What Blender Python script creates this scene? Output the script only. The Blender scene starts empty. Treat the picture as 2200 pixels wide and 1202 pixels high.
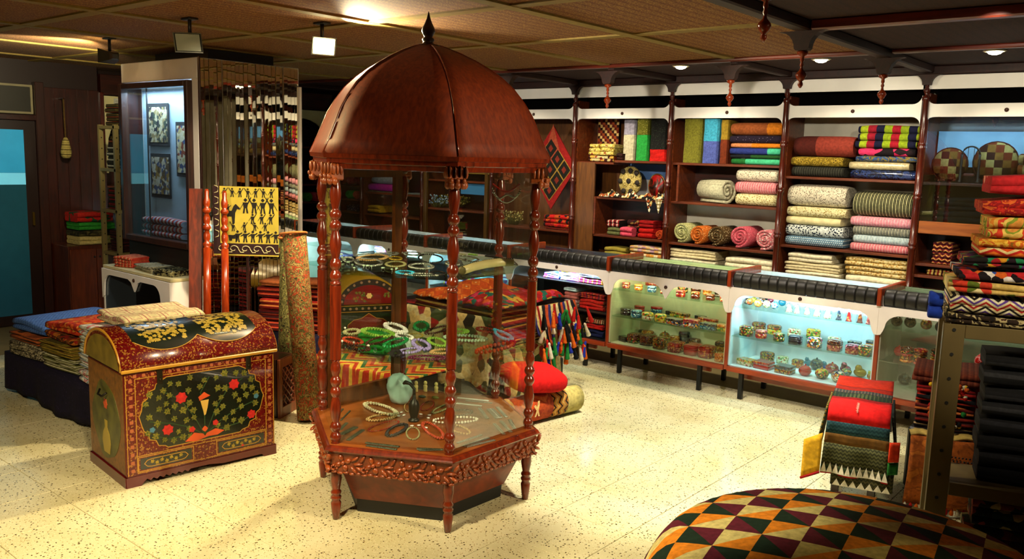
import bpy, bmesh, math, random
from mathutils import Vector, Matrix
R = math.radians; sin, cos, pi = math.sin, math.cos, math.pi
rnd = random.Random(11)
SC = bpy.context.scene; COL = SC.collection

# ---------------------------------------------------------------- camera
HC = 1.75; FPX = 1840.0; FA = R(180 - 50.24); PT = R(8.27); RO = R(1.69)
_f = Vector((cos(FA)*cos(PT), sin(FA)*cos(PT), -sin(PT)))
_r = Vector((sin(FA), -cos(FA), 0)); _u = _r.cross(_f)
CR = _r*cos(RO) + _u*sin(RO); CU = -_r*sin(RO) + _u*cos(RO); CF = _f
CP = Vector((0, 0, HC))
cam = bpy.data.cameras.new('camera'); camo = bpy.data.objects.new('camera', cam); COL.objects.link(camo)
cam.sensor_width = 36; cam.lens = FPX/2200*36; cam.clip_start = .02
M3 = Matrix((CR, CU, -CF)).transposed()
camo.matrix_world = Matrix.Translation(CP) @ M3.to_4x4()
SC.camera = camo
def ray(x, y): return CF + CR*((x-1100)/FPX) - CU*((y-601)/FPX)
def zp(x, y, z=0):                      # where the sight line through a pixel meets the height z
    d = ray(x, y); return CP + d*((z-HC)/d.z)
def yp(x, y, Y):                        # ... meets the plane y = Y
    d = ray(x, y); return CP + d*(Y/d.y)
def xp(x, y, X):
    d = ray(x, y); return CP + d*(X/d.x)
def mpp(p): return (Vector(p)-CP).dot(CF)/FPX      # metres for one pixel at p

# ---------------------------------------------------------------- world, exposure
w = bpy.data.worlds.new('world'); SC.world = w; w.use_nodes = True
w.node_tree.nodes['Background'].inputs[0].default_value = (1, .75, .45, 1)
w.node_tree.nodes['Background'].inputs[1].default_value = .02
vs = SC.view_settings
vs.view_transform = 'Standard'; vs.look = 'None'; vs.gamma = 1; vs.use_curve_mapping = False
vs.exposure = 0.32
# ---------------------------------------------------------------- lights
def spot(name, loc, tgt, power, ang, col, blend=.5, size=.06):
    l = bpy.data.lights.new(name, 'SPOT'); l.energy = power; l.color = col; l.spot_size = R(ang); l.spot_blend = blend
    l.shadow_soft_size = size
    o = bpy.data.objects.new(name, l); COL.objects.link(o); o.location = loc
    o.rotation_euler = (Vector(tgt)-Vector(loc)).to_track_quat('-Z', 'Y').to_euler(); return o
def area(name, loc, tgt, power, sx, sy, col):
    l = bpy.data.lights.new(name, 'AREA'); l.shape = 'RECTANGLE'; l.energy = power; l.size = sx; l.size_y = sy; l.color = col
    o = bpy.data.objects.new(name, l); COL.objects.link(o); o.location = loc
    o.rotation_euler = (Vector(tgt)-Vector(loc)).to_track_quat('-Z', 'Y').to_euler(); return o
WARM = (1, .80, .50); NEUT = (1, .86, .62); COOL = (.62, .86, 1)
spot('key_spot', (.5, 3.55, 2.4), (-3.1, 3.05, .98), 360, 40, WARM, .5)
spot('dome_side_spot', (-4.7, 1.95, 2.40), (-3.38, 2.6, 1.9), 220, 36, (1, .78, .36), .6)  # added to brighten the dome's left facet; no lamp hangs here
spot('floor_spot', (-2.35, 4.0, 2.46), (-2.35, 4.45, 0), 380, 66, (1, .93, .80), .5)
spot('left_fill_spot', (-2.6, .2, 2.45), (-4.7, 2.5, .3), 260, 76, WARM, .6)  # unseen spot added to light the chest side
spot('pile_spot', (-2.7, 4.3, 2.46), (-4.25, 4.75, .5), 210, 60, NEUT, .6)  # added to lift the kilim pile, without a fixture
spot('front_spot', (-2.3, 1.2, 2.46), (-2.9, 1.9, 0), 260, 92, WARM, .7)  # unseen spot added to lighten the near floor
spot('near_left_spot', (-3.95, 3.75, 2.42), (-5.1, 1.8, 0), 280, 92, WARM, .6)
spot('column_spot', (-4.2, 2.5, 2.46), (-5.6, 3.55, 1.0), 90, 62, NEUT, .6)  # extra light added for the batik and column, no real source
spot('pouf_spot', (-2.3, 2.0, 2.46), (-1.66, 3.0, .4), 190, 34, (1, .85, .58), .6)  # added to brighten the left of the pouf only
spot('rack_spot', (.1, 2.9, 2.46), (-.5, 4.2, 1.45), 130, 40, NEUT, .5)  # unseen spot added to strengthen the rack pile's colours
spot('stool_spot', (-1.7, 3.7, 2.46), (-1.4, 4.7, .4), 75, 50, NEUT, .6)  # added fill for the draped stool, without a lamp
for k, (lx, ly) in enumerate(((-4.58, 6.2), (-3.5, 6.2), (-2.37, 6.2), (-1.26, 6.2), (-5.66, 6.2), (-6.74, 6.2))):
    spot('strip_downlight_beam', (lx, ly, 2.47), (lx, 6.75, 1.0), 60 if k < 4 else 30, 110, NEUT, .5, .04)
for lx, pw in ((-5.6, 110), (-4.1, 150), (-2.7, 170), (-1.3, 150)):
    spot('shelf_wash_spot', (lx+.4, 4.35, 2.40), (lx, 7.05, 1.42), pw*.72, 56, (1, .9, .7), .5, .05)  # added to light the shelves from the room side; no fixtures there
for lx in (-4.1, -2.75, -1.6): spot('counter_wash_spot', (lx, 3.75, 2.43), (lx, 5.85, .80), 150, 31, (1, .86, .74), .6, .05)  # added to whiten the counter aprons; the ceiling has no such lamps

# ---------------------------------------------------------------- mesh builder
class MB:
    def __init__(s): s.v = []; s.f = []; s.s = []; s.uv = None
    def add(s, vs_, fs, sm=False, M=None):
        o = len(s.v)
        s.v += [tuple(M @ Vector(p)) if M is not None else tuple(p) for p in vs_]
        for f in fs: s.f.append([i+o for i in f]); s.s.append(sm)
        return s
    def box(s, x0, x1, y0, y1, z0, z1, M=None):
        v = [(x, y, z) for z in (z0, z1) for y in (y0, y1) for x in (x0, x1)]
        return s.add(v, [(0,2,3,1),(4,5,7,6),(0,1,5,4),(2,6,7,3),(0,4,6,2),(1,3,7,5)], False, M)
    def rbox(s, x0, x1, y0, y1, z0, z1, b=.004, M=None):
        cx, cy, cz = (x0+x1)/2, (y0+y1)/2, (z0+z1)/2; hx, hy, hz = (x1-x0)/2, (y1-y0)/2, (z1-z0)/2
        b = min(b, hx*.9, hy*.9, hz*.9); v = []; idx = {}
        for sx in (-1,1):
            for sy in (-1,1):
                for sz in (-1,1):
                    for a in range(3):
                        h = [hx-b, hy-b, hz-b]; h[a] += b
                        idx[(sx,sy,sz,a)] = len(v); v.append((cx+sx*h[0], cy+sy*h[1], cz+sz*h[2]))
        fs = []
        for a in range(3):
            for sg in (-1,1):
                o = [i for i in range(3) if i != a]; q = []
                for (p, r_) in ((-1,-1),(1,-1),(1,1),(-1,1)):
                    k = [0,0,0]; k[a] = sg; k[o[0]] = p; k[o[1]] = r_; q.append(idx[(k[0],k[1],k[2],a)])
                fs.append(q)
            o = [i for i in range(3) if i != a]
            for p in (-1,1):
                for r_ in (-1,1):
                    k0 = [0,0,0]; k0[o[0]] = p; k0[o[1]] = r_; k1 = k0[:]; k0[a] = -1; k1[a] = 1
                    fs.append([idx[(*k0, o[0])], idx[(*k1, o[0])], idx[(*k1, o[1])], idx[(*k0, o[1])]])
        for sx in (-1,1):
            for sy in (-1,1):
                for sz in (-1,1): fs.append([idx[(sx,sy,sz,a)] for a in range(3)])
        return s.add(v, fs, False, M)
    def lathe(s, prof, n=12, M=None, sm=True, sx=1, sy=1, ph=0):
        v = []; fs = []
        for r, z in prof:
            for i in range(n):
                a = 2*pi*i/n+ph; v.append((r*cos(a)*sx, r*sin(a)*sy, z))
        for k in range(len(prof)-1):
            for i in range(n):
                j = (i+1) % n; fs.append((k*n+i, k*n+j, (k+1)*n+j, (k+1)*n+i))
        s.add(v, fs, sm, M)
        o = len(s.v)-len(v); L = (len(prof)-1)*n
        s.f.append([o+i for i in range(n)][::-1]); s.s.append(False)
        s.f.append([o+L+i for i in range(n)]); s.s.append(False)
        return s
    def prism(s, poly, d0, d1, M=None, sm=False):     # poly in (x, z), extruded along y
        n = len(poly); v = [(x, d0, z) for x, z in poly] + [(x, d1, z) for x, z in poly]
        fs = [list(range(n)), list(range(2*n-1, n-1, -1))]
        s.add(v, fs, False, M); o = len(s.v)-2*n
        for i in range(n):
            j = (i+1) % n; s.f.append([o+i, o+n+i, o+n+j, o+j]); s.s.append(sm)
        return s
    def tube(s, path, r, n=6, closed=False, M=None):
        P = [Vector(p) for p in path]; m = len(P); v = []; fs = []
        for i in range(m):
            a = P[(i-1) % m] if closed or i else P[0]; b = P[(i+1) % m] if closed or i < m-1 else P[-1]
            t = (b-a).normalized(); up = Vector((0,0,1)) if abs(t.z) < .9 else Vector((1,0,0))
            e1 = t.cross(up).normalized(); e2 = t.cross(e1)
            rr = r[i] if isinstance(r, (list, tuple)) else r
            for k in range(n):
                q = 2*pi*k/n; v.append(tuple(P[i]+e1*cos(q)*rr+e2*sin(q)*rr))
        for i in range(m if closed else m-1):
            j = (i+1) % m
            for k in range(n): l = (k+1) % n; fs.append((i*n+k, i*n+l, j*n+l, j*n+k))
        if not closed: fs += [list(range(n))[::-1], [(m-1)*n+k for k in range(n)]]
        return s.add(v, fs, True, M)
    def ball(s, c, r, sx=1, sy=1, sz=1, nu=8, nv=5, M=None):
        v = [(0,0,-1)]; fs = []
        for k in range(1, nv):
            t = -pi/2+pi*k/nv
            for i in range(nu): a = 2*pi*i/nu; v.append((cos(t)*cos(a), cos(t)*sin(a), sin(t)))
        v.append((0,0,1)); T = len(v)-1
        for i in range(nu):
            j = (i+1) % nu; fs.append((0, 1+j, 1+i)); fs.append((T, T-nu+i, T-nu+j))
            for k in range(nv-2): a = 1+k*nu; fs.append((a+i, a+j, a+nu+j, a+nu+i))
        return s.add([(c[0]+p[0]*r*sx, c[1]+p[1]*r*sy, c[2]+p[2]*r*sz) for p in v], fs, True, M)
    def sheet(s, fn, nu, nv, M=None):                 # open surface with uv
        o = len(s.v); s.uv = s.uv or {}
        for j in range(nv+1):
            for i in range(nu+1):
                p = Vector(fn(i/nu, j/nv)); s.uv[len(s.v)] = (i/nu, j/nv); s.v.append(tuple(M @ p) if M is not None else tuple(p))
        for j in range(nv):
            for i in range(nu):
                a = o+j*(nu+1)+i; s.f.append([a, a+1, a+nu+2, a+nu+1]); s.s.append(True)
        return s
    def mesh(s, name, mat):
        me = bpy.data.meshes.new(name); me.from_pydata(s.v, [], s.f)
        me.polygons.foreach_set('use_smooth', s.s)
        if s.uv:
            l = me.uv_layers.new(name='UVMap')
            for lp in me.loops: l.data[lp.index].uv = s.uv.get(lp.vertex_index, (0, 0))
        if mat: me.materials.append(mat)
        me.update(); return me
    def build(s, name, mat, parent=None, loc=None, rz=0, th=0, label=None):
        o = bpy.data.objects.new(name, s.mesh(name, mat)); COL.objects.link(o)
        if parent: o.parent = parent
        if loc is not None: o.location = loc
        if rz: o.rotation_euler.z = rz
        if th:
            m = o.modifiers.new('thickness', 'SOLIDIFY'); m.thickness = th; m.offset = 0
        if label: o['label'] = label
        return o
def place(me, name, parent=None, loc=(0,0,0), rot=(0,0,0), scale=None):
    o = bpy.data.objects.new(name, me); COL.objects.link(o); o.parent = parent; o.location = loc; o.rotation_euler = rot
    if scale: o.scale = scale
    return o
def tag(o, label, cat, group=None):
    o['label'] = label; o['category'] = cat
    if group: o['group'] = group
    return o
def struct(o): o['kind'] = 'structure'; return o
def thing(name, label, cat, loc=(0,0,0), rz=0, group=None):
    o = bpy.data.objects.new(name, None); COL.objects.link(o); o.empty_display_size = .05
    o.location = loc; o.rotation_euler.z = rz; return tag(o, label, cat, group)
def arc(cx, cz, r, a0, a1, n=6, rz=None):
    return [(cx+r*cos(R(a0+(a1-a0)*i/n)), cz+(rz or r)*sin(R(a0+(a1-a0)*i/n))) for i in range(n+1)]

# ---------------------------------------------------------------- materials
def hx(s):
    if not isinstance(s, str): return tuple(s)+((1,) if len(s) == 3 else ())
    c = [int(s[i:i+2], 16)/255 for i in (1, 3, 5)]
    return tuple((x/12.92 if x <= .04045 else ((x+.055)/1.055)**2.4) for x in c)+(1,)
_mc = {}
def base(name):
    m = bpy.data.materials.new(name); m.use_nodes = True; t = m.node_tree
    return m, t, t.nodes['Principled BSDF']
def link(t, a, b): t.links.new(a, b)
def mth(t, op, a, b=None, c=None):
    n = t.nodes.new('ShaderNodeMath'); n.operation = op
    for i, x in enumerate((a, b, c)):
        if x is None: continue
        if isinstance(x, (int, float)): n.inputs[i].default_value = x
        else: link(t, x, n.inputs[i])
    return n.outputs[0]
def ramp(t, fac, stops, interp='CONSTANT'):
    n = t.nodes.new('ShaderNodeValToRGB'); n.color_ramp.interpolation = interp; e = n.color_ramp.elements
    while len(e) < len(stops): e.new(.5)
    for i, (p, c) in enumerate(stops): e[i].position = p; e[i].color = hx(c)
    link(t, fac, n.inputs[0]); return n.outputs[0]
def plain(name, col, rough=.5, metal=0, spec=.5, coat=0, emit=0, var=.0, vs_=8):
    if name in _mc: return _mc[name]
    m, t, b = base(name); b.inputs['Base Color'].default_value = hx(col); b.inputs['Roughness'].default_value = rough
    b.inputs['Metallic'].default_value = metal; b.inputs['Specular IOR Level'].default_value = spec
    b.inputs['Coat Weight'].default_value = coat
    if emit: b.inputs['Emission Color'].default_value = hx(col); b.inputs['Emission Strength'].default_value = emit
    c = hx(col)
    n = t.nodes.new('ShaderNodeTexNoise'); n.inputs['Scale'].default_value = vs_; n.inputs['Detail'].default_value = 3
    tc = t.nodes.new('ShaderNodeTexCoord'); link(t, tc.outputs['Object'], n.inputs['Vector'])
    v = var or .08
    link(t, ramp(t, n.outputs['Fac'], [(.3, tuple(x*(1-v) for x in c[:3])), (.7, tuple(min(1, x*(1+v)) for x in c[:3]))], 'LINEAR'), b.inputs['Base Color'])
    _mc[name] = m; return m
def wood(name, c1, c2, ax='z', rough=.28, s=6, coat=.25):
    if name in _mc: return _mc[name]
    m, t, b = base(name); tc = t.nodes.new('ShaderNodeTexCoord'); mp = t.nodes.new('ShaderNodeMapping')
    sc = {'x': (.12, 1, 1), 'y': (1, .12, 1), 'z': (1, 1, .12)}[ax]
    mp.inputs['Scale'].default_value = [k*s*3 for k in sc]; link(t, tc.outputs['Object'], mp.inputs['Vector'])
    n = t.nodes.new('ShaderNodeTexNoise'); n.inputs['Scale'].default_value = 2.2; n.inputs['Detail'].default_value = 6; n.inputs['Distortion'].default_value = .6
    link(t, mp.outputs[0], n.inputs['Vector'])
    link(t, ramp(t, n.outputs['Fac'], [(.32, c1), (.68, c2)], 'LINEAR'), b.inputs['Base Color'])
    b.inputs['Roughness'].default_value = rough; b.inputs['Coat Weight'].default_value = coat; b.inputs['Coat Roughness'].default_value = .12
    _mc[name] = m; return m
def pat(name, kind, cols, s=10, ax='xz', rough=.9, uv=False, dist=0, wear=.22, stops=None, spec=.25, bump=.0, coat=0, thr=None):
    """woven / printed / painted pattern; cols cycle through a hard-edged ramp"""
    if name in _mc: return _mc[name]
    m, t, b = base(name); tc = t.nodes.new('ShaderNodeTexCoord'); co = tc.outputs['UV' if uv else 'Object']
    sv = s if isinstance(s, (tuple, list)) else (s, s, s)
    mp = t.nodes.new('ShaderNodeMapping'); mp.inputs['Scale'].default_value = sv; link(t, co, mp.inputs['Vector']); co = mp.outputs[0]
    if dist:
        nz = t.nodes.new('ShaderNodeTexNoise'); nz.inputs['Scale'].default_value = 1.3; link(t, co, nz.inputs['Vector'])
        va = t.nodes.new('ShaderNodeVectorMath'); va.operation = 'MULTIPLY_ADD'; va.inputs[1].default_value = (dist,)*3
        link(t, nz.outputs['Color'], va.inputs[0]); link(t, co, va.inputs[2]); co = va.outputs[0]
    sp = t.nodes.new('ShaderNodeSeparateXYZ'); link(t, co, sp.inputs[0]); A = {c: sp.outputs[i] for i, c in enumerate('xyz')}
    u = A[ax[0]]; v = A[ax[1]] if len(ax) > 1 else A['y']
    fr = lambda x: mth(t, 'FRACT', x); ab = lambda x: mth(t, 'ABSOLUTE', x)
    tri = lambda x: mth(t, 'MULTIPLY', ab(mth(t, 'SUBTRACT', fr(x), .5)), 2)
    if kind == 'bands': fac = fr(u)
    elif kind == 'split': fac = mth(t, 'GREATER_THAN', u, thr or 0.0)
    elif kind == 'zig': fac = fr(mth(t, 'ADD', v, mth(t, 'MULTIPLY', tri(u), .5)))
    elif kind == 'dia': fac = fr(mth(t, 'MULTIPLY', mth(t, 'ADD', tri(u), tri(v)), .5))
    elif kind == 'rhomb': fac = mth(t, 'MULTIPLY', mth(t, 'ADD', tri(u), tri(v)), .499)
    elif kind == 'grid': fac = mth(t, 'MAXIMUM', tri(u), tri(v))
    elif kind == 'check':
        c_ = mth(t, 'ADD', mth(t, 'FLOOR', u), mth(t, 'FLOOR', v)); fac = fr(mth(t, 'MULTIPLY', c_, 1/len(cols))); fac = mth(t, 'ADD', fac, .01)
    elif kind in ('cells', 'dots', 'crack'):
        vo = t.nodes.new('ShaderNodeTexVoronoi'); vo.inputs['Scale'].default_value = 1; link(t, co, vo.inputs['Vector'])
        if kind == 'cells':
            s2 = t.nodes.new('ShaderNodeSeparateXYZ'); link(t, vo.outputs['Color'], s2.inputs[0]); fac = s2.outputs[0]
        else:
            if kind == 'crack': vo.feature = 'DISTANCE_TO_EDGE'
            fac = vo.outputs['Distance']
    elif kind == 'flor':
        n = t.nodes.new('ShaderNodeTexNoise'); n.inputs['Scale'].default_value = 1; n.inputs['Detail'].default_value = 1.5; n.inputs['Distortion'].default_value = 1.2
        link(t, co, n.inputs['Vector']); fac = mth(t, 'MULTIPLY', mth(t, 'SUBTRACT', n.outputs['Fac'], .25), 2)
    elif kind == 'dashes':
        row = mth(t, 'GREATER_THAN', fr(u), .5); fac = mth(t, 'MULTIPLY', row, mth(t, 'GREATER_THAN', fr(mth(t, 'ADD', v, mth(t, 'MULTIPLY', mth(t, 'FLOOR', u), .5))), .45)); fac = mth(t, 'MULTIPLY', fac, .9)
    else: fac = mth(t, 'MULTIPLY', u, 0)
    st = stops or [(i/len(cols), c) for i, c in enumerate(cols)]
    if kind == 'split': st = [(0, cols[0]), (.5, cols[1])]
    col = ramp(t, fac, st)
    n2 = t.nodes.new('ShaderNodeTexNoise'); n2.inputs['Scale'].default_value = 55; n2.inputs['Detail'].default_value = 4; link(t, tc.outputs['Object'], n2.inputs['Vector'])
    mx = t.nodes.new('ShaderNodeMix'); mx.data_type = 'RGBA'; mx.blend_type = 'MULTIPLY'; mx.inputs[0].default_value = 1
    link(t, col, mx.inputs[6]); link(t, ramp(t, n2.outputs['Fac'], [(.25, (1-2*wear,)*3), (.65, (1,)*3)], 'LINEAR'), mx.inputs[7])
    link(t, mx.outputs[2], b.inputs['Base Color'])
    b.inputs['Roughness'].default_value = rough; b.inputs['Specular IOR Level'].default_value = spec; b.inputs['Coat Weight'].default_value = coat; b.inputs['Coat Roughness'].default_value = .1
    if bump:
        bp = t.nodes.new('ShaderNodeBump'); bp.inputs['Strength'].default_value = bump; bp.inputs['Distance'].default_value = .01
        link(t, n2.outputs['Fac'], bp.inputs['Height']); link(t, bp.outputs[0], b.inputs['Normal'])
    _mc[name] = m; return m
def glass(name, tint=(.9, .97, .94), refl=.08, rough=.01):
    if name in _mc: return _mc[name]
    m = bpy.data.materials.new(name); m.use_nodes = True; t = m.node_tree; t.nodes.clear()
    o = t.nodes.new('ShaderNodeOutputMaterial'); tr = t.nodes.new('ShaderNodeBsdfTransparent'); gl = t.nodes.new('ShaderNodeBsdfGlossy')
    tr.inputs[0].default_value = (*tint, 1); gl.inputs['Roughness'].default_value = rough; gl.inputs[0].default_value = (.95, 1, 1, 1)
    fr = t.nodes.new('ShaderNodeFresnel'); fr.inputs[0].default_value = 1.45; mx = t.nodes.new('ShaderNodeMixShader')
    a = mth(t, 'MULTIPLY_ADD', fr.outputs[0], .13, refl-.03); link(t, a, mx.inputs[0]); link(t, tr.outputs[0], mx.inputs[1]); link(t, gl.outputs[0], mx.inputs[2])
    link(t, mx.outputs[0], o.inputs[0]); _mc[name] = m; return m

RED_WOOD = wood('red polished wood', '#4a1606', '#7a2a0c', 'z')
RED_WOOD_X = wood('red polished wood lengthwise', '#4f1a08', '#84320f', 'x')
DOME_WOOD = wood('dome veneer', '#561a05', '#742a08', 'z', .6, 9, .0)
DOME_WOOD.node_tree.nodes['Principled BSDF'].inputs['Specular IOR Level'].default_value = .3
DARK_WOOD = wood('dark stained wood', '#1c0803', '#38120a', 'z', .35)
DARK_WOOD_X = wood('dark stained wood lengthwise', '#1c0803', '#3a130a', 'x', .35)
BROWN_WOOD = wood('brown veneer', '#4c2a0e', '#6e4216', 'z', .45)
SHELF_WOOD = wood('shelf wood', '#4a1c0a', '#6e3010', 'x', .4)
WHITE = plain('white laminate', '#f0ebe4', .4, var=.03)
WHITE_IN = plain('white cabinet lining', '#dcdcd2', .55)
BLACK = plain('black paint', '#0a0a0b', .5); GAP = plain('gap shade black', '#040303', .95, spec=.05)
LEATHER = plain('black leather', '#10110f', .45, spec=.45)
GLASS = glass('clear glass', (.97, .985, .975), .06); GLASS_SH = glass('green shelf glass', (.84, .95, .9), .09)
GOLDP = plain('gold paint', '#a8791e', .35, spec=.6)
# ================================================================ the setting
CZ = 2.5; BW = 1.077; XB = [-1.84-BW*k for k in range(-3, 8)]; YB = [7.5, 5.95, 4.57, 3.42, 2.35, 1.2, .05, -1.1, -2.0]
WX = -8.8; WY = 7.42; XR = 1.6; YN = -2.0
FLOORM = None
def floor_mat():
    m, t, b = base('cream terrazzo'); tc = t.nodes.new('ShaderNodeTexCoord'); g = t.nodes.new('ShaderNodeNewGeometry')
    n = t.nodes.new('ShaderNodeTexNoise'); n.inputs['Scale'].default_value = 2.2; n.inputs['Detail'].default_value = 6; link(t, g.outputs['Position'], n.inputs['Vector'])
    c = ramp(t, n.outputs['Fac'], [(.3, '#c0b888'), (.7, '#d8d2aa')], 'LINEAR')
    for sc, thr, col in ((55, .2, '#4a3c1c'), (90, .2, '#8a7038'), (38, .11, '#1c1810'), (120, .22, '#e6dcb4')):
        v = t.nodes.new('ShaderNodeTexVoronoi'); v.inputs['Scale'].default_value = sc; link(t, g.outputs['Position'], v.inputs['Vector'])
        s2 = t.nodes.new('ShaderNodeSeparateXYZ'); link(t, v.outputs['Color'], s2.inputs[0])
        f = mth(t, 'MULTIPLY', mth(t, 'LESS_THAN', v.outputs['Distance'], thr*1.25), mth(t, 'GREATER_THAN', s2.outputs[0], .55))
        mx = t.nodes.new('ShaderNodeMix'); mx.data_type = 'RGBA'; link(t, f, mx.inputs[0]); link(t, c, mx.inputs[6]); mx.inputs[7].default_value = hx(col); c = mx.outputs[2]
    link(t, c, b.inputs['Base Color']); b.inputs['Roughness'].default_value = .16
    r2 = ramp(t, n.outputs['Fac'], [(.3, (.12,)*3), (.7, (.2,)*3)], 'LINEAR'); link(t, r2, b.inputs['Roughness'])
    return m
FLOORM = floor_mat()
fl = struct(MB().box(WX-.6, XR, YN, WY+.1, -.1, -.004).build('floor', plain('floor grout', '#6d6038', .8)))
ts = .4; me = MB().rbox(.0012, ts-.0012, .0012, ts-.0012, -.012, 0, .0015).mesh('floor_tile', FLOORM)
for i in range(-22, 3):
    for j in range(0, 16):
        x, y = i*ts, j*ts+.5
        p = Vector((x+.2, y+.2, 0))-CP; d = p.dot(CF)
        if d < .5: continue
        px = 1100+FPX*p.dot(CR)/d; py = 601-FPX*p.dot(CU)/d
        if -150 < px < 2300 and py < 1420 and not (px > 1500 and py < 700) and y < 6.0 and x > -8: place(me, 'floor_tile', fl, (x, y, 0))
# the rest of the floor, out of sight or far behind the counters

o = MB().box(WX-.2, XR, YN, .5, -.01, -.0005).build('near_floor', FLOORM, fl)
struct(MB().box(WX-.6, XR, WY, WY+.1, 0, CZ).build('wall_right', plain('far wall paint', '#cfc8b4', .7)))
struct(MB().box(WX-.1, WX, YN, 4.02, 0, CZ).box(WX-.55, WX-.45, 3.92, WY, 0, CZ).build('wall_left', plain('left wall panelling', '#1e0a05', .5)))
struct(MB().box(XR, XR+.1, YN, WY, 0, CZ).build('wall_near', plain('near wall paint', '#6b5638', .8)))
struct(MB().box(WX-.1, XR, YN-.1, YN, 0, CZ).build('wall_front', plain('front wall paint', '#b9aa88', .8)))
# ceiling: fabric panels between flat battens
def fabric(name, c1, c2, c3):
    m, t, b = base(name); tc = t.nodes.new('ShaderNodeTexCoord')
    v = t.nodes.new('ShaderNodeTexVoronoi'); v.inputs['Scale'].default_value = 55; v.feature = 'DISTANCE_TO_EDGE'; link(t, tc.outputs['Object'], v.inputs['Vector'])
    c = ramp(t, v.outputs['Distance'], [(0, c2), (.16, c1)], 'LINEAR')
    sp = t.nodes.new('ShaderNodeSeparateXYZ'); link(t, tc.outputs['Object'], sp.inputs[0])
    f = mth(t, 'LESS_THAN', mth(t, 'FRACT', mth(t, 'MULTIPLY', sp.outputs[0], 14)), .3)
    n = t.nodes.new('ShaderNodeTexNoise'); n.inputs['Scale'].default_value = 18; link(t, tc.outputs['Object'], n.inputs['Vector'])
    f = mth(t, 'MULTIPLY', f, n.outputs['Fac'])
    mx = t.nodes.new('ShaderNodeMix'); mx.data_type = 'RGBA'; link(t, f, mx.inputs[0]); link(t, c, mx.inputs[6]); mx.inputs[7].default_value = hx(c3)
    link(t, mx.outputs[2], b.inputs['Base Color']); b.inputs['Roughness'].default_value = .9; return m
FAB = fabric('ceiling fabric', '#6a3f1c', '#a57a36', '#5c2412'); FABD = fabric('dark ceiling fabric', '#260e0a', '#3c1c14', '#200806')  # second one is the same fabric, its unlit look put into darker colours
BAND = plain('ceiling batten', '#86702c', .7, var=.15, vs_=30)
ce = struct(MB().box(WX-.6, XR+.1, YN-.1, WY+.1, CZ+.02, CZ+.1).build('ceiling', plain('ceiling board', '#4a2e14', .9)))
for i in range(len(XB)-1):
    for j in range(len(YB)-1):
        x0, x1, y0, y1 = XB[i+1], XB[i], YB[j+1], YB[j]
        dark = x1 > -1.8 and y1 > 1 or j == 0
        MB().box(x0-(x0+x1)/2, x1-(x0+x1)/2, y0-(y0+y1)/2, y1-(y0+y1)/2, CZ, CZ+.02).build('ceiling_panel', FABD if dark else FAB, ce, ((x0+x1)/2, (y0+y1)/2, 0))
for x in XB:
    if x < -1.9: MB().box(x-.04, x+.04, YN, 5.9, CZ-.012, CZ+.001).build('ceiling_batten', BAND, ce)
for y in YB[2:-1]: MB().box(WX, -1.88, y-.04, y+.04, CZ-.010, CZ+.002).build('ceiling_batten', BAND, ce)
# dark wooden beams of the canopy over the counters
BEAMR = wood('canopy beam wood', '#4a140a', '#6a2210', 'x', .35, 6, .1); BEAMD = wood('dark canopy beam wood', '#1c0804', '#321008', 'y', .6, 6, 0)
n_ = [0]
def beam(x0, x1, y0, y1, m, z=2.445):
    n_[0] += 1; return struct(MB().rbox(x0, x1, y0, y1, z, CZ+.001, .008).build('trim_%d' % n_[0], m))
beam(-8.7, -1.885, 5.92, 5.97, BEAMR, 2.472)
beam(-1.795, XR, 5.92, 5.97, BEAMR, 2.472); beam(-1.795, XR, 4.54, 4.61, BEAMR)
beam(-1.88, -1.80, 2.6, 6.995, BEAMD)
POSTX = [-1.84-BW*k for k in range(0, 7)]
for x in POSTX[1:]: beam(x-.03, x+.03, 5.975, 6.995, BEAMD, 2.452)
beam(-8.7, XR, 7.0, 7.06, BEAMD, 2.435)
# pendants under the beam crossings
pend = MB().lathe([(.004,.0),(.03,-.005),(.028,-.02),(.01,-.03),(.012,-.05),(.007,-.06),(.012,-.075),(.007,-.085),(.010,-.10),(.026,-.118),(.030,-.13),(.020,-.15),(.009,-.16),(.014,-.172),(.014,-.18),(.004,-.195)], 10)
pme = pend.mesh('turned_drop', wood('pendant wood', '#6a220c', '#93350f', 'z', .22))
bk = [(-.13, 0)]+arc(-.13, -.09, .09, 90, 0, 6)+[(-.03, -.1), (.03, -.1)]+[(-a, b) for a, b in arc(-.13, -.09, .09, 90, 0, 6)[::-1]]+[(.13, 0)]
bme = MB().prism(bk, -.028, .028).mesh('bracket', BEAMD)
pl = ['fourth post from the right', 'third post from the right', 'second post from the right', 'rightmost visible post']
spots = [(-3.995, 5.95, 'hanging where the red beam meets the bay of coloured bolts'), (-2.917, 5.95, 'hanging above the bay with five small rolls'),
         (-1.84, 5.95, 'hanging over the bay of stacked blankets at the dark beam corner'), (-1.84, 4.575, 'hanging at the nearer crossing of the dark beams'),
         (-5.07, 5.95, 'hanging behind the right edge of the dome')]
for x, y, l in spots:
    t_ = thing('pendant_drop', 'turned red wooden drop '+l, 'pendant', (x, y, 2.445), 0, 'turned drops under the canopy beams')
    place(bme, 'bracket', t_); place(pme, 'turned_drop', t_, (0, 0, -.1))
p = zp(1645, 14, 2.40)
t_ = thing('pendant_drop', 'turned red wooden drop cut by the top edge of the photo', 'pendant', (p.x, p.y, CZ), 0, 'turned drops under the canopy beams')
MB().lathe([(.05, 0), (.05, -.012), (.012, -.02), (.01, -.06)], 10).build('rose', RED_WOOD, t_); place(pme, 'turned_drop', t_, (0, 0, -.05))
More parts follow.
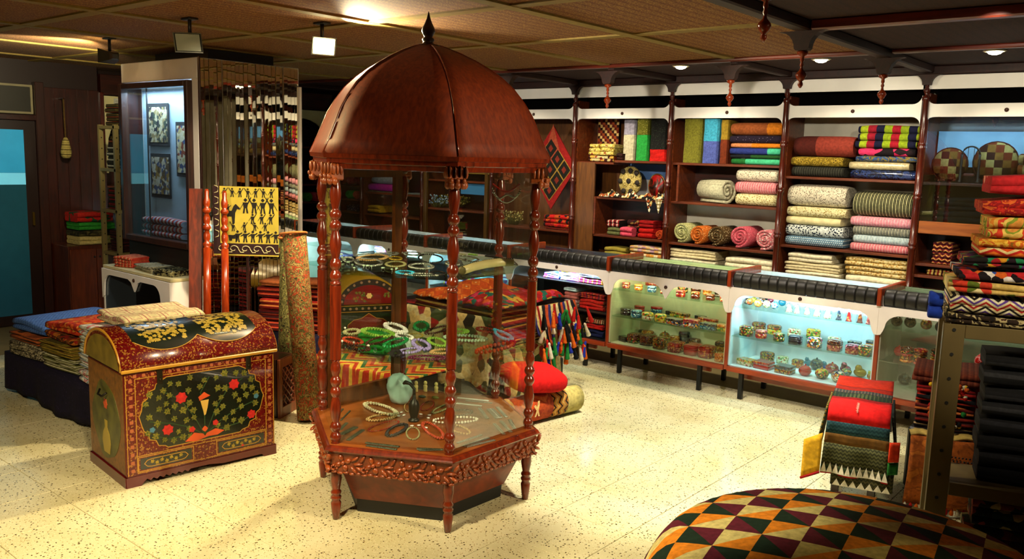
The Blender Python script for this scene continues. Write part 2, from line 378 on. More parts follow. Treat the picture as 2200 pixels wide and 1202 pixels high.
# recessed downlights
EM = plain('lit downlight lens', '#fff2c8', .4, emit=26)
for k, (lx, l) in enumerate(((-3.5, 'round lit downlight over the bay with rolled fabrics'), (-2.37, 'round lit downlight in the canopy above the blanket bay'), (-1.26, 'round lit downlight at the far right of the canopy'))):
    t_ = thing('downlight', l, 'light', (lx, 6.24, CZ), 0, 'recessed canopy downlights')
    MB().lathe([(.066, 0), (.07, -.006), (.056, -.012), (.05, -.004)], 20).build('trim_ring', plain('downlight ring', '#c8c0a8', .4), t_)
    MB().lathe([(.050, -.004), (.036, -.022), (.014, -.03), (.002, -.031)], 18).build('lens', EM, t_)
# flood lights on the ceiling
def flood(name, label, loc, aim, lit, s=1.0):
    t_ = thing(name, label, 'lamp', loc)
    d = Vector(aim).normalized(); Q = d.to_track_quat('-Z', 'Y').to_matrix().to_4x4()
    hs = MB(); hs.lathe([(.03, .07), (.055, .06), (.085, -.02), (.098, -.05), (.09, -.048), (.06, .03)], 4, Q @ Matrix.Scale(s, 4), False, 1.25, .9, pi/4)
    hs.build('housing', plain('flood housing', '#57564e', .3, .7), t_, (0, 0, -.13))
    le = MB().lathe([(.001, .0), (.083, -.0)], 4, Q @ Matrix.Translation((0, 0, -.044)) @ Matrix.Scale(s, 4), False, 1.25, .9, pi/4)
    le.build('lamp_glass', EM if lit else plain('unlit flood glass', '#b9bda8', .25), t_, (0, 0, -.13))
    MB().tube([(0, 0, 0), (0, 0, -.05), (.0, .0, -.1)], .012).build('arm', plain('flood arm', '#3a3a36', .4, .6), t_)
    MB().rbox(-.05, .05, -.03, .03, -.012, 0).build('mounting_plate', plain('flood arm', '#3a3a36', .4, .6), t_)
    return t_
p = zp(692, 100, 2.36); flood('floodlight', 'glaring white floodlight hanging left of the dome', (p.x, p.y, CZ), (.85, -.35, -.3), True, .85)
spot('flood_beam', (p.x+.2, p.y+.04, 2.41), (p.x+2.0, p.y+.4, 2.25), 110, 120, (1, .86, .55), .4, .05)
p = zp(236, 118, 2.38); flood('floodlight', 'chrome floodlight turned away to light the far left ceiling', (p.x, p.y, CZ), (-.95, -.2, .02), True, .8)
spot('flood_beam', (p.x-.22, p.y-.05, 2.37), (p.x-2.0, p.y-.3, 2.45), 90, 100, (1, .86, .55), .4, .05)
p = zp(408, 76, 2.40); flood('floodlight', 'unlit square floodlight above the display vitrine', (p.x, p.y, CZ), (.75, -.75, -.45), False, .95)
# ================================================================ soft goods
def folded_mb(w_, d, h, n, seed=0, sag=.006, round_=1.0):
    r_ = random.Random(seed); m = MB(); t = h/n; nx = 10; sag = min(sag, t*.3)
    for k in range(n):
        jx = r_.uniform(-.01, .01)*min(1, w_/.3); jy = r_.uniform(0, .012); wl = w_-.02*min(1, w_/.3); ph = r_.uniform(0, 6.28); a2 = r_.uniform(.6, 1.4)
        prof = [(-d/2+t*.5*round_+jy, 0)]+[(-d/2+t*.5*round_+jy-cos(q)*t*.5*round_, t*.5+sin(q)*t*.5) for q in (-1.0, -.5, 0, .5, 1.0)]+[(-d/2+t*.5*round_+jy, t), (d/2-t*.3, t), (d/2, t*.5), (d/2-t*.3, 0)]
        q = len(prof); v = []; fs = []
        for i in range(nx+1):
            f = i/nx; x = -wl/2+jx+wl*f; e = 1-min(f, 1-f)*2; squeeze = 1-.25*max(0, e-.75)*4*.5
            for (y, z) in prof:
                wob = sag*(sin(f*6.28*a2+ph+k*.3)-1)*(0 if n == 1 else 1)*min(1, k/2+.5)*(z/t if k == 0 else 1)
                top = 0 if (k == 0 and z < t*.2) else wob
                v.append((x, y*(1-.02*e*e), k*t+t*.5+(z-t*.5)*squeeze+top-(0 if k == 0 else sag*.4*e*e)))
        for i in range(nx):
            for j in range(q): l = (j+1) % q; fs.append((i*q+j, (i+1)*q+j, (i+1)*q+l, i*q+l))
        m.add(v, fs, True); o = len(m.v)-len(v)
        m.f.append([o+j for j in range(q)]); m.s.append(False); m.f.append([o+nx*q+j for j in range(q)][::-1]); m.s.append(False)
    return m
def folded(label, mat, loc, w_, d, h, n=2, rz=0, seed=None, sag=.005, cat='textile', name='folded_textile', group=None):
    o = folded_mb(w_, d, h, n, seed if seed is not None else rnd.randint(0, 9999), sag).build(name, mat, None, loc, rz)
    return tag(o, label, cat, group)
def roll_mb(r, L, turns=3.5, th=None, seed=0):        # a rolled cloth lying along y, its spiral end at y = 0, resting on z = 0
    m = MB(); n = int(turns*18); th = th or r/(turns+.6)*.82; r_ = random.Random(seed); ph = r_.uniform(0, 6)
    v = []; fs = []
    for i in range(n+1):
        f = i/n; rr = r*(1-f*.93); a = -pi/2-.3+turns*2*pi*f; rr *= 1+.04*sin(2*a+ph)*(f > 0)
        for ro in (rr, max(.002, rr-th)):
            for y in (0, L): v.append((ro*cos(a), y+(.006*sin(a*1.7+ph) if y == 0 else 0), r+ro*sin(a)))
    for i in range(n):
        a, b = i*4, i*4+4; fs += [(a, b, b+1, a+1), (a+2, a+3, b+3, b+2), (a, a+2, b+2, b), (a+1, b+1, b+3, a+3)]
    fs += [(0, 1, 3, 2), (n*4, n*4+2, n*4+3, n*4+1)]
    m.add(v, fs, True); return m
def roll(label, mat, loc, r, L, turns=3.5, rz=0, group=None):
    return tag(roll_mb(r, L, turns, None, rnd.randint(0, 999)).build('rolled_textile', mat, None, loc, rz), label, 'textile', group)
def bolt(label, mats, loc, w_, d, h, group=None):     # cloth folded tall and stood on end, upper and lower colour
    t_ = thing('fabric_bolt', label, 'textile', loc, 0, group); z = 0
    for m_, f in mats:
        b = MB(); n = 14; hh = h*f; v = []; fs = []
        prof = [(-w_/2, d), (-w_/2, .03), (-w_*.42, .008), (-w_*.2, 0), (w_*.2, 0), (w_*.42, .008), (w_/2, .03), (w_/2, d)]
        for k in range(5):
            for (x, y) in prof: v.append((x*(1+.012*sin(k*1.7+w_*40)), y+.004*sin(k*2+x*30), z+hh*k/4))
        q = len(prof)
        for k in range(4):
            for j in range(q): l = (j+1) % q; fs.append((k*q+j, k*q+l, (k+1)*q+l, (k+1)*q+j))
        fs += [list(range(q))[::-1], [4*q+j for j in range(q)]]
        b.add(v, fs, False); b.build('bolt_section', m_, t_); z += hh
    return t_
YS = 7.05
def clampx(xa, xb):
    k = math.floor(((xa+xb)/2+1.84)/BW); lo, hi = -1.84+BW*k+.028, -1.84+BW*(k+1)-.008; return max(xa, lo), min(xb, hi)
def pstack(px0, px1, rows, d=.30, z0=None, Y=YS, cat='textile', rz=0):
    """rows from the bottom up: (top_px_y, material, layers, label[, px0, px1]); first entry's bottom is z0"""
    z = z0+.0015; cx = (px0+px1)/2
    for row in rows:
        ty, m_, n, l = row[:4]; a, b = (row[4], row[5]) if len(row) > 4 else (px0, px1)
        top = yp((a+b)/2, ty, Y).z; h = max(.012, top-z); xa, xb = yp(a, ty+5, Y).x, yp(b, ty+5, Y).x
        xa, xb = clampx(xa, xb) if Y > 6.9 else (xa, xb); folded(l, m_, ((xa+xb)/2, Y+d/2, z), xb-xa-.004, d, h-.001, n, rz, None, .003); z += h+.0005
    return z
# ---- textile palettes
def two(name, a, b, thr, s=160): return pat(name, 'split', (a, b), 1, 'x', thr=thr)
T = {}
def cl(key, col, **k):
    if key not in T: T[key] = plain('cloth '+key, col, .92, spec=.2, var=k.get('var', .25), vs_=k.get('vs', 45))
    return T[key]
CREAM = cl('cream', '#cdbf94'); CREAM2 = cl('pale cream', '#d8cfae'); OLIVE = cl('olive', '#6d6a1e'); MAROON = cl('maroon', '#47100c')
REDC = cl('red', '#a8120c'); PINK = cl('pink', '#d04a60'); BLACKC = cl('black cloth', '#0d0b0c'); NAVY = cl('navy', '#141a3c'); GREENC = cl('green', '#1c8a30')
BROWNC = cl('brown cloth', '#6a2c14'); GOLDC = cl('gold cloth', '#c29a3a'); GREYC = cl('charcoal', '#2a2a22'); CYAN = cl('cyan', '#3aa0b8'); PERI = cl('periwinkle', '#5260a8')
ORANGE = cl('orange cloth', '#cf6a14'); MINT = cl('mint', '#4abf8a'); WHITEC = cl('white cloth', '#c9c9bc'); BLUEC = cl('blue cloth', '#3a5c9a'); MAGENTA = cl('magenta', '#9a1c7a')
SPRIG = pat('sprig print on cream', 'dots', None, 75, stops=[(0, '#6a5a4a'), (.32, '#d6ccb2')])
SPRIGY = pat('sprig print on yellow cream', 'dots', None, 75, stops=[(0, '#8a6a20'), (.34, '#d9cf9c')])
SPRIGB = pat('blue sprig print', 'dots', None, 60, stops=[(0, '#1c2436'), (.42, '#ccd0c8')])
PINKST = pat('pink block stripe', 'bands', ('#c22a3c', '#dc98a0', '#c22a3c', '#e4c8c4'), 46, 'x')
PINKPALE = pat('pale pink block stripe', 'bands', ('#d4627a', '#e6a8b0', '#d4627a', '#e6c6c6'), 46, 'x')
BLKST = pat('black and cream woven stripe', 'bands', ('#15160f', '#b5b07e', '#15160f', '#6b6a48'), 40, 'x')
GRYST = pat('grey and cream woven stripe', 'bands', ('#2c3038', '#c2bd9c', '#3c4048', '#9a9882'), 44, 'x')
BLUST = pat('blue and white woven stripe', 'bands', ('#7d9aa8', '#c6d0cc', '#8fa8b2', '#d8dcd2'), 44, 'x')
BLUST2 = pat('denim and white woven dash', 'dashes', None, (60, 60, 60), 'zx', stops=[(0, '#52748c'), (.5, '#c6d2d0')])
GOLDBRO = pat('gold brocade', 'dots', None, 60, stops=[(0, '#8a6210'), (.3, '#c6a052'), (.55, '#d9c588')], rough=.5, spec=.5)
CREAMSILK = plain('cream silk', '#cfc08c', .45, var=.2, vs_=20)
PLAID = pat('mauve and cream plaid', 'check', ('#d9c69a', '#b98ea0', '#d9a860'), 22, 'xy')
DOTBLUE = lambda n, c1, c2: pat(n, 'dots', None, 85, stops=[(0, c1), (.2, c2)])
# ================================================================ wall shelving on the right
POSTM = wood('post wood', '#34100a', '#561c0c', 'z', .25)
POSTP = [(.024, 0)]
for z in (.35, .72, 1.12, 1.5, 1.88):
    POSTP += [(.024, z), (.03, z+.006), (.03, z+.022), (.022, z+.028), (.030, z+.036), (.030, z+.05), (.024, z+.056)]
POSTP += [(.024, 2.24), (.03, 2.25), (.03, 2.27), (.012, 2.285), (.022, 2.305), (.026, 2.318), (.012, 2.34), (.016, 2.352), (.01, 2.36), (.022, 2.375), (.022, 2.39), (.008, 2.40), (.006, 2.434)]
post_me = MB().lathe(POSTP, 12).mesh('post', POSTM)
def fascia(w_, zt, zb, r, rt=None):
    rt = r if rt is None else rt
    p = [(0, zb-r), (0, zt+rt)]+([] if rt == 0 else arc(rt, zt+rt, rt, 180, 270, 6))
    p += ([(w_, zt)] if rt == 0 else arc(w_-rt, zt+rt, rt, 270, 360, 6))
    p += [(w_, zb-r)]+arc(w_-r, zb-r, r, 0, 90, 6)+arc(r, zb-r, r, 90, 180, 6)
    return p
ROS = plain('fascia rosette brown', '#3a1c0a', .4)
ros_me = MB().lathe([(.016, 0), (.015, .006), (.006, .011), (.001, .012)], 8, Matrix.Rotation(pi/2, 4, 'X')).mesh('rosette', ROS)
bracket_me = MB().prism([(-.10, 0)]+arc(-.10, -.07, .07, 90, 0, 6)+[(-.03, -.075), (.03, -.075)]+[(-a, b) for a, b in arc(-.10, -.07, .07, 90, 0, 6)[::-1]]+[(.10, 0)], -.02, .02).mesh('bracket', BEAMD)
def bay(label, xl, back, shelves, side=True, right=False, sidem=None):
    t_ = thing('shelf_unit', label, 'shelf', (xl, 7.0, 0))
    place(post_me, 'post', t_); place(bracket_me, 'bracket', t_, (0, -.014, 2.4335))
    if right: place(post_me, 'post', t_, (BW, 0, 0)); place(bracket_me, 'bracket', t_, (BW, -.014, 2.4335))
    f = MB().prism([(.0, 2.33), (BW-.034, 2.33), (BW-.034, 2.4), (BW-.06, 2.43), (.06, 2.43), (.0, 2.4)], .02, .035).build('upper_fascia', WHITE, t_)
    f = MB().prism([(x+.0, z) for x, z in fascia(BW-.032, 2.22, 2.125, .065)], .014, .03).build('lower_fascia', WHITE, t_)
    place(ros_me, 'rosette', f, (BW*.5, .0135, 2.172))
    MB().box(.0, BW-.002, .362, .38, .5, 2.4).build('back_panel', back, t_)
    sm = sidem or SHELF_WOOD
    MB().box(.024, BW-.004, .2, .21, 2.14, 2.432).build('gap_shade', GAP, t_)  # board added in black to give the gap between the fascias its shade
    MB().box(.0, .022, .03, .36, 0, 2.3).build('side_panel', sm, t_)
    if right: MB().box(BW-.022, BW, .03, .36, 0, 2.3).build('side_panel', sm, t_)
    for s_ in shelves:
        z, a, b = s_[:3]; b = min(b, BW-.003); MB().rbox(a, b, .034, .36, z-.022, z, .003).build('shelf', SHELF_WOOD, t_)
    return t_
BX = {c: -1.84-BW*k for k, c in enumerate(('A', 'B', 'C', 'D', 'E', 'F', 'G'))}
ZB = (1.644, 1.067, .76); ZC = (1.727, 1.373, .993, .76); ZD = (1.731, 1.37, 1.0, .76)
GREYB = plain('grey shadowed backing board', '#b9b4a4', .7)  # white backing with the shelf's shade put into its grey
tB = bay('shelf bay of thick folded blankets and quilts, third post to rightmost post', BX['B'], GREYB, [(z, .022, BW) for z in ZB])
tC = bay('shelf bay with five small rolls and one fat cream roll', BX['C'], GREYB, [(z, .022, BW) for z in ZC])
MB().box(.08, .10, .022, .36, 1.373, 1.705).build('divider', SHELF_WOOD, tC); MB().box(.1, BW-.004, .335, .358, 1.373, 1.705).build('backing', DARK_WOOD_X, tC)
tD = bay('shelf bay with standing bolts above a wooden cubby of red goods', BX['D'], BROWN_WOOD, [(ZD[0], .46, BW), (1.7085, .022, .452), (ZD[1], .25, BW), (ZD[2], .25, BW), (.76, .022, BW)])
MB().box(.25, .27, .022, .36, 1.0, 1.37).build('divider', SHELF_WOOD, tD); MB().box(.27, BW-.004, .335, .358, 1.0, 1.345).build('backing', DARK_WOOD_X, tD)
MB().box(.43, BW-.004, .345, .357, 1.55, 1.70).build('blue_backing', plain('blue backing', '#4a6fa8', .6), tD); MB().box(.43, BW-.004, .345, .357, 1.38, 1.549).build('pale_backing', plain('pale backing', '#b9bfc6', .6), tD)
MB().box(.022, .24, .03, .05, .76, 1.70).build('panel', BROWN_WOOD, tD)
tE = bay('shelf bay hung with a diamond kilim beside the dome', BX['E'], BROWN_WOOD, [(1.0, .022, BW), (1.731, .022, .4), (.76, .022, BW)])
tF = bay('shelf bay with pale wooden rail seen through the pavilion glass', BX['F'], DARK_WOOD, [(1.45, .022, BW), (1.12, .022, BW), (1.8, .022, BW)])
MB().rbox(.05, BW-.045, .0, .03, 1.53, 1.62).build('front_rail', wood('pale rail wood', '#6e5418', '#8a6c22', 'x', .4), tF)
for x_ in (.03, .50, BW-.10): MB().rbox(x_, x_+.045, -.01, .03, .76, 2.0).build('stile', wood('olive brown stile', '#4a300e', '#604014', 'z', .4), tF)
tG = bay('farthest shelf bay of mixed bedding in the room corner', BX['G'], DARK_WOOD, [(1.6, .022, BW), (1.25, .022, BW), (.98, .022, BW), (1.9, .022, BW)])
# bay A: glazed cupboard
tA = bay('glazed cupboard bay behind the colourful textile rack at far right', BX['A'], DARK_WOOD, [(1.64, .022, BW), (1.34, .022, BW), (1.02, .022, BW), (.93, .022, BW)], True, True)
MB().rbox(.03, BW-.03, .004, .03, 1.25, 1.345).build('front_rail', wood('orange rail wood', '#7a3c10', '#96521a', 'x', .35), tA)
MB().box(.03, BW-.03, .012, .016, 1.345, 2.12).build('glass_door', glass('cupboard glass', (.75, .85, .9), .22), tA)
MB().box(.03, BW-.03, .33, .35, 1.76, 2.03).build('lit_backing', plain('pale blue lit backing', '#9cc4e0', .5), tA)
area('cupboard_lamp', (BX['A']+.5, 7.1, 2.07), (BX['A']+.5, 7.32, 1.7), 2.2, .9, .04, COOL)
# ---- bay C contents
z = ZC[0]
def wpx(a, b, y=440, Y=YS): return yp(a, y, Y).x, yp(b, y, Y).x
def pbolt(a, b, yt, z, mats, label, d=.2, Y=YS):
    xa, xb = clampx(*wpx(a, b, 320, Y)); h = yp((a+b)/2, yt, Y).z-z; return bolt(label, mats, ((xa+xb)/2, Y, z+.0015), (xb-xa)*.97, d, h)
pbolt(1465, 1504, 256, z, [(DOTBLUE('olive dot cloth', '#2c2a0a', '#6f6c1e'), 1)], 'tall olive bolt standing left in the bay of small rolls')
pbolt(1507, 1541, 256, z, [(DOTBLUE('periwinkle dot cloth', '#1c2460', '#4f5da6'), .5), (DOTBLUE('cyan dot cloth', '#0c4a60', '#3c9fc0'), .5)], 'standing bolt, cyan above and periwinkle below')
pbolt(1545, 1562, 258, z, [(BROWNC, .55), (cl('mustard', '#8a7020'), .45)], 'standing bolt, mustard above and brown below', .2, YS+.02)
pstack(1565, 1685, [(341, two('green mint split', '#1c6a2c', '#45b884', -.1), 1, 'mint green folded cloth at the bottom of the striped pile'),
    (333, two('black forest split', '#10141a', '#1c4a1c', -.05), 1, 'forest green and black folded cloth, second from bottom of pile'),
    (318, two('blue mint split', '#26347c', '#45b890', .1), 1, 'royal blue folded cloth with mint end in the two-tone pile'),
    (308, two('peach orange split', '#c98050', '#d67a16', -.04), 1, 'thin peach and orange folded cloth in the two-tone pile'),
    (291, pat('purple black dotted', 'dots', None, 60, stops=[(0, '#c9c2d0'), (.12, '#1c1024')]), 1, 'dark purple dotted folded cloth under the orange one'),
    (263, two('brown orange split', '#8e4a20', '#d07818', .1), 1, 'thick brown and orange folded cloth on top of two-tone pile')], .26, z)
z = ZC[1]
p = yp(1562, 436, 7.08); roll('fat cream quilt rolled up on the middle shelf', pat('cream quilt weave', 'grid', None, (60, 60, 60), 'xy', stops=[(0, '#c4c0a0'), (.85, '#9e9c80')]), (p.x-.01, 7.105, z+.003), .112, .33, 3, R(68))
pstack(1578, 1672, [(417, SPRIGY, 1, 'yellow sprigged folded quilt under the pink one'), (391, PINKST, 1, 'bright pink striped folded quilt between two sprigged ones'), (364, SPRIG, 1, 'grey sprigged folded quilt on top of pink one')], .28, z)
z = ZC[2]
for cx, wpx_, m_, l in ((1462, 50, pat('celery weave', 'crack', None, 60, stops=[(0, '#8a8a50'), (.12, '#c4c088')]), 'celery green rolled cloth, first of the five small rolls'),
        (1497, 46, pat('orange dot weave', 'dots', None, 60, stops=[(0, '#e0b070'), (.25, '#b85a14')]), 'orange dotted rolled cloth, second of the five small rolls'),
        (1537, 50, pat('brown dot weave', 'dots', None, 60, stops=[(0, '#c6b488'), (.25, '#4a3414')]), 'brown dotted rolled cloth, middle of the five small rolls'),
        (1588, 56, pat('rose weave', 'dots', None, 60, stops=[(0, '#e0a0a0'), (.2, '#c04e5c')]), 'rose pink rolled cloth, fourth of the five small rolls'),
        (1642, 54, pat('pink white weave', 'dots', None, 55, stops=[(0, '#e4ccc4'), (.35, '#c46a70')]), 'pink and white rolled cloth at the right end of five rolls')):
    p = yp(cx, 505, 7.03); r_ = wpx_*mpp(p)/2*.91; roll(l, m_, (min(p.x, -2.917-r_-.022), 7.035, z+.003), r_, .28, 3.6, R(-5))
z = ZC[3]
pstack(1436, 1540, [(557, CREAM2, 2, 'lower cream folded sheet behind the box counter glass'), (537, CREAM, 3, 'upper cream folded sheets beneath the celery roll')], .3, z)
pstack(1556, 1668, [(556, CREAM2, 3, 'pale cream folded sheets beneath the pink rolls')], .3, z)
# ---- bay B contents
z = ZB[0]
pstack(1697, 1815, [(358, pat('charcoal rib weave', 'bands', ('#1c1c14', '#34342a'), 50, 'x'), 1, 'charcoal ribbed folded blanket at bottom left of blanket bay'),
    (337, pat('gold scroll print', 'dots', None, 40, stops=[(0, '#4a3a08'), (.25, '#a88c2c'), (.5, '#7a6414')]), 1, 'gold scroll print folded blanket under the brick one'),
    (292, two('brick split', '#4c160e', '#8a3426', -.05), 1, 'thick brick red folded blanket on the top shelf', 1700, 1834)], .30, z)
LIMEST = pat('lime red navy blanket stripe', 'bands', ('#8aa018', '#9c1024', '#8aa018', '#0e1030', '#93a51c', '#8c1024', '#0e1030'), (2.3, 2.3, 2.3), 'x', dist=.12)
pstack(1838, 1975, [(366, pat('navy plastic', 'flor', ('#0c1428', '#141e3a', '#26386a', '#0c1428'), 20, rough=.15, spec=.8), 1, 'navy blanket in shiny plastic at bottom of right pile', 1822, 1974),
    (348, pat('cream glitter', 'dots', None, 40, stops=[(0, '#e8dcb0'), (.2, '#c0b084')], rough=.3, spec=.8), 1, 'cream shiny wrapped blanket above the navy plastic one', 1820, 1956),
    (336, pat('steel blue print', 'flor', ('#1c2c4a', '#34507c', '#7a6a30', '#24365a'), 22), 1, 'steel blue printed folded blanket with gold sprigs', 1836, 1975),
    (319, pat('pink rose print', 'cells', ('#12080e', '#c0184a', '#12080e', '#1c0c12', '#d03060'), 16), 1, 'black folded blanket with pink roses', 1842, 1972),
    (268, LIMEST, 3, 'bulky lime, red and navy striped blanket on top of pile', 1838, 1978)], .30, z)
z = ZB[1]
pstack(1684, 1815, [(510, BLUST2, 1, 'denim blue dashed quilt at the bottom of left quilt stack'), (485, SPRIGB, 1, 'white quilt with dark blue sprigs in left quilt stack', 1682, 1812),
    (467, CREAMSILK, 1, 'plain cream quilt in the middle of left quilt stack', 1685, 1808), (446, SPRIGY, 1, 'pale yellow sprigged quilt second from top left', 1687, 1820), (398, SPRIG, 1, 'thick grey and cream quilt on top of left stack', 1690, 1821)], .30, z)
pstack(1822, 1963, [(526, PINKST, 1, 'crimson striped quilt at the bottom of right quilt stack'), (508, BLUST, 1, 'light blue striped quilt above the crimson one', 1826, 1962), (489, GRYST, 1, 'grey striped quilt in the middle of right stack', 1826, 1965),
    (468, PINKPALE, 1, 'pale pink striped quilt under the black one', 1822, 1963), (414, BLKST, 1, 'thick black and cream striped quilt on top of right stack', 1826, 1966)], .30, z)
z = ZB[2]
pstack(1683, 1806, [(585, CREAM2, 4, 'lowest cream sheets of the left pile behind the lit counter'), (566, CREAM, 3, 'middle cream sheets of the left pile behind the lit counter'), (546, CREAM2, 2, 'top cream sheet of the left pile under the quilts', 1690, 1790)], .3, z)
pstack(1812, 1955, [(596, CREAM2, 2, 'cream satin sheet at the bottom of gold brocade pile'), (576, GOLDBRO, 2, 'gold brocade folded cloth in the middle of right pile'), (556, GOLDBRO, 2, 'gold brocade folded cloth on top of the right pile')], .3, z)
# ---- bay D contents
z = ZD[0]
SUZ = pat('suzani panel', 'check', ('#c8a866', '#5a140c', '#8a3a14', '#2a0c0a'), (36, 36, 36), 'xz', dist=.4)
xa, xb = wpx(1284, 1328, 300, 7.27)
tag(MB().rbox(xa, xb, 7.27, 7.285, 1.74, yp(1285, 256, 7.27).z, .004).build('embroidered_hanging', SUZ), 'small embroidered hanging of gold squares behind the yellow pile', 'textile')
pstack(1262, 1325, [(334, pat('rust fringe print', 'cells', ('#8a2a10', '#d0a040', '#3a0c08', '#c8b880'), 30), 2, 'rust patterned folded cloth hanging over the shelf edge', 1262, 1320), (308, pat('yellow paisley print', 'flor', ('#7a5a14', '#c8b04c', '#d8c878', '#8a3a10'), 26), 3, 'yellow paisley folded cloths on the rust one', 1262, 1320)], .2, z-.02)
folded('dark crumpled cloth beside the yellow paisley pile', pat('dark paisley', 'flor', ('#0e0806', '#3a140c', '#1c1008', '#5a3010'), 30), (BX['D']+.50, 7.09, z+.0015), .07, .07, .07, 2)
pbolt(1336, 1362, 256, z, [(cl('ivory cloth', '#b5ae90'), .62), (cl('lilac grey', '#8c8898'), .38)], 'pale ivory bolt standing left of the green one', .12, YS+.06)
pbolt(1364, 1391, 256, z, [(DOTBLUE('green dot cloth', '#0c4a14', '#24963a'), .62), (DOTBLUE('moss dot cloth', '#c0b860', '#5c5c14'), .38)], 'standing bolt, bright green below and moss above')
pbolt(1393, 1430, 256, z, [(REDC, .28), (DOTBLUE('black dot cloth', '#3a4a34', '#0c0c0a'), .72)], 'standing black bolt with a red lower end')
pbolt(1431, 1441, 258, z, [(BROWNC, 1)], 'narrow brown bolt next to the second post', .2, YS+.01)
z = ZD[1]
# round patterned hand fans and cushions
def disc(label, px, py, rw, rh, mat, rim, cat, name, Y, bands=0):
    p = yp(px, py, Y); s_ = mpp(p); t_ = thing(name, label, cat, (p.x, Y, z+.011)); rx, rz = rw*s_/2, rh*s_/2
    MB().lathe([(.0, -.03), (.6, -.026), (.9, -.012), (1, 0), (.9, .02), (0, .03)], 20, Matrix.Translation((0, 0, rz)) @ Matrix.Rotation(pi/2, 4, 'X') @ Matrix.Diagonal((rx, rz, 1, 1))).build('face', mat, t_)
    if bands:
        for (u, v) in ((-.45, .5), (.1, .55), (.55, .45), (-.55, 0), (.0, .02), (.55, -.05), (-.35, -.5), (.2, -.5)):
            q = MB().lathe([(.15, .0), (.145, .004), (.001, .005)], 14, Matrix.Translation((u*rx*1.35 if abs(v) < .3 else u*rx*1.15, -.032, rz+v*rz*1.25)) @ Matrix.Rotation(pi/2, 4, 'X') @ Matrix.Diagonal((rx*1.3, rz*1.15, 1, 1))); q.build('medallion', rim, t_)
    else:
        MB().tube([(rx*cos(2*pi*i/24), -.004, rz+rz*sin(2*pi*i/24)) for i in range(24)], .007, 6, True).build('rim', rim, t_)
    return t_
disc('oval cushion with brown medallions above the scarves', 1354, 392, 58, 66, pat('ochre lace print', 'flor', ('#3a2c0c', '#a8924a', '#c0ae6a', '#5a4414'), 40), plain('brown medallion', '#1c1008', .8), 'cushion', 'medallion_cushion', 7.17, 1)
disc('round dark plate with a red centre beside the cushion', 1412, 397, 40, 52, pat('red centre plate', 'flor', ('#1a0a06', '#40140a', '#8a0c0c', '#1a0a06'), 10, rough=.3), plain('gold rim', '#6a4a18', .4), 'plate', 'display_plate', 7.17)
xa = yp(1437, 400, 7.15).x; t_ = thing('picture_frame', 'narrow dark picture frame against the second post', 'frame', (xa, 7.16, z+.002))
MB().rbox(-.025, .025, -.008, .008, 0, .27).build('frame', BLACK, t_); MB().box(-.014, .014, -.010, -.008, .02, .25).build('print', pat('white dash print', 'check', ('#c8c4b4', '#20201c'), 60, 'xz'), t_)
SC1 = pat('black and gold scarf print', 'cells', ('#1a120c', '#c8b068', '#e0d8b8', '#1a120c', '#a04a1c'), 42)
for (a, b, top, l, sd) in ((1290, 1340, 412, 'white and gold printed scarf at the left end of the scarf row', 3), (1338, 1395, 410, 'gold and brown crumpled scarf in the middle of the row', 5), (1392, 1432, 414, 'printed scarf at the right end with hanging points', 8)):
    xa, xb = wpx(a+2, b-2, 420, 7.06); xb = min(xb, BX['C']-.035); r_ = random.Random(sd)
    def f(u, v, xa=xa, xb=xb, sd=sd): return (xa+(xb-xa)*u, 7.012+.085*v, z+.006+.05*sin(pi*v)*(.6+.4*sin(u*9+sd))*(1-.3*abs(2*u-1))+.012*(1+sin(u*23+v*11+sd))*sin(pi*v))
    m_ = MB().sheet(f, 14, 10)
    t_ = m_.build('printed_scarf', SC1, None, th=.004); tag(t_, l, 'scarf')
    if sd == 8:
        for k, (px, dl) in enumerate(((1396, .13), (1416, .12))):
            x = yp(px, 430, 7.0).x; MB().prism([(x-.045, z+.006), (x+.03, z+.006), (x-.005, z-dl)], 7.006, 7.012).build('hanging_point', pat('scarf point print', 'grid', None, 30, 'xz', stops=[(0, '#e0d8c0'), (.6, '#c8b068'), (.85, '#1a120c')]) if k else SC1, t_)
z = ZD[2]
pstack(1302, 1332, [(488, cl('sage', '#5c6038'), 2, 'sage green folded cloth in the wooden cubby'), (472, pat('red stripe check', 'bands', ('#a01018', '#1a0c0c', '#8a1018', '#c8b8a0'), 20, 'x'), 2, 'red and black folded cloth on the sage one')], .16, z)
pstack(1330, 1358, [(488, PINK, 2, 'hot pink folded cloth at the front of the wooden cubby')], .1, z, 7.03)
pstack(1345, 1372, [(472, pat('maroon gold print', 'cells', ('#3a0a0a', '#8a6a30', '#20080a', '#6a140e'), 40), 3, 'maroon and gold folded cloth behind the pink one')], .16, z, 7.14)
pstack(1369, 1403, [(490, REDC, 2, 'lower deep red folded cloth in the wooden cubby'), (474, cl('deep red', '#8a0c0c'), 2, 'upper deep red folded cloth in the wooden cubby')], .2, z)
p = yp(1416, 490, 7.04); roll('small rust red rolled cloth at the right of the cubby', cl('rust', '#a43a16'), (p.x, 7.04, z+.003), .048, .2, 2.5)
z = ZD[3]
pstack(1295, 1345, [(531, cl('olive gold', '#8f8030'), 3, 'olive gold folded cloth under the wooden cubby')], .28, z)
pstack(1350, 1425, [(544, pat('orange plaid', 'check', ('#d09030', '#d8c69a', '#c07a3c'), 24, 'xy'), 2, 'orange plaid folded cloth at the bottom right of the cubby bay'), (529, PLAID, 2, 'mauve plaid folded cloth on the orange one')], .28, z)
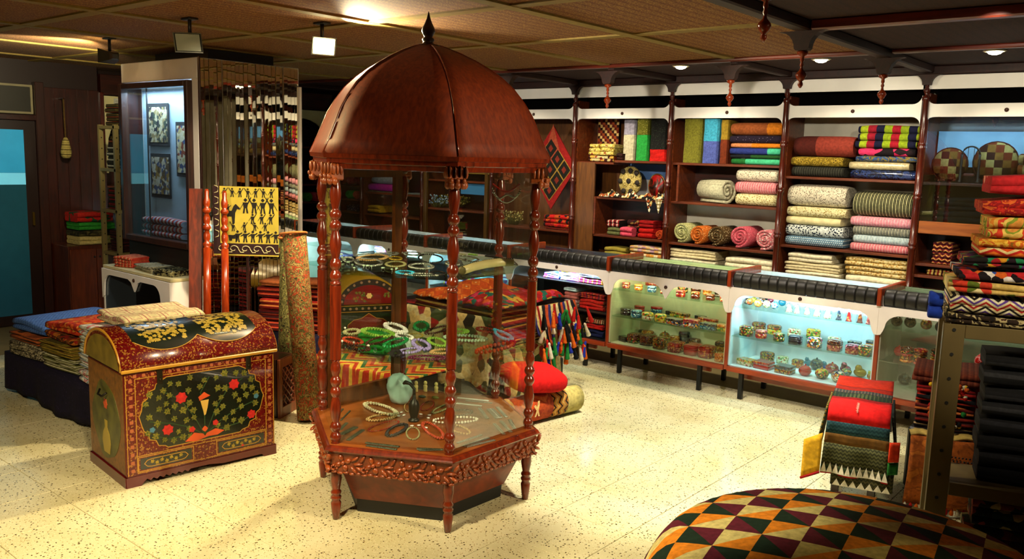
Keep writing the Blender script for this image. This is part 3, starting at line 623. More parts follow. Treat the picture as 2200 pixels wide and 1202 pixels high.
# ---- bay E: diamond kilim and a red pile
kp = yp(1205, 260, 7.03); kx = yp(1203, 350, 7.03).x-.11
t_ = thing('hanging_kilim', 'red kilim with black diamonds hung corner up beside the dome', 'kilim', (kx, 7.045, 1.635), 0); s_ = .315
def dia(sz, h=1.12): return [(0, -sz*h), (sz, 0), (0, sz*h), (-sz, 0)]
MB().prism(dia(.30, 1.42), 0, .012).build('red_field', cl('kilim red', '#7e1210'), t_)
MB().prism([(0, .02), (.09, .14*1.22), (.0, .36*1.22), (-.09, .14*1.22)], -.003, 0).build('rust_corner', cl('kilim rust', '#8a3a24'), t_)
KB = cl('kilim black', '#14120c'); KG = cl('kilim gold line', '#8a6a28'); KR = cl('kilim brick', '#6a2014')
for i in range(-1, 2):
    for j in range(-2, 2):
        cx, cz = (i-j)*.088-.02, (i+j)*.107-.02
        if abs(cx) > .23 or abs(cz)/1.22+abs(cx) > .30: continue
        MB().prism([(cx+x, cz+z_) for x, z_ in dia(.088, 1.22)], -.002, -.0).build('diamond_border', KG, t_)
        MB().prism([(cx+x, cz+z_) for x, z_ in dia(.078, 1.22)], -.005, -.0).build('diamond', KB, t_)
        MB().prism([(cx+x, cz+z_) for x, z_ in dia(.03, 1.3)], -.007, -.0).build('diamond_centre', KR, t_)
RED_KIL = pat('red black kilim mix', 'zig', ('#8a1410', '#140a08', '#a8681c', '#140a08', '#a01c14', '#3a0c0a'), (22, 22, 40), 'xz', dist=.3)
pstack(1166, 1236, [(490, RED_KIL, 4, 'red and black folded kilims in the bay beside the dome'), (462, pat('bright red kilim', 'cells', ('#c01410', '#8a0c0c', '#14100c', '#b84a14'), 24), 3, 'bright red folded kilims on top beside the dome')], .28, 1.0)
# ---- bays behind the pavilion
pstack(935, 1040, [(385, pat('plum wrap', 'flor', ('#2a0a1a', '#4a1430', '#1a0810', '#5a1c2c'), 18, rough=.4), 2, 'plum wrapped bedding above the pale wooden rail')], .26, 1.62)
tag(MB().rbox(BX['F']+.56, BX['F']+1.0, 7.06, 7.08, 1.30, 1.42).build('blue_lit_panel', plain('blue lit glass', '#3a78a8', .35)), 'blue panel standing for lit glass under the pale wooden rail', 'box')  # lit blue glass drawn as a solid panel, the glow put into its colour
FLW = pat('dried flower yellow', 'cells', ('#6a6a14', '#a89a30', '#4a4a10', '#c0b458'), 60)
def flowers(label, px, py, w_, mat, n, zz, Y):
    p = yp(px, py, Y); k_ = math.floor((p.x+1.84)/BW); p.x = min(max(p.x, -1.84+BW*k_+w_/2+.05), -1.84+BW*(k_+1)-w_/2-.03); m = MB(); st = MB(); r_ = random.Random(px)
    for k in range(n):
        x, y, h = r_.uniform(-w_/2, w_/2), r_.uniform(-.06, .06), r_.uniform(.04, .13)*(1.1-abs(0))
        st.tube([(x*.5, y*.5, 0), (x, y, h)], .0015, 3); m.ball((x, y, h), .009, nu=5, nv=3)
    t_ = thing('dried_flowers', label, 'flowers', (p.x, Y, zz)); m.build('blossoms', mat, t_); st.build('stems', plain('dry stem', '#5a5a1c', .8), t_)
flowers('bunch of yellow dried flowers seen through the pavilion glass', 955, 450, .42, FLW, 260, 1.123, 7.27)
flowers('bunch of pale blue dried flowers beside the yellow ones', 925, 465, .22, pat('dried flower blue', 'cells', ('#7a98b0', '#a8bcc8', '#5a7488'), 60), 100, 1.123, 7.11)
flowers('small bunch of cream dried flowers right of the yellow bunch', 1095, 462, .26, pat('dried flower cream', 'cells', ('#b0a050', '#d0c480', '#8a6a30'), 60), 120, 1.002, 7.16)
STW = pat('blue white stripe pile', 'bands', ('#c8ccc4', '#5a7080', '#d8d8cc', '#8a8a60'), 40, 'z')
pstack(868, 892, [(415, STW, 5, 'tall pile of blue and white striped sheets behind the pavilion post')], .2, 1.252, 7.07)
pstack(790, 842, [(461, cl('dark brown cloth', '#1c0e08'), 1, 'dark brown folded blanket at the bottom of the far pile', 782, 815),
  (440, cl('mustard wool', '#a8861c'), 2, 'mustard yellow folded blanket in the far corner pile', 768, 815)], .26, .98, 7.06)
pstack(795, 848, [(412, pat('grey sprig far', 'dots', None, 50, stops=[(0, '#b8b89a'), (.25, '#5a5c50')]), 2, 'grey sprigged bedding in the far corner pile', 783, 848), (395, MAGENTA, 1, 'magenta satin cushion bedding seen through the glass', 787, 845),
  (379, cl('silver cloth', '#7a8088'), 1, 'silver grey bedding above the magenta one'), (366, WHITEC, 1, 'white rolled duvet on top of the far corner pile', 787, 845)], .26, 1.25, 7.06)
# ---- bay A contents
pstack(2003, 2050, [(520, pat('burgundy zigzag', 'zig', ('#5a0c10', '#c09048', '#7a1018', '#2a0a0c'), (24, 24, 30), 'xz'), 7, 'burgundy zigzag folded kilims behind the textile rack')], .26, 1.02)
folded('yellow and red folded edge cloth beneath the burgundy pile', pat('yellow red bands', 'bands', ('#b89a48', '#7a1410', '#c8b060', '#3a0c0a'), 18, 'x'), (yp(2025, 605, 7.1).x, 7.18, .9315), .26, .2, .05, 2)
folded('black folded velvet on the cupboard middle shelf', pat('black velvet', 'flor', ('#060606', '#0c0c0e', '#1a1a1e', '#060606'), 14), (BX['A']+.35, 7.2, 1.345), .5, .26, .09, 2)
folded('second black folded velvet lying on the first', pat('black velvet', 'flor', ('#060606',), 14), (BX['A']+.36, 7.2, 1.4365), .48, .25, .1, 3)
PATCH = pat('patchwork triangles', 'check', ('#7a2c10', '#b89a58', '#3a1408', '#8a5a20'), 18, 'xz')
for (px, l) in ((2044, 'left round patchwork cushion in the glazed cupboard'), (2142, 'right round patchwork cushion in the glazed cupboard')):
    p = yp(px, 320, 7.2); t_ = thing('round_cushion', l, 'cushion', (p.x, 7.2, 1.651)); r_ = .125 if px < 2100 else .15
    MB().lathe([(.0, -.05), (.5, -.048), (.85, -.035), (1, 0), (.85, .035), (0, .05)], 24, Matrix.Translation((0, 0, r_)) @ Matrix.Rotation(pi/2, 4, 'X') @ Matrix.Diagonal((r_, r_, 1, 1))).build('cover', PATCH, t_)
    MB().tube([(r_*cos(2*pi*i/24), 0, r_+r_*sin(2*pi*i/24)) for i in range(24)], .006, 5, True).build('piping', cl('maroon', '#47100c'), t_)
p = yp(2088, 330, 7.15); t_ = thing('toy_swing', 'tiny dark carved swing with arch in the glazed cupboard', 'ornament', (p.x, 7.13, 1.643))
DK = plain('dark carved wood', '#2a1810', .5)
for s_ in (-1, 1): MB().lathe([(.016, 0), (.016, .01), (.008, .02), (.012, .08), (.007, .1), (.011, .16), (.007, .18), (.01, .21)], 8, Matrix.Translation((s_*.06, 0, 0))).build('pillar', DK, t_)
MB().tube([(.06*cos(pi*i/10), 0, .21+.06*sin(pi*i/10)) for i in range(11)], .007).build('arch', DK, t_)
for s_ in (-1, 1): MB().tube([(s_*.02, 0, .26), (s_*.02, 0, .07)], .002, 4).build('cord', DK, t_)
MB().rbox(-.035, .035, -.02, .02, .05, .07).build('swing_seat', plain('red seat', '#6a2410', .5), t_)
pstack(2186, 2212, [(330, pat('orange patch pile', 'check', ('#9a4a18', '#c0a060', '#5a1c0c', '#b87828'), 14, 'xz'), 3, 'orange patchwork folded quilts in the glazed cupboard')], .2, 1.64, 7.07)
# ================================================================ display counters
CB = [-1.70-1.065*k for k in range(-1, 7)]; CY = 5.85; CW = 1.065; CTOP = .925
pad_me = MB()
def padmesh(pw):
    m = MB(); n = 6; v = []; fs = []; prof = [(.10, .0), (.0, .0), (-.016, .02), (-.022, .055), (-.016, .088), (.004, .108), (.035, .114), (.07, .11), (.10, .092)]
    for i in range(n+1):
        f = i/n; b = sin(pi*f)**.3 if 0 < f < 1 else 0
        for (y, z) in prof: v.append((pw*f, .03+(y-.03)*(.965+.035*b), .05+(z-.05)*(.965+.035*b)))
    q = len(prof)
    for i in range(n):
        for j in range(q-1): fs.append((i*q+j, i*q+j+1, (i+1)*q+j+1, (i+1)*q+j))
    fs += [list(range(q))[::-1], [n*q+j for j in range(q)]]
    m.add(v, fs, True); return m.mesh('leather_pad', LEATHER)
NP = 15; PADM = padmesh((CW-.05)/NP)
def apron(w_, style):
    zt = .835; zb = .785; e = .64
    p = [(0, zt), (w_, zt), (w_, e)]
    hw = .035
    def endL(): return [(hw*.6, e+.004), (hw, e+.03)]+[(hw+.01, .70)]+arc(hw+.01+.10, .70, .10, 180, 90, 6, zb-.70)
    right = [(w_-x, z) for x, z in endL()]
    mid = []
    if style == 'point':
        c = w_/2; mid = [(c+.11, zb), (c+.065, zb-.02), (c+.035, zb-.055), (c, zb-.115), (c-.035, zb-.055), (c-.065, zb-.02), (c-.11, zb)]
    p += right+mid+endL()[::-1]+[(0, e)]
    return p
WIN = {'white': WHITE_IN}
UW = wood('counter trim wood', '#74240b', '#9a3a12', 'z', .3); UWX = wood('counter trim wood lengthwise', '#74240b', '#9a3a12', 'x', .3)
def counter(label, xl, style='plain', shelfm=GLASS_SH, lining=WHITE_IN, right=False, lit=0):
    t_ = thing('display_counter', label, 'counter', (xl, CY, 0))
    for x in ((0,) if not right else (0, CW)):
        e = MB().rbox(x-.014, x+.014, .0005, .5, .205, .835, .003).build('end_panel', UW, t_)
        pass
        MB().rbox(x-.014, x+.014, -.034, .5, .836, .955, .004).build('top_rail', UW, t_)
    MB().rbox(.013, CW-.016, -.008, .03, .198, .235, .003).build('bottom_rail', UWX, t_)
    MB().rbox(.07, CW-.16, .09, .11, .14, .198, .003).build('lower_rail', UWX, t_)
    MB().box(.013, CW-.016, .03, .49, .215, .24).build('floor_board', lining, t_)
    MB().box(.013, CW-.016, .48, .495, .24, .90).build('back_panel', lining, t_)
    for x0 in (.0141, CW-.024): MB().box(x0, x0+.008, .012, .48, .24, .90).build('side_lining', lining, t_)
    for z in (.69, .468): MB().box(.024, CW-.024, .025, .46 if z < .6 else .40, z-.008, z).build('glass_shelf', shelfm, t_)
    MB().box(.015, CW-.017, .006, .010, .237, .83).build('front_pane', GLASS, t_)
    a = MB().prism(apron(CW-.001, style), -.012, -.0005).build('apron', WHITE, t_)
    place(ros_me, 'rosette', a, (CW/2, -.012, .765 if style == 'point' else .812), (0, 0, 0), (.9, 1, .9))
    MB().box(.015, CW-.017, .085, .50, CTOP-.008, CTOP).build('top_pane', GLASS_SH if not lit else GLASS, t_)
    MB().rbox(.015, CW-.017, .488, .5, CTOP-.03, CTOP-.0085, .002).build('rear_rail', lining, t_)
    for i in range(NP): place(PADM, 'leather_pad', t_, (.025+(CW-.05)/NP*i, 0, .834))
    for x in (.11, CW-.23):
        for y in (.0, .42): MB().rbox(x, x+.032, y, y+.032, 0, .215, .002).build('leg', plain('black steel leg', '#141414', .4, .4), t_)
    if lit:
        MB().lathe([(.012, 0), (.012, CW-.2)], 10, Matrix.Translation((.1, .055, .802)) @ Matrix.Rotation(pi/2, 4, 'Y')).build('fluorescent_tube', plain('lit fluorescent tube', '#d8f0ff', .3, emit=lit*2.2), t_)
        area('counter_area_light', (xl+CW/2, CY+.035, .80), (xl+CW/2, CY+.40, .62), lit*2.0, .9, .025, COOL)
    return t_
LB = plain('blue white lit lining', '#cfe2ea', .5)  # white lining with the tube's bluish light put into its colour
DKL = plain('dark counter shelf board', '#141618', .5)
cu4 = counter('dim display counter with bangles at the far right of the run', CB[1], 'plain', GLASS_SH, plain('dim grey lining', '#a8a290', .6), True)  # the counter's dimness is put into a greyer lining colour
cu3 = counter('brightly lit display counter of painted pots and boxes', CB[2], 'plain', GLASS_SH, LB, False, 7)
cu2 = counter('display counter of lacquered boxes with a pointed white apron', CB[3], 'point', GLASS_SH, plain('warm lit white lining', '#c8c59c', .55))  # warm light inside is put into the yellower lining colour
area('counter_area_light', (CB[3]+CW/2, CY+.035, .80), (CB[3]+CW/2, CY+.40, .55), 3.5, .9, .025, (1, .92, .6))  # added warm light to brighten the boxes; this counter has no tube
cu1 = counter('display counter packed with folded cloth right of the pavilion', CB[4], 'plain', DKL, DKL, False, 8)
cu0 = counter('display counter glimpsed through the right half of the pavilion', CB[5], 'point', GLASS_SH, LB, False, 6)
cum = counter('display counter glimpsed through the left half of the pavilion', CB[6], 'point', GLASS_SH, WHITE_IN, False, 6)
cun = counter('farthest display counter of the run in the corner', CB[7], 'point', GLASS_SH, WHITE_IN, False, 5)
# ---- small lacquer goods
def rr_prism(w_, d, h, r, b=.004, dome=0):             # rounded box with eased top, optionally domed
    m = MB(); n = 5; ring = []
    for cx, cy, a0 in ((w_/2-r, d/2-r, 0), (-w_/2+r, d/2-r, 90), (-w_/2+r, -d/2+r, 180), (w_/2-r, -d/2+r, 270)):
        ring += [(cx+r*cos(R(a0+90*i/n)), cy+r*sin(R(a0+90*i/n))) for i in range(n+1)]
    lev = [(0, 1), (h-b, 1), (h, 1-2*b/min(w_, d))]
    if dome: lev = [(0, .94), (h*.12, 1), (h*.45, 1), (h*.46, .97), (h*.5, 1.0), (h*.75, .94), (h*.92, .78), (h, .45)]
    q = len(ring); v = [(x*s_, y*s_, z) for z, s_ in lev for x, y in ring]; fs = []
    for k in range(len(lev)-1):
        for j in range(q): l = (j+1) % q; fs.append((k*q+j, k*q+l, (k+1)*q+l, (k+1)*q+j))
    m.add(v, fs, True); o = len(m.v)-len(v); m.f.append([o+j for j in range(q)][::-1]); m.s.append(False); m.f.append([o+(len(lev)-1)*q+j for j in range(q)]); m.s.append(bool(dome)); return m
def LQ(name, cols, s_=45, kind='cells'): return pat('lacquer '+name, kind, cols, s_*1.7, rough=.18, spec=.6, coat=.6, wear=.1)
LG = {'gold': LQ('gold floral', ('#8a6a1c', '#3a2a0c', '#b08a30', '#5a3a10', '#9a2c10'), 60), 'red': LQ('red floral', ('#8a0c0c', '#a81a10', '#7a0a0a', '#c08030', '#8a0c0c'), 60),
 'brown': LQ('brown gilt', ('#4a1a0a', '#7a4a18', '#3a1208', '#5c220c'), 60), 'green': LQ('green floral', ('#0e2a14', '#2a5a20', '#a02818', '#1c4020', '#c0a030'), 60),
 'dark': LQ('black gilt', ('#120e0c', '#2a221a', '#1a1412', '#4a3a20'), 60), 'blue': LQ('blue floral', ('#1c4a6a', '#3a7a90', '#14384e', '#8ab0a0'), 60),
 'yellow': LQ('yellow floral', ('#c0a028', '#d0b840', '#b02c14', '#c8a830', '#3a7a2c'), 50), 'cream': LQ('cream floral', ('#d8d0a8', '#c8c090', '#b04a30', '#e0d8b8', '#6a8a4a'), 55),
 'orange': LQ('orange gilt', ('#b0561a', '#c87828', '#8a3a10', '#d09a40'), 60), 'navy': LQ('navy gloss', ('#0e1422', '#141c30', '#0c101c'), 40), 'multi': LQ('bright floral on black', ('#140e10', '#c03018', '#e0a030', '#2a3a80', '#e8e0d0', '#2a6a3a'), 50),
 'plainred': plain('plain red lacquer', '#9a0e0c', .15, coat=.8), 'teal': plain('teal lacquer', '#156a80', .15, coat=.8), 'pblue': plain('blue lacquer', '#1a3a8a', .15, coat=.8), 'slate': LQ('slate gilt', ('#1c2a34', '#2c3c46', '#14202a', '#6a6a48'), 55),
 'plum': LQ('plum floral', ('#5a0c28', '#7a1438', '#3a0818', '#b04a60'), 55), 'goldp': plain('gilded lacquer', '#b07a14', .2, .6, coat=.4), 'rose': LQ('rose gilt', ('#8a2a2a', '#a85048', '#6a2020', '#c09058'), 60)}
def item(kind, px, py, pw, ph, z, col, label, col2=None, deep=1.0, rz=0, cat='box', ymax=6.26):
    p = zp(px, py, z); s_ = mpp(p)
    y = min(max(p.y, 5.89), ymax); x = p.x + (y-p.y)*(p.x/p.y)
    w_ = pw*s_; u_ = math.floor((x+1.70)/1.065); e_ = .034+w_*.62; x = min(max(x, -1.70+1.065*u_+e_), -1.70+1.065*(u_+1)-e_); h = ph*s_*.98; m_ = LG[col]; m2 = LG[col2 or col]
    nm = {'round': 'lacquer_box', 'pill': 'lacquer_box', 'flat': 'lacquer_box', 'pot': 'lacquer_pot', 'cat': 'painted_animal', 'sphere': 'painted_ball', 'bell': 'wrapped_figurine', 'bangles': 'bangle_stack'}[kind]
    d = w_*deep
    t_ = thing(nm, label, cat, (x, min(y+d*.5, 6.31-d*.5), z+.0012), rz)
    if kind == 'round':
        MB().lathe([(.46*w_, 0), (.5*w_, .004), (.5*w_, h*.62)], 18, None, True, 1, deep).build('body', m_, t_)
        MB().lathe([(.515*w_, h*.62), (.515*w_, h*.9), (.46*w_, h*.98), (.2*w_, h), (.001, h)], 18, None, True, 1, deep).build('lid', m2, t_)
    elif kind == 'pill':
        rr_prism(w_, d, h*.52, w_*.3, .003).build('body', m_, t_)
        m = rr_prism(w_*1.02, d*1.02, h*.48, w_*.3, .003, 1); m.v = [(a, b, c+h*.52) for a, b, c in m.v]; m.build('lid', m2, t_)
    elif kind == 'flat':
        rr_prism(w_, d, h*.55, .004, .001).build('body', m_, t_); m = rr_prism(w_*1.02, d*1.02, h*.45, .005, .003); m.v = [(a, b, c+h*.55) for a, b, c in m.v]; m.build('lid', m2, t_)
    elif kind == 'pot':
        r_ = w_/2; MB().lathe([(r_*.45, 0), (r_*.75, h*.08), (r_, h*.36), (r_*.98, h*.5)], 18).build('body', m_, t_)
        MB().lathe([(r_*.99, h*.5), (r_*.9, h*.64), (r_*.55, h*.82), (r_*.12, h*.88)], 18).build('lid', m2, t_)
        MB().lathe([(r_*.12, h*.87), (r_*.16, h*.92), (r_*.1, h*.97), (r_*.02, h)], 10).build('knob', m2, t_)
    elif kind == 'sphere': MB().ball((0, 0, w_/2), w_/2, nu=14, nv=9).build('ball', m_, t_)
    elif kind == 'cat':
        r_ = w_/2; MB().ball((0, 0, h*.36), r_, 1, .8, h*.36/r_, 12, 8).build('body', m_, t_); MB().ball((-r_*.2, -r_*.25, h*.72), r_*.55, nu=10, nv=7).build('head', m2, t_)
        for s2 in (-1, 1): MB().lathe([(r_*.16, 0), (r_*.001, h*.16)], 5, Matrix.Translation((-r_*.2+s2*r_*.28, -r_*.25, h*.85))).build('ear', m2, t_)
    elif kind == 'bell':
        r_ = w_/2; MB().lathe([(r_, 0), (r_*.8, h*.1), (r_*.55, h*.5), (r_*.35, h*.7), (r_*.3, h*.8)], 12).build('body', m_, t_); MB().ball((0, 0, h*.87), r_*.34, nu=8, nv=6).build('head', m2, t_)
        MB().lathe([(r_*1.15, 0), (r_*1.1, h*.6), (r_*.7, h*.95), (r_*.2, h*1.05)], 9).build('wrapper', glass('cellophane', (.92, .95, .97), .12, .08), t_)
    elif kind == 'bangles':
        n = 5
        for k in range(n): MB().tube([(w_*.45*cos(2*pi*i/20), w_*.45*sin(2*pi*i/20), h/n*(k+.5)) for i in range(20)], h/n*.5, 6, True).build('bangle', LG[('orange', 'gold', 'red', 'green', 'brown')[k % 5]] if col == 'orange' else LG[('red', 'green', 'gold', 'brown', 'red')[k % 5]], t_)
    return t_
L2 = 'among lacquer boxes'
Zt, Zm, Zb = .69, .468, .24
def c7(x, y): return 1290+x/4.806, 580+y/4.806
def I2(kind, x, y, w_, h, z, col, label, col2=None, deep=1., rz=0):
    a, b = c7(x, y); return item(kind, a, b, w_/4.806, h/4.806, z, col, label+' '+L2, col2, deep, rz)
I2('round', 240, 195, 85, 65, Zt, 'rose', 'small rose round box at the left end of the upper shelf')
I2('round', 345, 140, 140, 75, Zt, 'green', 'large dark green round box at the back of the upper shelf')
I2('round', 370, 215, 85, 62, Zt, 'orange', 'small orange gilt round box on the upper shelf')
I2('round', 525, 165, 150, 85, Zt, 'red', 'large red round box at the back of the upper shelf', None, .7)
I2('round', 505, 235, 95, 65, Zt, 'blue', 'small blue floral round box on the upper shelf')
I2('round', 630, 250, 60, 55, Zt, 'rose', 'small rose box half hidden by the apron point')
I2('round', 830, 240, 110, 60, Zt, 'green', 'dark green round box behind a maroon one', None, .7)
I2('round', 803, 285, 100, 70, Zt, 'red', 'maroon round box on the upper shelf')
I2('round', 965, 250, 110, 60, Zt, 'brown', 'brown round box behind the gilt floral one', None, .7)
I2('round', 958, 305, 92, 75, Zt, 'brown', 'brown gilt floral round box on the upper shelf', 'gold')
I2('round', 1085, 265, 95, 60, Zt, 'orange', 'orange brown round box at the back right of the upper shelf', None, .7)
I2('round', 1112, 322, 95, 68, Zt, 'brown', 'dark brown round box near the right of the upper shelf')
I2('round', 1205, 285, 90, 55, Zt, 'dark', 'black gilt round box at the back right of the upper shelf', None, .7)
I2('round', 1250, 335, 70, 60, Zt, 'rose', 'rose round box at the right end of the upper shelf')
I2('round', 198, 468, 135, 75, Zm, 'dark', 'charcoal round box at the left end of the middle shelf')
I2('round', 365, 435, 115, 65, Zm, 'plainred', 'plain red round box at the back of the middle shelf', None, .7)
I2('round', 337, 500, 118, 80, Zm, 'blue', 'blue green round box on the middle shelf')
I2('round', 558, 445, 130, 62, Zm, 'blue', 'blue round box with a red lid on the middle shelf', 'plainred', .7)
I2('pill', 462, 520, 120, 78, Zm, 'cream', 'cream floral rounded box on the middle shelf', 'yellow', .8)
I2('pill', 595, 545, 120, 85, Zm, 'yellow', 'yellow floral rounded box on the middle shelf', None, .8)
I2('flat', 730, 460, 125, 40, Zm, 'dark', 'flat black gilt box at the back of the middle shelf', None, .6, .15)
I2('flat', 800, 500, 220, 55, Zm, 'yellow', 'long yellow floral pencil box on the middle shelf', 'gold', .35, -.25)
I2('flat', 745, 570, 175, 60, Zm, 'multi', 'black floral flat box with a dark lid on the middle shelf', 'dark', .6, -.1)
I2('flat', 915, 610, 160, 85, Zm, 'multi', 'coral floral flat box on the middle shelf', 'red', .6, .25)
I2('flat', 1090, 560, 200, 55, Zm, 'orange', 'long coral gilt flat box behind the blue one', 'red', .4, -.1)
I2('flat', 1100, 625, 170, 70, Zm, 'blue', 'dusty blue flat box on the middle shelf', 'slate', .6, .05)
I2('flat', 1250, 640, 125, 70, Zm, 'yellow', 'yellow and red flat box at the right of the middle shelf', 'orange', .7)
I2('flat', 1020, 505, 110, 36, Zm, 'dark', 'small flat black box at the far back of the middle shelf', None, .6, -.15)
I2('flat', 150, 730, 100, 55, Zb, 'dark', 'flat charcoal box on the counter floor', None, .8, -.3)
I2('pill', 350, 650, 85, 68, Zb, 'dark', 'dark mottled box at the back left of the counter floor', None, .7)
I2('pill', 310, 760, 125, 100, Zb, 'green', 'dark green domed box with red flowers on the counter floor', 'brown', 1.3)
I2('pill', 480, 690, 130, 75, Zb, 'brown', 'copper gilt box behind the brown domed box', 'orange', .7)
I2('pill', 445, 785, 140, 105, Zb, 'brown', 'brown domed box on the counter floor', None, 1.3)
I2('pot', 660, 705, 110, 105, Zb, 'gold', 'golden melon pot with a knob')
I2('pill', 580, 820, 140, 115, Zb, 'gold', 'bright gold domed box on the counter floor', None, 1.3)
I2('pill', 745, 770, 120, 85, Zb, 'orange', 'orange gilt box behind the maroon domed one', None, .7)
I2('pill', 735, 855, 145, 105, Zb, 'rose', 'maroon gilt domed box on the counter floor', 'red', 1.3)
I2('round', 860, 750, 115, 135, Zb, 'navy', 'tall black cylinder box at the back')
I2('pill', 905, 885, 150, 110, Zb, 'plainred', 'plain bright red domed box on the counter floor', None, 1.4)
I2('pill', 965, 770, 120, 80, Zb, 'gold', 'dull gold box at the back of the counter floor', 'brown', .7)
I2('pill', 1055, 915, 150, 125, Zb, 'red', 'red gilt domed box on the counter floor', None, 1.2)
I2('pill', 1215, 850, 110, 110, Zb, 'orange', 'copper domed box at the back right corner', 'brown', .8)
I2('pill', 1215, 955, 105, 95, Zb, 'orange', 'orange domed box in the front right corner', None, 1.0)
L3 = 'in the lit counter'
def c8(x, y): return 1560+x/4.622, 600+y/4.622
def I3(kind, x, y, w_, h, z, col, label, col2=None, deep=1., rz=0, cat='box'):
    a, b = c8(x, y); return item(kind, a, b, w_/4.622, h/4.622, z, col, label+' '+L3, col2, deep, rz, cat)
for x, y, w_, c, l in ((150, 252, 66, 'dark', 'olive brown painted ball at the left end'), (215, 265, 70, 'gold', 'gold painted ball, second of the front row'), (298, 285, 76, 'orange', 'orange floral painted ball, third of the front row'), (385, 295, 78, 'cream', 'cream floral painted ball, fourth of the front row'), (465, 305, 80, 'blue', 'aqua floral painted ball, fifth of the front row'),
        (220, 215, 50, 'navy', 'navy painted ball in the back row'), (262, 240, 60, 'yellow', 'yellow painted ball in the back row'), (305, 215, 80, 'green', 'green painted ball at the back'), (345, 250, 60, 'multi', 'dark floral painted ball in the back row'), (385, 215, 60, 'slate', 'slate painted ball at the back'), (425, 250, 66, 'plum', 'plum painted ball in the back row'), (540, 275, 76, 'teal', 'teal painted ball in the back row')):
    I3('sphere', x, y, w_, w_, Zt, c, l, None, 1, 0, 'ball')
for x, y, w_, h, c, c2, l in ((610, 330, 70, 90, 'cream', 'blue', 'pale blue wrapped cup'), (690, 345, 60, 95, 'cream', 'plum', 'pale pink wrapped figurine'), (790, 355, 65, 80, 'cream', 'cream', 'squat white wrapped jar'), (885, 375, 75, 110, 'cream', 'rose', 'white wrapped doll left of centre'), (990, 395, 80, 120, 'cream', 'blue', 'white wrapped doll near the lamp'), (1105, 415, 62, 135, 'slate', 'rose', 'grey wrapped figurine with a rosy head'),
        (1205, 425, 62, 135, 'red', 'brown', 'dark red wrapped figurine'), (1315, 440, 66, 125, 'brown', 'brown', 'brown wrapped figurine'), (1405, 455, 72, 120, 'rose', 'brown', 'wine coloured wrapped figurine at the right end')):
    I3('bell', x, y, w_, h, Zt, c, l+' on the upper shelf', c2, 1, 0, 'figurine')
I3('pill', 285, 520, 135, 95, Zm, 'gold', 'gold oval box at the back left of the middle shelf', None, .7)
I3('pill', 175, 570, 135, 105, Zm, 'green', 'green domed box with red flowers on the middle shelf', None, .8)
I3('round', 322, 595, 115, 85, Zm, 'red', 'red floral round box on the middle shelf', 'rose')
I3('pill', 455, 555, 140, 100, Zm, 'yellow', 'yellow gold oval box at the back of the middle shelf', 'gold', .7)
I3('round', 498, 630, 110, 85, Zm, 'green', 'dark green round box with red flowers on the middle shelf')
I3('pill', 655, 585, 125, 90, Zm, 'cream', 'cream oval box at the back of the middle shelf', None, .7)
I3('pill', 665, 660, 130, 95, Zm, 'navy', 'navy gloss rounded box on the middle shelf', None, .8)
I3('pill', 848, 595, 140, 100, Zm, 'yellow', 'oval floral box standing behind the black floral one', None, .6)
I3('pill', 852, 695, 135, 105, Zm, 'multi', 'black floral rounded box on the middle shelf', None, .9)
I3('flat', 1060, 650, 110, 70, Zm, 'pblue', 'blue box with white lid at the back of the middle shelf', 'cream', .6)
I3('pill', 1050, 735, 135, 115, Zm, 'rose', 'brick red rounded box on the middle shelf', 'brown', 1.0)
I3('flat', 1260, 690, 120, 70, Zm, 'rose', 'rose box at the back right of the middle shelf', 'slate', .6)
I3('pill', 1232, 760, 130, 100, Zm, 'rose', 'pink gilt rounded box on the middle shelf', 'plum', .9)
I3('pill', 1430, 680, 110, 70, Zm, 'orange', 'orange edged box behind the green mottled one', 'slate', .6)
I3('pill', 1410, 785, 130, 115, Zm, 'green', 'green mottled rounded box at the right end of the middle shelf', None, .9)
I3('flat', 225, 750, 110, 50, Zb, 'yellow', 'long yellow box lying at the back left', None, 1.0, -.35)
I3('flat', 148, 855, 165, 60, Zb, 'cream', 'cream floral long box at the front left', 'yellow', .7, -.25)
I3('pill', 385, 820, 140, 95, Zb, 'gold', 'brownish gold rounded box on the floor', None, .7)
I3('flat', 345, 900, 165, 75, Zb, 'plainred', 'flat dark red box on the floor', 'red', .8, -.1)
I3('pill', 540, 845, 112, 75, Zb, 'cream', 'cream floral rounded box on the floor', None, .8)
I3('flat', 555, 945, 165, 80, Zb, 'gold', 'flat gold box with slate lid on the floor', 'slate', .8, -.05)
I3('pill', 690, 885, 112, 85, Zb, 'orange', 'tan floral rounded box on the floor', 'gold', .8)
I3('cat', 800, 845, 75, 95, Zb, 'teal', 'teal painted bird', None, 1, 0, 'figurine')
I3('pot', 870, 910, 130, 125, Zb, 'slate', 'slate blue round pot', None, 1, 0, 'pot')
I3('cat', 980, 860, 100, 80, Zb, 'pblue', 'blue painted bird', 'teal', 1, 0, 'figurine')
I3('pot', 755, 970, 128, 120, Zb, 'plainred', 'glossy red round pot', None, 1, 0, 'pot')
I3('pot', 1025, 945, 128, 115, Zb, 'plainred', 'dark cherry round pot', 'red', 1, 0, 'pot')
I3('pot', 922, 1000, 135, 120, Zb, 'green', 'green and gold floral round pot', 'yellow', 1, 0, 'pot')
I3('pot', 1085, 1035, 140, 130, Zb, 'cream', 'cream floral round pot with red blossoms', 'multi', 1, 0, 'pot')
I3('cat', 1180, 900, 110, 115, Zb, 'plum', 'plum painted cat', None, 1, 0, 'figurine')
I3('pot', 1175, 970, 100, 90, Zb, 'slate', 'grey green striped pot', 'green', 1, 0, 'pot')
I3('cat', 1305, 985, 130, 125, Zb, 'goldp', 'gilded crouching animal', None, 1, 0, 'figurine')
I3('cat', 1420, 1010, 75, 100, Zb, 'orange', 'small orange painted animal', 'yellow', 1, 0, 'figurine')
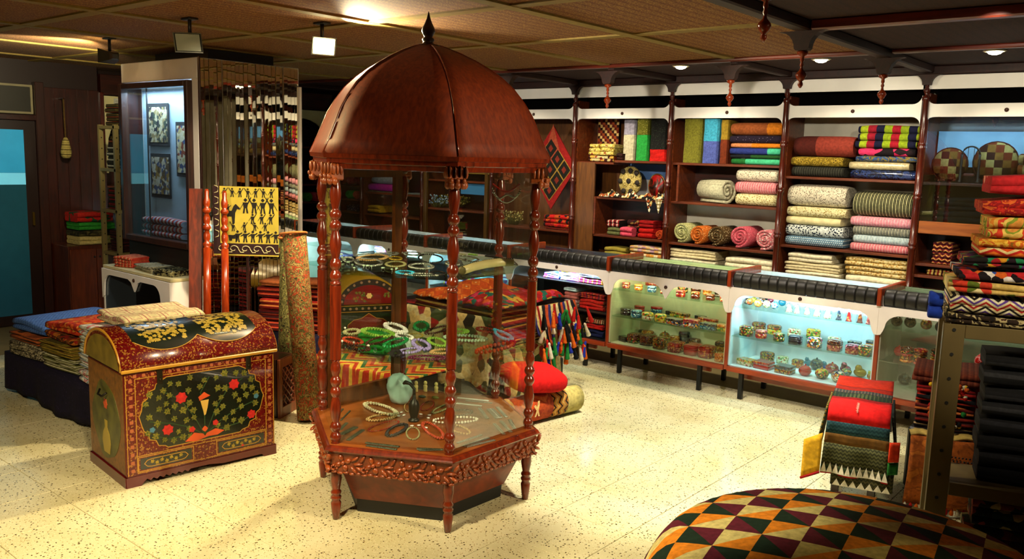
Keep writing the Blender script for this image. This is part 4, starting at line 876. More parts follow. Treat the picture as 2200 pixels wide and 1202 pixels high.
# ---- dim counter at the far right
L4 = 'in the dim counter'
def c9(x, y): return 1860+x/5.01, 600+y/5.01
for x, y, w_, c, l in ((305, 520, 120, 'dark', 'dark glass ball at the left of the upper shelf'), (455, 535, 125, 'dark', 'dark glass ball, second on the upper shelf'), (630, 555, 120, 'gold', 'amber glass ball on the upper shelf'), (790, 590, 130, 'navy', 'black glass ball at the right of the upper shelf')):
    a, b = c9(x, y); item('sphere', a, b, w_/5.01, w_/5.01, Zt, c, l+' '+L4, None, 1, 0, 'ball')
a, b = c9(330, 835); item('pot', a, b, 22, 24, Zm, 'plainred', 'red bowl behind the bangles '+L4, None, 1, 0, 'pot')
a, b = c9(420, 905); item('bangles', a, b, 25, 34, Zm, 'orange', 'stack of orange and gold bangles '+L4, None, 1, 0, 'bangles')
a, b = c9(565, 935); item('bangles', a, b, 25, 36, Zm, 'red', 'stack of red and green bangles '+L4, None, 1, 0, 'bangles')
a, b = c9(740, 890); item('bangles', a, b, 22, 26, Zm, 'orange', 'short stack of dark bangles at the right '+L4, None, 1, 0, 'bangles')
a, b = c9(340, 1090); item('pot', a, b, 26, 26, Zb, 'dark', 'dark pot on the floor '+L4, None, 1, 0, 'pot')
# ---- cloth counter
def c1_(x, y): return 1140+x/4.145, 530+y/4.145
def F1(x0, x1, yt, z, mats, d=.25, Y=5.92):
    zz = z+.0015
    for (yy, m_, n, l) in mats:
        a, _ = c1_(x0, 0); b, _ = c1_(x1, 0); _, ty = c1_(0, yy); xa, xb = yp(a, ty, Y).x, yp(b, ty, Y).x; top = yp((a+b)/2, ty, Y).z
        h = max(.015, top-zz); folded(l, m_, ((xa+xb)/2, Y+d/2, zz), min(xb-xa, .3 if Y > 9 else 9), d, h-.001, n, rnd.uniform(-.04, .04)); zz += h+.001
BR = pat('bright scarf mix', 'cells', ('#b8c8d8', '#6a4ab0', '#c83a8a', '#d8d060', '#3a5ac0', '#e0e0d8'), 28)
PK = pat('pink purple stripe', 'bands', ('#a01848', '#d08a30', '#601048', '#b02050'), 22, 'x')
F1(110, 250, 0, Zt, [(225, BR, 3, 'bright mixed scarves left on the top shelf of the cloth counter')])
F1(255, 420, 0, Zt, [(240, pat('pastel scarf mix', 'cells', ('#d0c8e0', '#8a60c0', '#d8d880', '#d86aa0', '#e8e8e0'), 24), 3, 'pastel mixed scarves in the middle of the top shelf')])
F1(425, 640, 0, Zt, [(285, PK, 2, 'pink striped folded scarves on the top shelf of the cloth counter'), (245, pat('dark scarf print', 'flor', ('#14181a', '#3a2a3a', '#24302a', '#5a4a5a'), 24), 2, 'dark printed scarves on the pink striped ones')])
F1(290, 410, 0, Zm, [(470, pat('pink cream bands', 'bands', ('#b04a5a', '#d8cfc0', '#8a3040', '#c8b8a0'), 60, 'z'), 5, 'pink and cream folded shirts on the middle shelf'), (400, cl('dusty rose', '#a85a50'), 2, 'dusty rose folded shirts on the pink and cream ones'), (360, cl('aqua white', '#b8ccc8'), 2, 'white and aqua folded shirt on top of the pile')])
F1(425, 655, 0, Zm, [(470, cl('scarlet', '#b41a10'), 3, 'thick scarlet folded cloth on the middle shelf'), (415, pat('scarlet stripe', 'bands', ('#b81c14', '#6a1430', '#c04a1a', '#8a0c18'), 16, 'x', dist=.5), 3, 'striped scarlet cloth heaped on the thick scarlet one')])
F1(290, 430, 0, Zb, [(730, cl('lime cloth', '#98a01c'), 1, 'lime green folded cloth on the floor of the cloth counter'), (695, cl('grey blue cloth', '#6a7a80'), 2, 'grey blue folded cloth on the lime one'), (620, cl('moss cloth', '#4a4c1c'), 2, 'moss green folded cloth behind the lime one')], .3)
F1(480, 650, 0, Zb, [(740, cl('navy cloth2', '#141a40'), 2, 'navy folded cloth at the right of the cloth counter floor'), (690, REDC, 2, 'red folded cloth on the navy one'), (640, pat('tan red stripe', 'bands', ('#a88a58', '#8a1c14', '#c0a878', '#4a1410'), 24, 'x'), 2, 'tan striped folded cloth on the red one')])
# ---- cloth in the far counters
for (xb_, c, l, zz) in ((CB[6]+.35, pat('blue pink plastic', 'flor', ('#3a5aa0', '#b0c8e0', '#a04a80', '#5a80c0'), 18, rough=.3), 'blue and pink plastic wrapped cloth in a far counter', Zt), (CB[6]+.75, WHITEC, 'white rounded cloth bundle in a far counter', Zt), (CB[5]+.3, BR, 'bright scarves in the counter behind the pavilion', Zm), (CB[5]+.7, pat('teal cloth mix', 'cells', ('#2a7a80', '#a8c8c8', '#3a4a90'), 20), 'teal mixed cloth in the counter behind the pavilion', Zm), (CB[7]+.5, pat('lilac mix', 'cells', ('#8a80c0', '#c8c8e0', '#4a4a80'), 16), 'lilac mixed cloth in the corner counter', Zm)):
    folded(l, c, (xb_, 6.08, zz+.0015), .34, .28, .13 if zz < .6 else .10, 3)
# ================================================================ the hexagonal pavilion showcase
PC = (-3.096, 3.028); A0 = R(208.49)
pav = thing('pavilion_showcase', 'hexagonal red wood pavilion showcase with a domed roof and glass sides', 'showcase', (PC[0], PC[1], 0), A0)
def hv(r, k): return (r*cos(k*pi/3), r*sin(k*pi/3))
RP = .556; C6 = cos(pi/6)
PW = wood('pavilion wood', '#4a1406', '#74260b', 'z', .22, 6, .4)
legp = [(.010, 0), (.016, .004), (.022, .05), (.025, .085), (.018, .098), (.024, .104), (.026, .115), (.018, .124), (.024, .13), (.026, .14), (.018, .15), (.020, .16), (.027, .20), (.026, .235), (.02, .262)]
legm = MB().lathe(legp, 14).mesh('leg', PW)
upper = [(.022, 1.135), (.025, 1.14), (.025, 1.15)]
zz = 1.15
for (hh, rr) in ((.055, .028), (.055, .028), (.125, .028), (.05, .028), (.05, .028), (.135, .027), (.05, .028)):
    upper += [(.016, zz+.002), (rr*.82, zz+hh*.2), (rr, zz+hh*.5), (rr*.82, zz+hh*.8), (.016, zz+hh-.002)]; zz += hh
upper += [(.018, 1.69)]
lower = [(.022, .375), (.024, .38)]; zz = .385
for (hh, rr) in ((.05, .027), (.05, .027), (.12, .027), (.05, .027), (.05, .027), (.07, .025)):
    lower += [(.016, zz+.002), (rr*.82, zz+hh*.2), (rr, zz+hh*.5), (rr*.82, zz+hh*.8), (.016, zz+hh-.002)]; zz += hh
lower += [(.022, zz+.006)]; ZSQ = zz+.004
um, lm = MB().lathe(upper, 14).mesh('post_turning', PW), MB().lathe(lower, 14).mesh('post_turning', PW)
sqm = MB().rbox(-.021, .021, -.021, .021, ZSQ, 1.137, .006).mesh('post', PW)
# carved capital
CAPM = wood('carved capital wood', '#6a2c0c', '#9a4a18', 'z', .45, 6, .1)
cm = MB(); cm.rbox(-.032, .032, -.04, .04, 1.615, 1.69, .006)
for s_ in (-1, 1):
    for k in range(4): cm.ball((.034, -.036+k*.024, 1.672-.004*(k % 2)), .012, .8, .8, 2.2, 6, 5)
    for k in range(3): cm.ball((-.012+k*.02, s_*.042, 1.665), .012, .8, .8, 2.2, 6, 5)
for k in range(5): a = -1.3+k*.65; cm.ball((.03*cos(a)+.012, .04*sin(a), 1.612), .015, 1, 1, 1.2, 6, 5)
for k in range(3): cm.ball((.045, -.028+k*.028, 1.632), .010, 1, 1, 1.3, 6, 5)
capm = cm.mesh('capital', CAPM)
for k in range(6):
    x, y = hv(RP, k); rz = k*pi/3
    place(legm, 'leg', pav, (*hv(.554, k), 0))
    p_ = place(sqm, 'post', pav, (x, y, 0), (0, 0, rz)); place(um, 'post_turning', p_); place(lm, 'post_turning', p_)
    place(capm, 'capital', pav, (*hv(RP+.012, k), 0), (0, 0, rz))
def hexring(prof, n=6):                                # prof (circumradius, z)
    return MB().lathe(prof, 6, None, False)
hexring([(.425, 0), (.43, .07)]).build('plinth', BLACK, pav)
def facet(r0, z0, r1, z1, th=.012, m=None):
    m = m or MB(); a0, a1 = hv(r0, 0), hv(r0, 1); b0, b1 = hv(r1, 0), hv(r1, 1); i0, i1 = hv(r0-th, 0), hv(r0-th, 1); j0, j1 = hv(r1-th, 0), hv(r1-th, 1)
    m.add([(*a0, z0), (*a1, z0), (*b1, z1), (*b0, z1), (*i0, z0), (*i1, z0), (*j1, z1), (*j0, z1)], [(0, 1, 2, 3), (5, 4, 7, 6), (0, 4, 5, 1), (3, 2, 6, 7), (0, 3, 7, 4), (1, 5, 6, 2)]); return m
skm = facet(.44, .07, .535, .262).mesh('skirt_panel', wood('skirt veneer', '#5a1c0a', '#7c2c0e', 'x', .35, 3, .15))
frm = facet(.598, .250, .600, .350, .03).mesh('frieze_panel', wood('carved frieze wood', '#54200a', '#7a3610', 'x', .4, 6, .15))
# carving: scrolling leaves and flowers in relief, on facet 0-1
cv = MB(); ap = .6*C6; L = .6
U = Vector((-sin(pi/6), cos(pi/6), 0)); N_ = Vector((cos(pi/6), sin(pi/6), 0))
FM = Matrix(((U.x, N_.x, 0, N_.x*(ap+.000)), (U.y, N_.y, 0, N_.y*(ap+.000)), (0, 0, 1, .300), (0, 0, 0, 1)))
def blob(u, v, a, b, rot, h=.011):
    cv.ball((0, 0, 0), 1, nu=8, nv=5, M=FM @ Matrix.Translation((u, 0, v)) @ Matrix.Rotation(rot, 4, 'Y') @ Matrix.Diagonal((a, h, b, 1)))
for q in range(4):
    c = -L/2+.075+q*.15
    blob(c, .0, .012, .012, 0, .014)
    for t in range(4): blob(c+.026*cos(t*pi/2+.4), .026*sin(t*pi/2+.4), .019, .013, -(t*pi/2+.4))
    for t, (du, dv, rt) in enumerate(((.06, .024, -.6), (.075, .0, -.1), (.085, -.024, .5), (.055, -.03, .8), (.098, .026, -1.0))): blob(c+du, dv, .026, .008, rt, .012)
    for t in range(7):
        a = t*.8; blob(c-.045+.016*cos(a)*(1-t*.08), -.028+.016*sin(a)*(1-t*.08), .006, .006, 0, .012)
for u in range(21): blob(-L/2+.03*u, -.051+.004*(u % 2), .016, .007, 0, .006)
cvm = cv.mesh('carving', wood('carving wood', '#6a2a0c', '#8f4214', 'x', .35, 8, .2))
mo = [(.585, .345), (.606, .347), (.618, .353), (.622, .36), (.615, .366), (.612, .372), (.604, .378), (.585, .379)]
for k in range(6):
    place(skm, 'skirt_panel', pav, (0, 0, 0), (0, 0, k*pi/3)); f = place(frm, 'frieze_panel', pav, (0, 0, 0), (0, 0, k*pi/3)); place(cvm, 'carving', f)
hexring(mo).build('deck_moulding', PW, pav)
hexring([(.59, .36), (.59, .3805)]).build('deck', wood('deck veneer', '#7a3a0c', '#96521a', 'x', .3, 3, .3), pav)
DZ = .381
# eave beam, dome and finial
hexring([(.54, 1.665), (.585, 1.668), (.592, 1.69), (.604, 1.694), (.606, 1.712), (.620, 1.716), (.626, 1.735), (.54, 1.736)]).build('eave_moulding', PW, pav)
DP = [(.625, 1.7365), (.592, 1.80), (.560, 1.868), (.527, 1.94), (.488, 1.998), (.435, 2.063), (.375, 2.115), (.315, 2.155), (.24, 2.196), (.165, 2.23), (.09, 2.258), (.04, 2.272)]
dm = MB(); nn = 6
for i in range(len(DP)):
    r_, z_ = DP[i]; a, b = hv(r_, 0), hv(r_, 1); dm.v += [(a[0]+(b[0]-a[0])*j/nn, a[1]+(b[1]-a[1])*j/nn, z_) for j in range(nn+1)]
for i in range(len(DP)-1):
    for j in range(nn): dm.f.append([i*(nn+1)+j, i*(nn+1)+j+1, (i+1)*(nn+1)+j+1, (i+1)*(nn+1)+j]); dm.s.append(True)
dme = dm.mesh('dome_panel', DOME_WOOD)
rib = MB().tube([(r_-.001, 0, z_) for r_, z_ in DP], .0035, 6).mesh('dome_rib', PW)
for k in range(6):
    o = place(dme, 'dome_panel', pav, (0, 0, 0), (0, 0, k*pi/3)); md = o.modifiers.new('thickness', 'SOLIDIFY'); md.thickness = .012; md.offset = -1
    place(rib, 'dome_rib', pav, (0, 0, 0), (0, 0, k*pi/3))
MB().lathe([(.062, 2.252), (.062, 2.266), (.052, 2.272), (.03, 2.276), (.024, 2.284), (.03, 2.292), (.03, 2.30), (.02, 2.308), (.026, 2.318), (.034, 2.335), (.030, 2.352), (.018, 2.376), (.010, 2.395), (.004, 2.42), (.001, 2.43)], 14).build('finial', DARK_WOOD, pav)
# glass, shelves, door
RG = .545
gm = facet(RG, DZ, RG, 1.667, .005).mesh('glass_pane', GLASS)
for k in range(6):
    a, b = hv(RP, k), hv(RP, k+1)
    m = MB(); d = (Vector(b)-Vector(a)).normalized(); n2 = Vector((-d.y, d.x)); q0 = Vector(a)+d*.024; q1 = Vector(b)-d*.024
    m.add([(*(q0+n2*s_), z_) for z_ in (DZ, 1.666) for s_ in (-.002, .002)]+[(*(q1+n2*s_), z_) for z_ in (DZ, 1.666) for s_ in (-.002, .002)], [(0, 1, 3, 2), (4, 6, 7, 5), (0, 2, 6, 4), (1, 5, 7, 3), (0, 4, 5, 1), (2, 3, 7, 6)])
    m.build('glass_pane', GLASS, pav)
    if k == 5:                                          # framed door on the back left side
        FW = wood('door stile wood', '#4a240a', '#6c3a10', 'z', .3)
        def bar(s0, s1, z0, z1):
            e0 = q0+(q1-q0)*s0; e1 = q0+(q1-q0)*s1
            MB().add([(*(e0+n2*s_), z_) for z_ in (z0, z1) for s_ in (-.012, .014)]+[(*(e1+n2*s_), z_) for z_ in (z0, z1) for s_ in (-.012, .014)], [(0, 1, 3, 2), (4, 6, 7, 5), (0, 2, 6, 4), (1, 5, 7, 3), (0, 4, 5, 1), (2, 3, 7, 6)]).build('door_bar', FW, pav)
        bar(0, .10, DZ, 1.664); bar(.9, 1, DZ, 1.664); bar(.1, .9, 1.61, 1.664); bar(.1, .9, DZ, .47)
for z in (1.19, .79): MB().lathe([(.532, z-.008), (.532, z)], 6, None, False).build('glass_shelf', GLASS_SH, pav)
Z1, Z2 = 1.191, .791
# ---- jewellery
def bead_mat(n, c, rough=.2, metal=0): return plain('beads '+n, c, rough, metal, var=.3, vs_=120)
BM = {'cream': bead_mat('cream', '#d8cfa8', .35), 'white': bead_mat('white', '#e4e4dc', .3), 'green': bead_mat('green', '#0c7a38'), 'lime': bead_mat('lime', '#7aa83a'), 'black': bead_mat('black', '#10100e'), 'red': bead_mat('red', '#7a1408'), 'coral': bead_mat('coral', '#a83a1a'), 'amber': bead_mat('amber', '#a03a10'), 'brown': bead_mat('brown', '#3a1a0c'),
 'violet': bead_mat('violet', '#8a80b8'), 'plum': bead_mat('plum', '#5a1a38'), 'turq': bead_mat('turquoise', '#28a8d0'), 'silver': bead_mat('silver', '#a8b0a8', .25, .9), 'olive': bead_mat('olive', '#8a8a5a', .4), 'pearl': bead_mat('pearl', '#e8e0d0', .2), 'pale': bead_mat('pale green', '#a8c8a8', .25), 'gold': bead_mat('gold', '#c0a028', .25, .7), 'tan': bead_mat('tan', '#b09058', .4)}
def inside(p, lim=.47):
    q = Vector((p.x-PC[0], p.y-PC[1])); r_ = q.length
    if r_ > lim: q *= lim/r_
    return Vector((PC[0]+q.x, PC[1]+q.y, p.z))
def loopbead(label, pts, z, br, col, strands=1, close=True, tail=0, twist=0, nm='bead_necklace', cat='necklace', n=None):
    """beads threaded along a closed outline given in photo pixels on the height z"""
    P = [inside(zp(x, y, z)) for x, y in pts]; c = sum(P, Vector())/len(P); m = MB()
    for s_ in range(strands):
        k = 1-s_*br*2.0/max(.03, max((q-c).length for q in P)); Q = [c+(q-c)*max(.25, k) for q in P]
        S = []; N2 = len(Q)
        for i in range(N2 if close else N2-1):
            p0, p1, p2, p3 = Q[(i-1) % N2], Q[i], Q[(i+1) % N2], Q[(i+2) % N2]
            for j in range(12):
                t = j/12; S.append(.5*((2*p1)+(p2-p0)*t+(2*p0-5*p1+4*p2-p3)*t*t+(3*p1-p0-3*p2+p3)*t**3))
        br_ = br*1.25; acc = 0; last = S[0]; step = br_*2.02; m.ball((S[0]-c)+Vector((0, 0, br_+.0005)), br_, nu=6, nv=4)
        for q in S[1:]+[S[0]]:
            acc += (q-last).length; last = q
            if acc >= step: acc = 0; m.ball((q-c)+Vector((0, 0, br_+.0005+.3*br_*(s_ % 2))), br_*(.8+.2*rnd.random()), nu=6, nv=4)
    o = m.build(nm, BM[col], None, (c.x, c.y, z)); return tag(o, label, cat)
def ell(cx, cy, a, b, rot=0, n=10): return [(cx+a*cos(2*pi*i/n)*cos(R(rot))-b*sin(2*pi*i/n)*sin(R(rot)), cy+a*cos(2*pi*i/n)*sin(R(rot))+b*sin(2*pi*i/n)*cos(R(rot))) for i in range(n)]
DK_ = ' on the wooden deck'
loopbead('thick cream bead necklace at the upper left'+DK_, ell(818, 882, 38, 9, 16), DZ, .006, 'cream', 3)
loopbead('cream bead necklace below the thick cream one'+DK_, ell(820, 900, 33, 6, -8), DZ, .005, 'tan', 2)
loopbead('thin dark red necklace pointing left'+DK_, ell(824, 918, 34, 7, -16), DZ, .0035, 'red')
loopbead('black bead necklace in front of the bust stand'+DK_, ell(852, 928, 25, 9, -25), DZ, .006, 'black', 2)
loopbead('short olive necklace pointing to the front'+DK_, ell(887, 934, 14, 13, 10), DZ, .004, 'olive')
loopbead('coral triple necklace pointing front right'+DK_, ell(930, 928, 28, 11, 35), DZ, .005, 'coral', 3)
loopbead('tan necklace at the right rear of the fan'+DK_, ell(985, 925, 26, 7, 18), DZ, .005, 'tan')
loopbead('long pearl necklace pointing right'+DK_, ell(978, 906, 47, 6, -2), DZ, .006, 'pearl')
loopbead('brown bead necklace behind the pearls'+DK_, ell(985, 890, 30, 6, -5), DZ, .0045, 'brown')
loopbead('pale olive necklace pointing rear right'+DK_, ell(950, 880, 24, 5, -24), DZ, .004, 'olive', 2)
loopbead('small red loop behind the bust stand'+DK_, ell(918, 874, 16, 8, -28), DZ, .0035, 'red')
loopbead('thin tan necklace left of the bust stand'+DK_, ell(876, 877, 7, 10, 0), DZ, .003, 'tan')
# shells where the necklaces meet
for k, (px, py) in enumerate(((862, 888), (856, 896), (868, 894), (885, 917), (900, 916), (904, 892), (922, 894), (920, 900), (932, 914), (915, 921))):
    p = inside(zp(px, py, DZ)); tag(MB().ball((0, 0, .004), .011, 1, .6, .36, 8, 5).build('cowrie_shell', BM['white'], None, p, rnd.uniform(0, 3)), 'white oval clasp shell in the ring around the bust stand', 'shell', 'clasp shells around the bust stand')
# bust stand
p = inside(zp(889, 905, DZ)); t_ = thing('bust_stand', 'dark turned stand with a hooked top at the centre of the deck', 'stand', p)
MB().lathe([(.028, 0), (.03, .008), (.02, .014), (.018, .02), (.026, .05), (.028, .085), (.022, .105), (.01, .115), (.008, .14)], 14).build('body', plain('dark bronze', '#1c1c14', .4, .3), t_)
MB().tube([(0, 0, .135), (.0, .0, .17), (-.02, -.01, .195), (-.045, -.02, .2), (-.055, -.025, .19)], [.008, .008, .009, .012, .006], 8).build('hook', plain('dark bronze', '#1c1c14', .4, .3), t_)
# plastic bag
p = inside(zp(858, 868, DZ), .45); bg = MB()
def bag(u, v):
    a = u*2*pi; t = v*pi; r_ = (.075+.012*sin(3*a+1)+.009*sin(5*a+v*9))*sin(t)**.7
    return (r_*cos(a), r_*sin(a)*.7, .085-.085*cos(t)+.008*sin(4*a+v*7)*sin(t))
bg.sheet(bag, 22, 12)
tag(bg.build('plastic_bag', plain('milky plastic', '#a8c8c0', .35, spec=.6), None, p), 'crumpled milky plastic bag on the deck', 'bag')
for k, (px, py, nm, l) in enumerate(((893, 838, 'owl', 'cream carved owl figure, leftmost of the small row'), (914, 840, 'round', 'tall cream carved figure, second of the small row'), (937, 845, 'bear', 'cream carved bear figure, third of the small row'), (958, 846, 'disc', 'cream carved disc figure beside the front post'))):
    p = inside(zp(px, py, DZ), .5); t_ = thing('carved_figure', l, 'figurine', p); CV = plain('cream carved bone', '#d0c078', .45)
    MB().lathe([(.012, 0), (.014, .006), (.012, .02), (.015, .035), (.009, .042)], 10, None, True, 1, .6).build('body', CV, t_); MB().ball((0, 0, .052), .013, 1, .6, 1, 10, 6).build('head', CV, t_)
for k, (px, py, rt, l) in enumerate(((907, 856, .5, 'dark green carved pendant on the deck'), (935, 858, .4, 'olive green carved pendant on the deck'))):
    p = inside(zp(px, py, DZ)); tag(MB().ball((0, 0, .009), .009, 2.6, 1, 1, 8, 5).build('stone_pendant', plain('green stone %d' % k, ('#1c3020', '#6a7030')[k], .3), None, p, rt), l, 'pendant')
# silver bars
SILV = plain('chased silver', '#b4b8ac', .3, .85, var=.35, vs_=200); SILD = plain('dark chased silver', '#5a6250', .35, .8, var=.4, vs_=200); SILW = plain('white card strip', '#d0d4cc', .4)
def strip(label, a, b, wpx, m_, z=DZ, nm='silver_bracelet', cat='bracelet'):
    p, q = inside(zp(*a, z), .5), inside(zp(*b, z), .5); c = (p+q)/2; d = q-p; L_ = d.length; w_ = wpx*mpp(c)
    o = MB().rbox(-L_/2, L_/2, -w_/2, w_/2, 0, .005, .002); 
    for k in range(int(L_/.012)): o.ball((-L_/2+.006+k*.012, 0, .005), .0035, 1, w_*.3/.0035*.5, .5, 5, 3)
    return tag(o.build(nm, m_, None, (c.x, c.y, z+.0002), math.atan2(d.y, d.x)), label, cat)
for a, b, w_, m_, l in (((728, 890), (737, 880), 4, SILD, 'short dark silver bracelet at the far left'), ((732, 905), (752, 884), 4, SILD, 'thin silver bracelet with a shell end at the left'), ((730, 925), (745, 910), 8, SILD, 'narrow dark bracelet above the wide pair'), ((733, 935), (765, 919), 13, SILD, 'wide dark silver bracelet at the left front'), ((740, 950), (780, 925), 10, SILD, 'wide dark bracelet nearest the left front post'),
        ((785, 953), (858, 962), 9, SILD, 'long dark silver bracelet lying along the front edge'), ((780, 962), (850, 971), 9, SILD, 'second long dark bracelet along the front edge'), ((895, 966), (955, 972), 10, SILD, 'dark silver bracelet left of the front post'), ((898, 977), (955, 983), 8, SILD, 'second dark bracelet left of the front post'),
        ((982, 954), (1035, 936), 7, SILV, 'bright bracelet, rear one of three right of the front post'), ((996, 961), (1050, 942), 9, SILV, 'bright bracelet, middle of three right of the front post'), ((1010, 968), (1066, 948), 8, SILV, 'bright bracelet, front one of three right of the front post'),
        ((1030, 878), (1047, 901), 8, SILV, 'upright bracelet, left of the upper right trio'), ((1053, 880), (1072, 900), 17, SILV, 'broad bracelet in the middle of the upper right trio'), ((1068, 876), (1088, 898), 8, SILV, 'upright bracelet, right of the upper right trio'),
        ((1062, 912), (1083, 935), 8, SILV, 'upright bracelet, left of the lower right trio'), ((1076, 906), (1102, 931), 8, SILV, 'upright bracelet, middle of the lower right trio'), ((1095, 903), (1120, 925), 8, SILV, 'upright bracelet, right of the lower right trio'),
        ((982, 856), (1050, 863), 6, SILW, 'white card strip at the back of the deck'), ((980, 868), (1035, 874), 7, SILW, 'second white card strip at the back of the deck'), ((1000, 862), (1058, 868), 3, SILV, 'thin bracelet between the white card strips')):
    strip(l+' of the deck' if 'deck' not in l else l, a, b, w_, m_)
G2 = ' on the lower glass shelf'
for l, e, br, c, st in (('thick lime bead rope', ell(812, 718, 36, 8, 8), .006, 'lime', 3), ('white bead rope', ell(850, 708, 26, 8, 18), .006, 'white', 4), ('green bead bracelet standing out', ell(905, 705, 15, 10, 0), .007, 'green', 2), ('dark brown bead rope right of centre', ell(940, 712, 28, 6, -14), .005, 'brown', 3), ('pale green bead rope behind the front post', ell(1000, 730, 46, 6, 3), .006, 'pale', 3), ('lime flat bead rope by the front post', ell(985, 715, 22, 5, 0), .005, 'lime', 3),
        ('turquoise bead necklace', ell(1082, 722, 22, 9, 25), .006, 'turq', 3), ('big amber red bead necklace', ell(1062, 753, 40, 6, -12), .0095, 'amber', 1), ('dark brown bead necklace left of centre', ell(815, 734, 30, 6, -16), .005, 'brown', 2), ('emerald bead necklace', ell(850, 740, 27, 7, -16), .006, 'green', 2), ('violet crystal necklace', ell(905, 745, 20, 9, 20), .007, 'violet', 2), ('pale mossy bead rope', ell(940, 738, 22, 8, 15), .005, 'lime', 3), ('plum bead necklace along the front edge', ell(920, 772, 42, 4, 1), .005, 'plum', 2), ('yellow bangle', ell(893, 723, 16, 4, 0), .003, 'gold', 1), ('dark coiled bead bracelet', ell(850, 763, 11, 7, 0), .006, 'black', 3), ('orange bead strand at the left', ell(758, 735, 22, 6, 10), .005, 'coral', 2)):
    loopbead(l+G2, e, Z2, br, c, st)
for l, e, br, c, st in (('olive bead rope left of the emerald one', ell(756, 716, 18, 6, -4), .005, 'olive', 3), ('white coin bead rope beside the green bracelet', ell(868, 726, 20, 5, 10), .005, 'white', 2), ('red bead strand behind the turquoise one', ell(1045, 712, 22, 5, 8), .005, 'red', 2), ('plum crystal strand at the far right', ell(1108, 742, 14, 5, 20), .005, 'plum', 2), ('pale violet strand in front of the violet one', ell(880, 757, 24, 5, -6), .005, 'violet', 2), ('brown wooden bead strand at the left front', ell(770, 752, 24, 5, 6), .006, 'brown', 2), ('tan seed bead strand before the front post', ell(948, 758, 24, 5, -3), .004, 'tan', 3)):
    loopbead(l+G2, e, Z2, br, c, st)
RG_ = plain('dark green stone', '#0c3a28', .15, coat=.6)
for k, (px, py) in enumerate(((735, 742), (742, 752), (752, 757), (760, 745), (772, 760), (782, 757), (791, 752), (806, 758), (735, 725), (738, 713))):
    p = inside(zp(px, py, Z2)); t_ = thing('gem_ring', 'green stone ring in the scatter at the left of the lower glass shelf', 'ring', p, rnd.uniform(0, 3), 'green stone rings on the lower glass shelf')
    MB().tube([(.008*cos(2*pi*i/10), 0, .009+.008*sin(2*pi*i/10)) for i in range(10)], .0015, 4, True).build('band', BM['silver'], t_); MB().ball((0, 0, .021), .008, 1, .8, .7, 8, 5).build('stone', RG_ if k % 3 else BM['pearl'], t_)
G1 = ' on the upper glass shelf'
for l, e, br, c, st in (('gold and silver oval choker at the back', ell(828, 545, 28, 5, 3), .0035, 'silver', 3), ('gilt bead necklace left of centre', ell(800, 556, 34, 6, -3), .0035, 'tan', 4), ('silver disc choker at the left front', ell(792, 566, 30, 8, 3), .004, 'silver', 3), ('bronze bead necklace in the middle', ell(850, 570, 22, 6, 0), .0035, 'olive', 3), ('silver fringed necklace at the front', ell(905, 575, 27, 6, 2), .004, 'silver', 3), ('silver necklace along the front edge', ell(905, 593, 36, 2.5, 2), .0035, 'silver', 2), ('small silver chain at the back left', ell(757, 545, 8, 4, 0), .003, 'silver', 2), ('dark corded necklace right of centre', ell(925, 558, 26, 9, 5), .004, 'black', 1), ('pale silver necklace at the back right', ell(940, 542, 30, 4, 2), .0035, 'silver', 3), ('dark silver necklace behind the tusk', ell(1005, 558, 24, 5, 8), .0035, 'silver', 2), ('black bead necklace at the right', ell(1090, 558, 26, 6, 14), .0045, 'black', 2), ('green bead heap at the back right', ell(1035, 546, 8, 3, 0), .004, 'lime', 2)):
    loopbead(l+G1, e, Z1, br, c, st)
for l, e, br, c, st in (('silver fan necklace beside the left post', ell(748, 560, 12, 5, 4), .0035, 'silver', 3), ('dull gold chain before the oval choker', ell(850, 557, 14, 3.5, 2), .003, 'gold', 2), ('bright silver collar at the middle back', ell(885, 547, 18, 4, 2), .0035, 'silver', 3), ('turquoise and silver choker near the front', ell(870, 588, 20, 3.5, 2), .0035, 'turq', 2), ('white metal collar right of centre', ell(972, 568, 15, 5, 4), .004, 'silver', 3), ('olive seed choker at the back right', ell(985, 548, 16, 3.5, 4), .003, 'olive', 3), ('silver chain at the far right edge', ell(1110, 568, 14, 4, 10), .003, 'silver', 2), ('black velvet choker at the front', ell(940, 590, 16, 4, 2), .004, 'black', 2)):
    loopbead(l+G1, e, Z1, br, c, st)
for k, (px, py) in enumerate(((731, 555), (735, 561), (741, 566), (748, 572), (757, 578), (732, 571), (737, 577), (760, 585), (782, 580), (790, 580), (798, 581), (823, 585), (842, 588), (852, 586))):
    p = inside(zp(px, py, Z1)); t_ = thing('silver_ring', 'pale stone ring in the row at the left of the upper glass shelf', 'ring', p, rnd.uniform(0, 3), 'pale stone rings on the upper glass shelf')
    MB().tube([(.008*cos(2*pi*i/10), 0, .009+.008*sin(2*pi*i/10)) for i in range(10)], .0015, 4, True).build('band', BM['silver'], t_); MB().ball((0, 0, .020), .008, 1.2, .8, .5, 8, 5).build('stone', BM['pale'], t_)
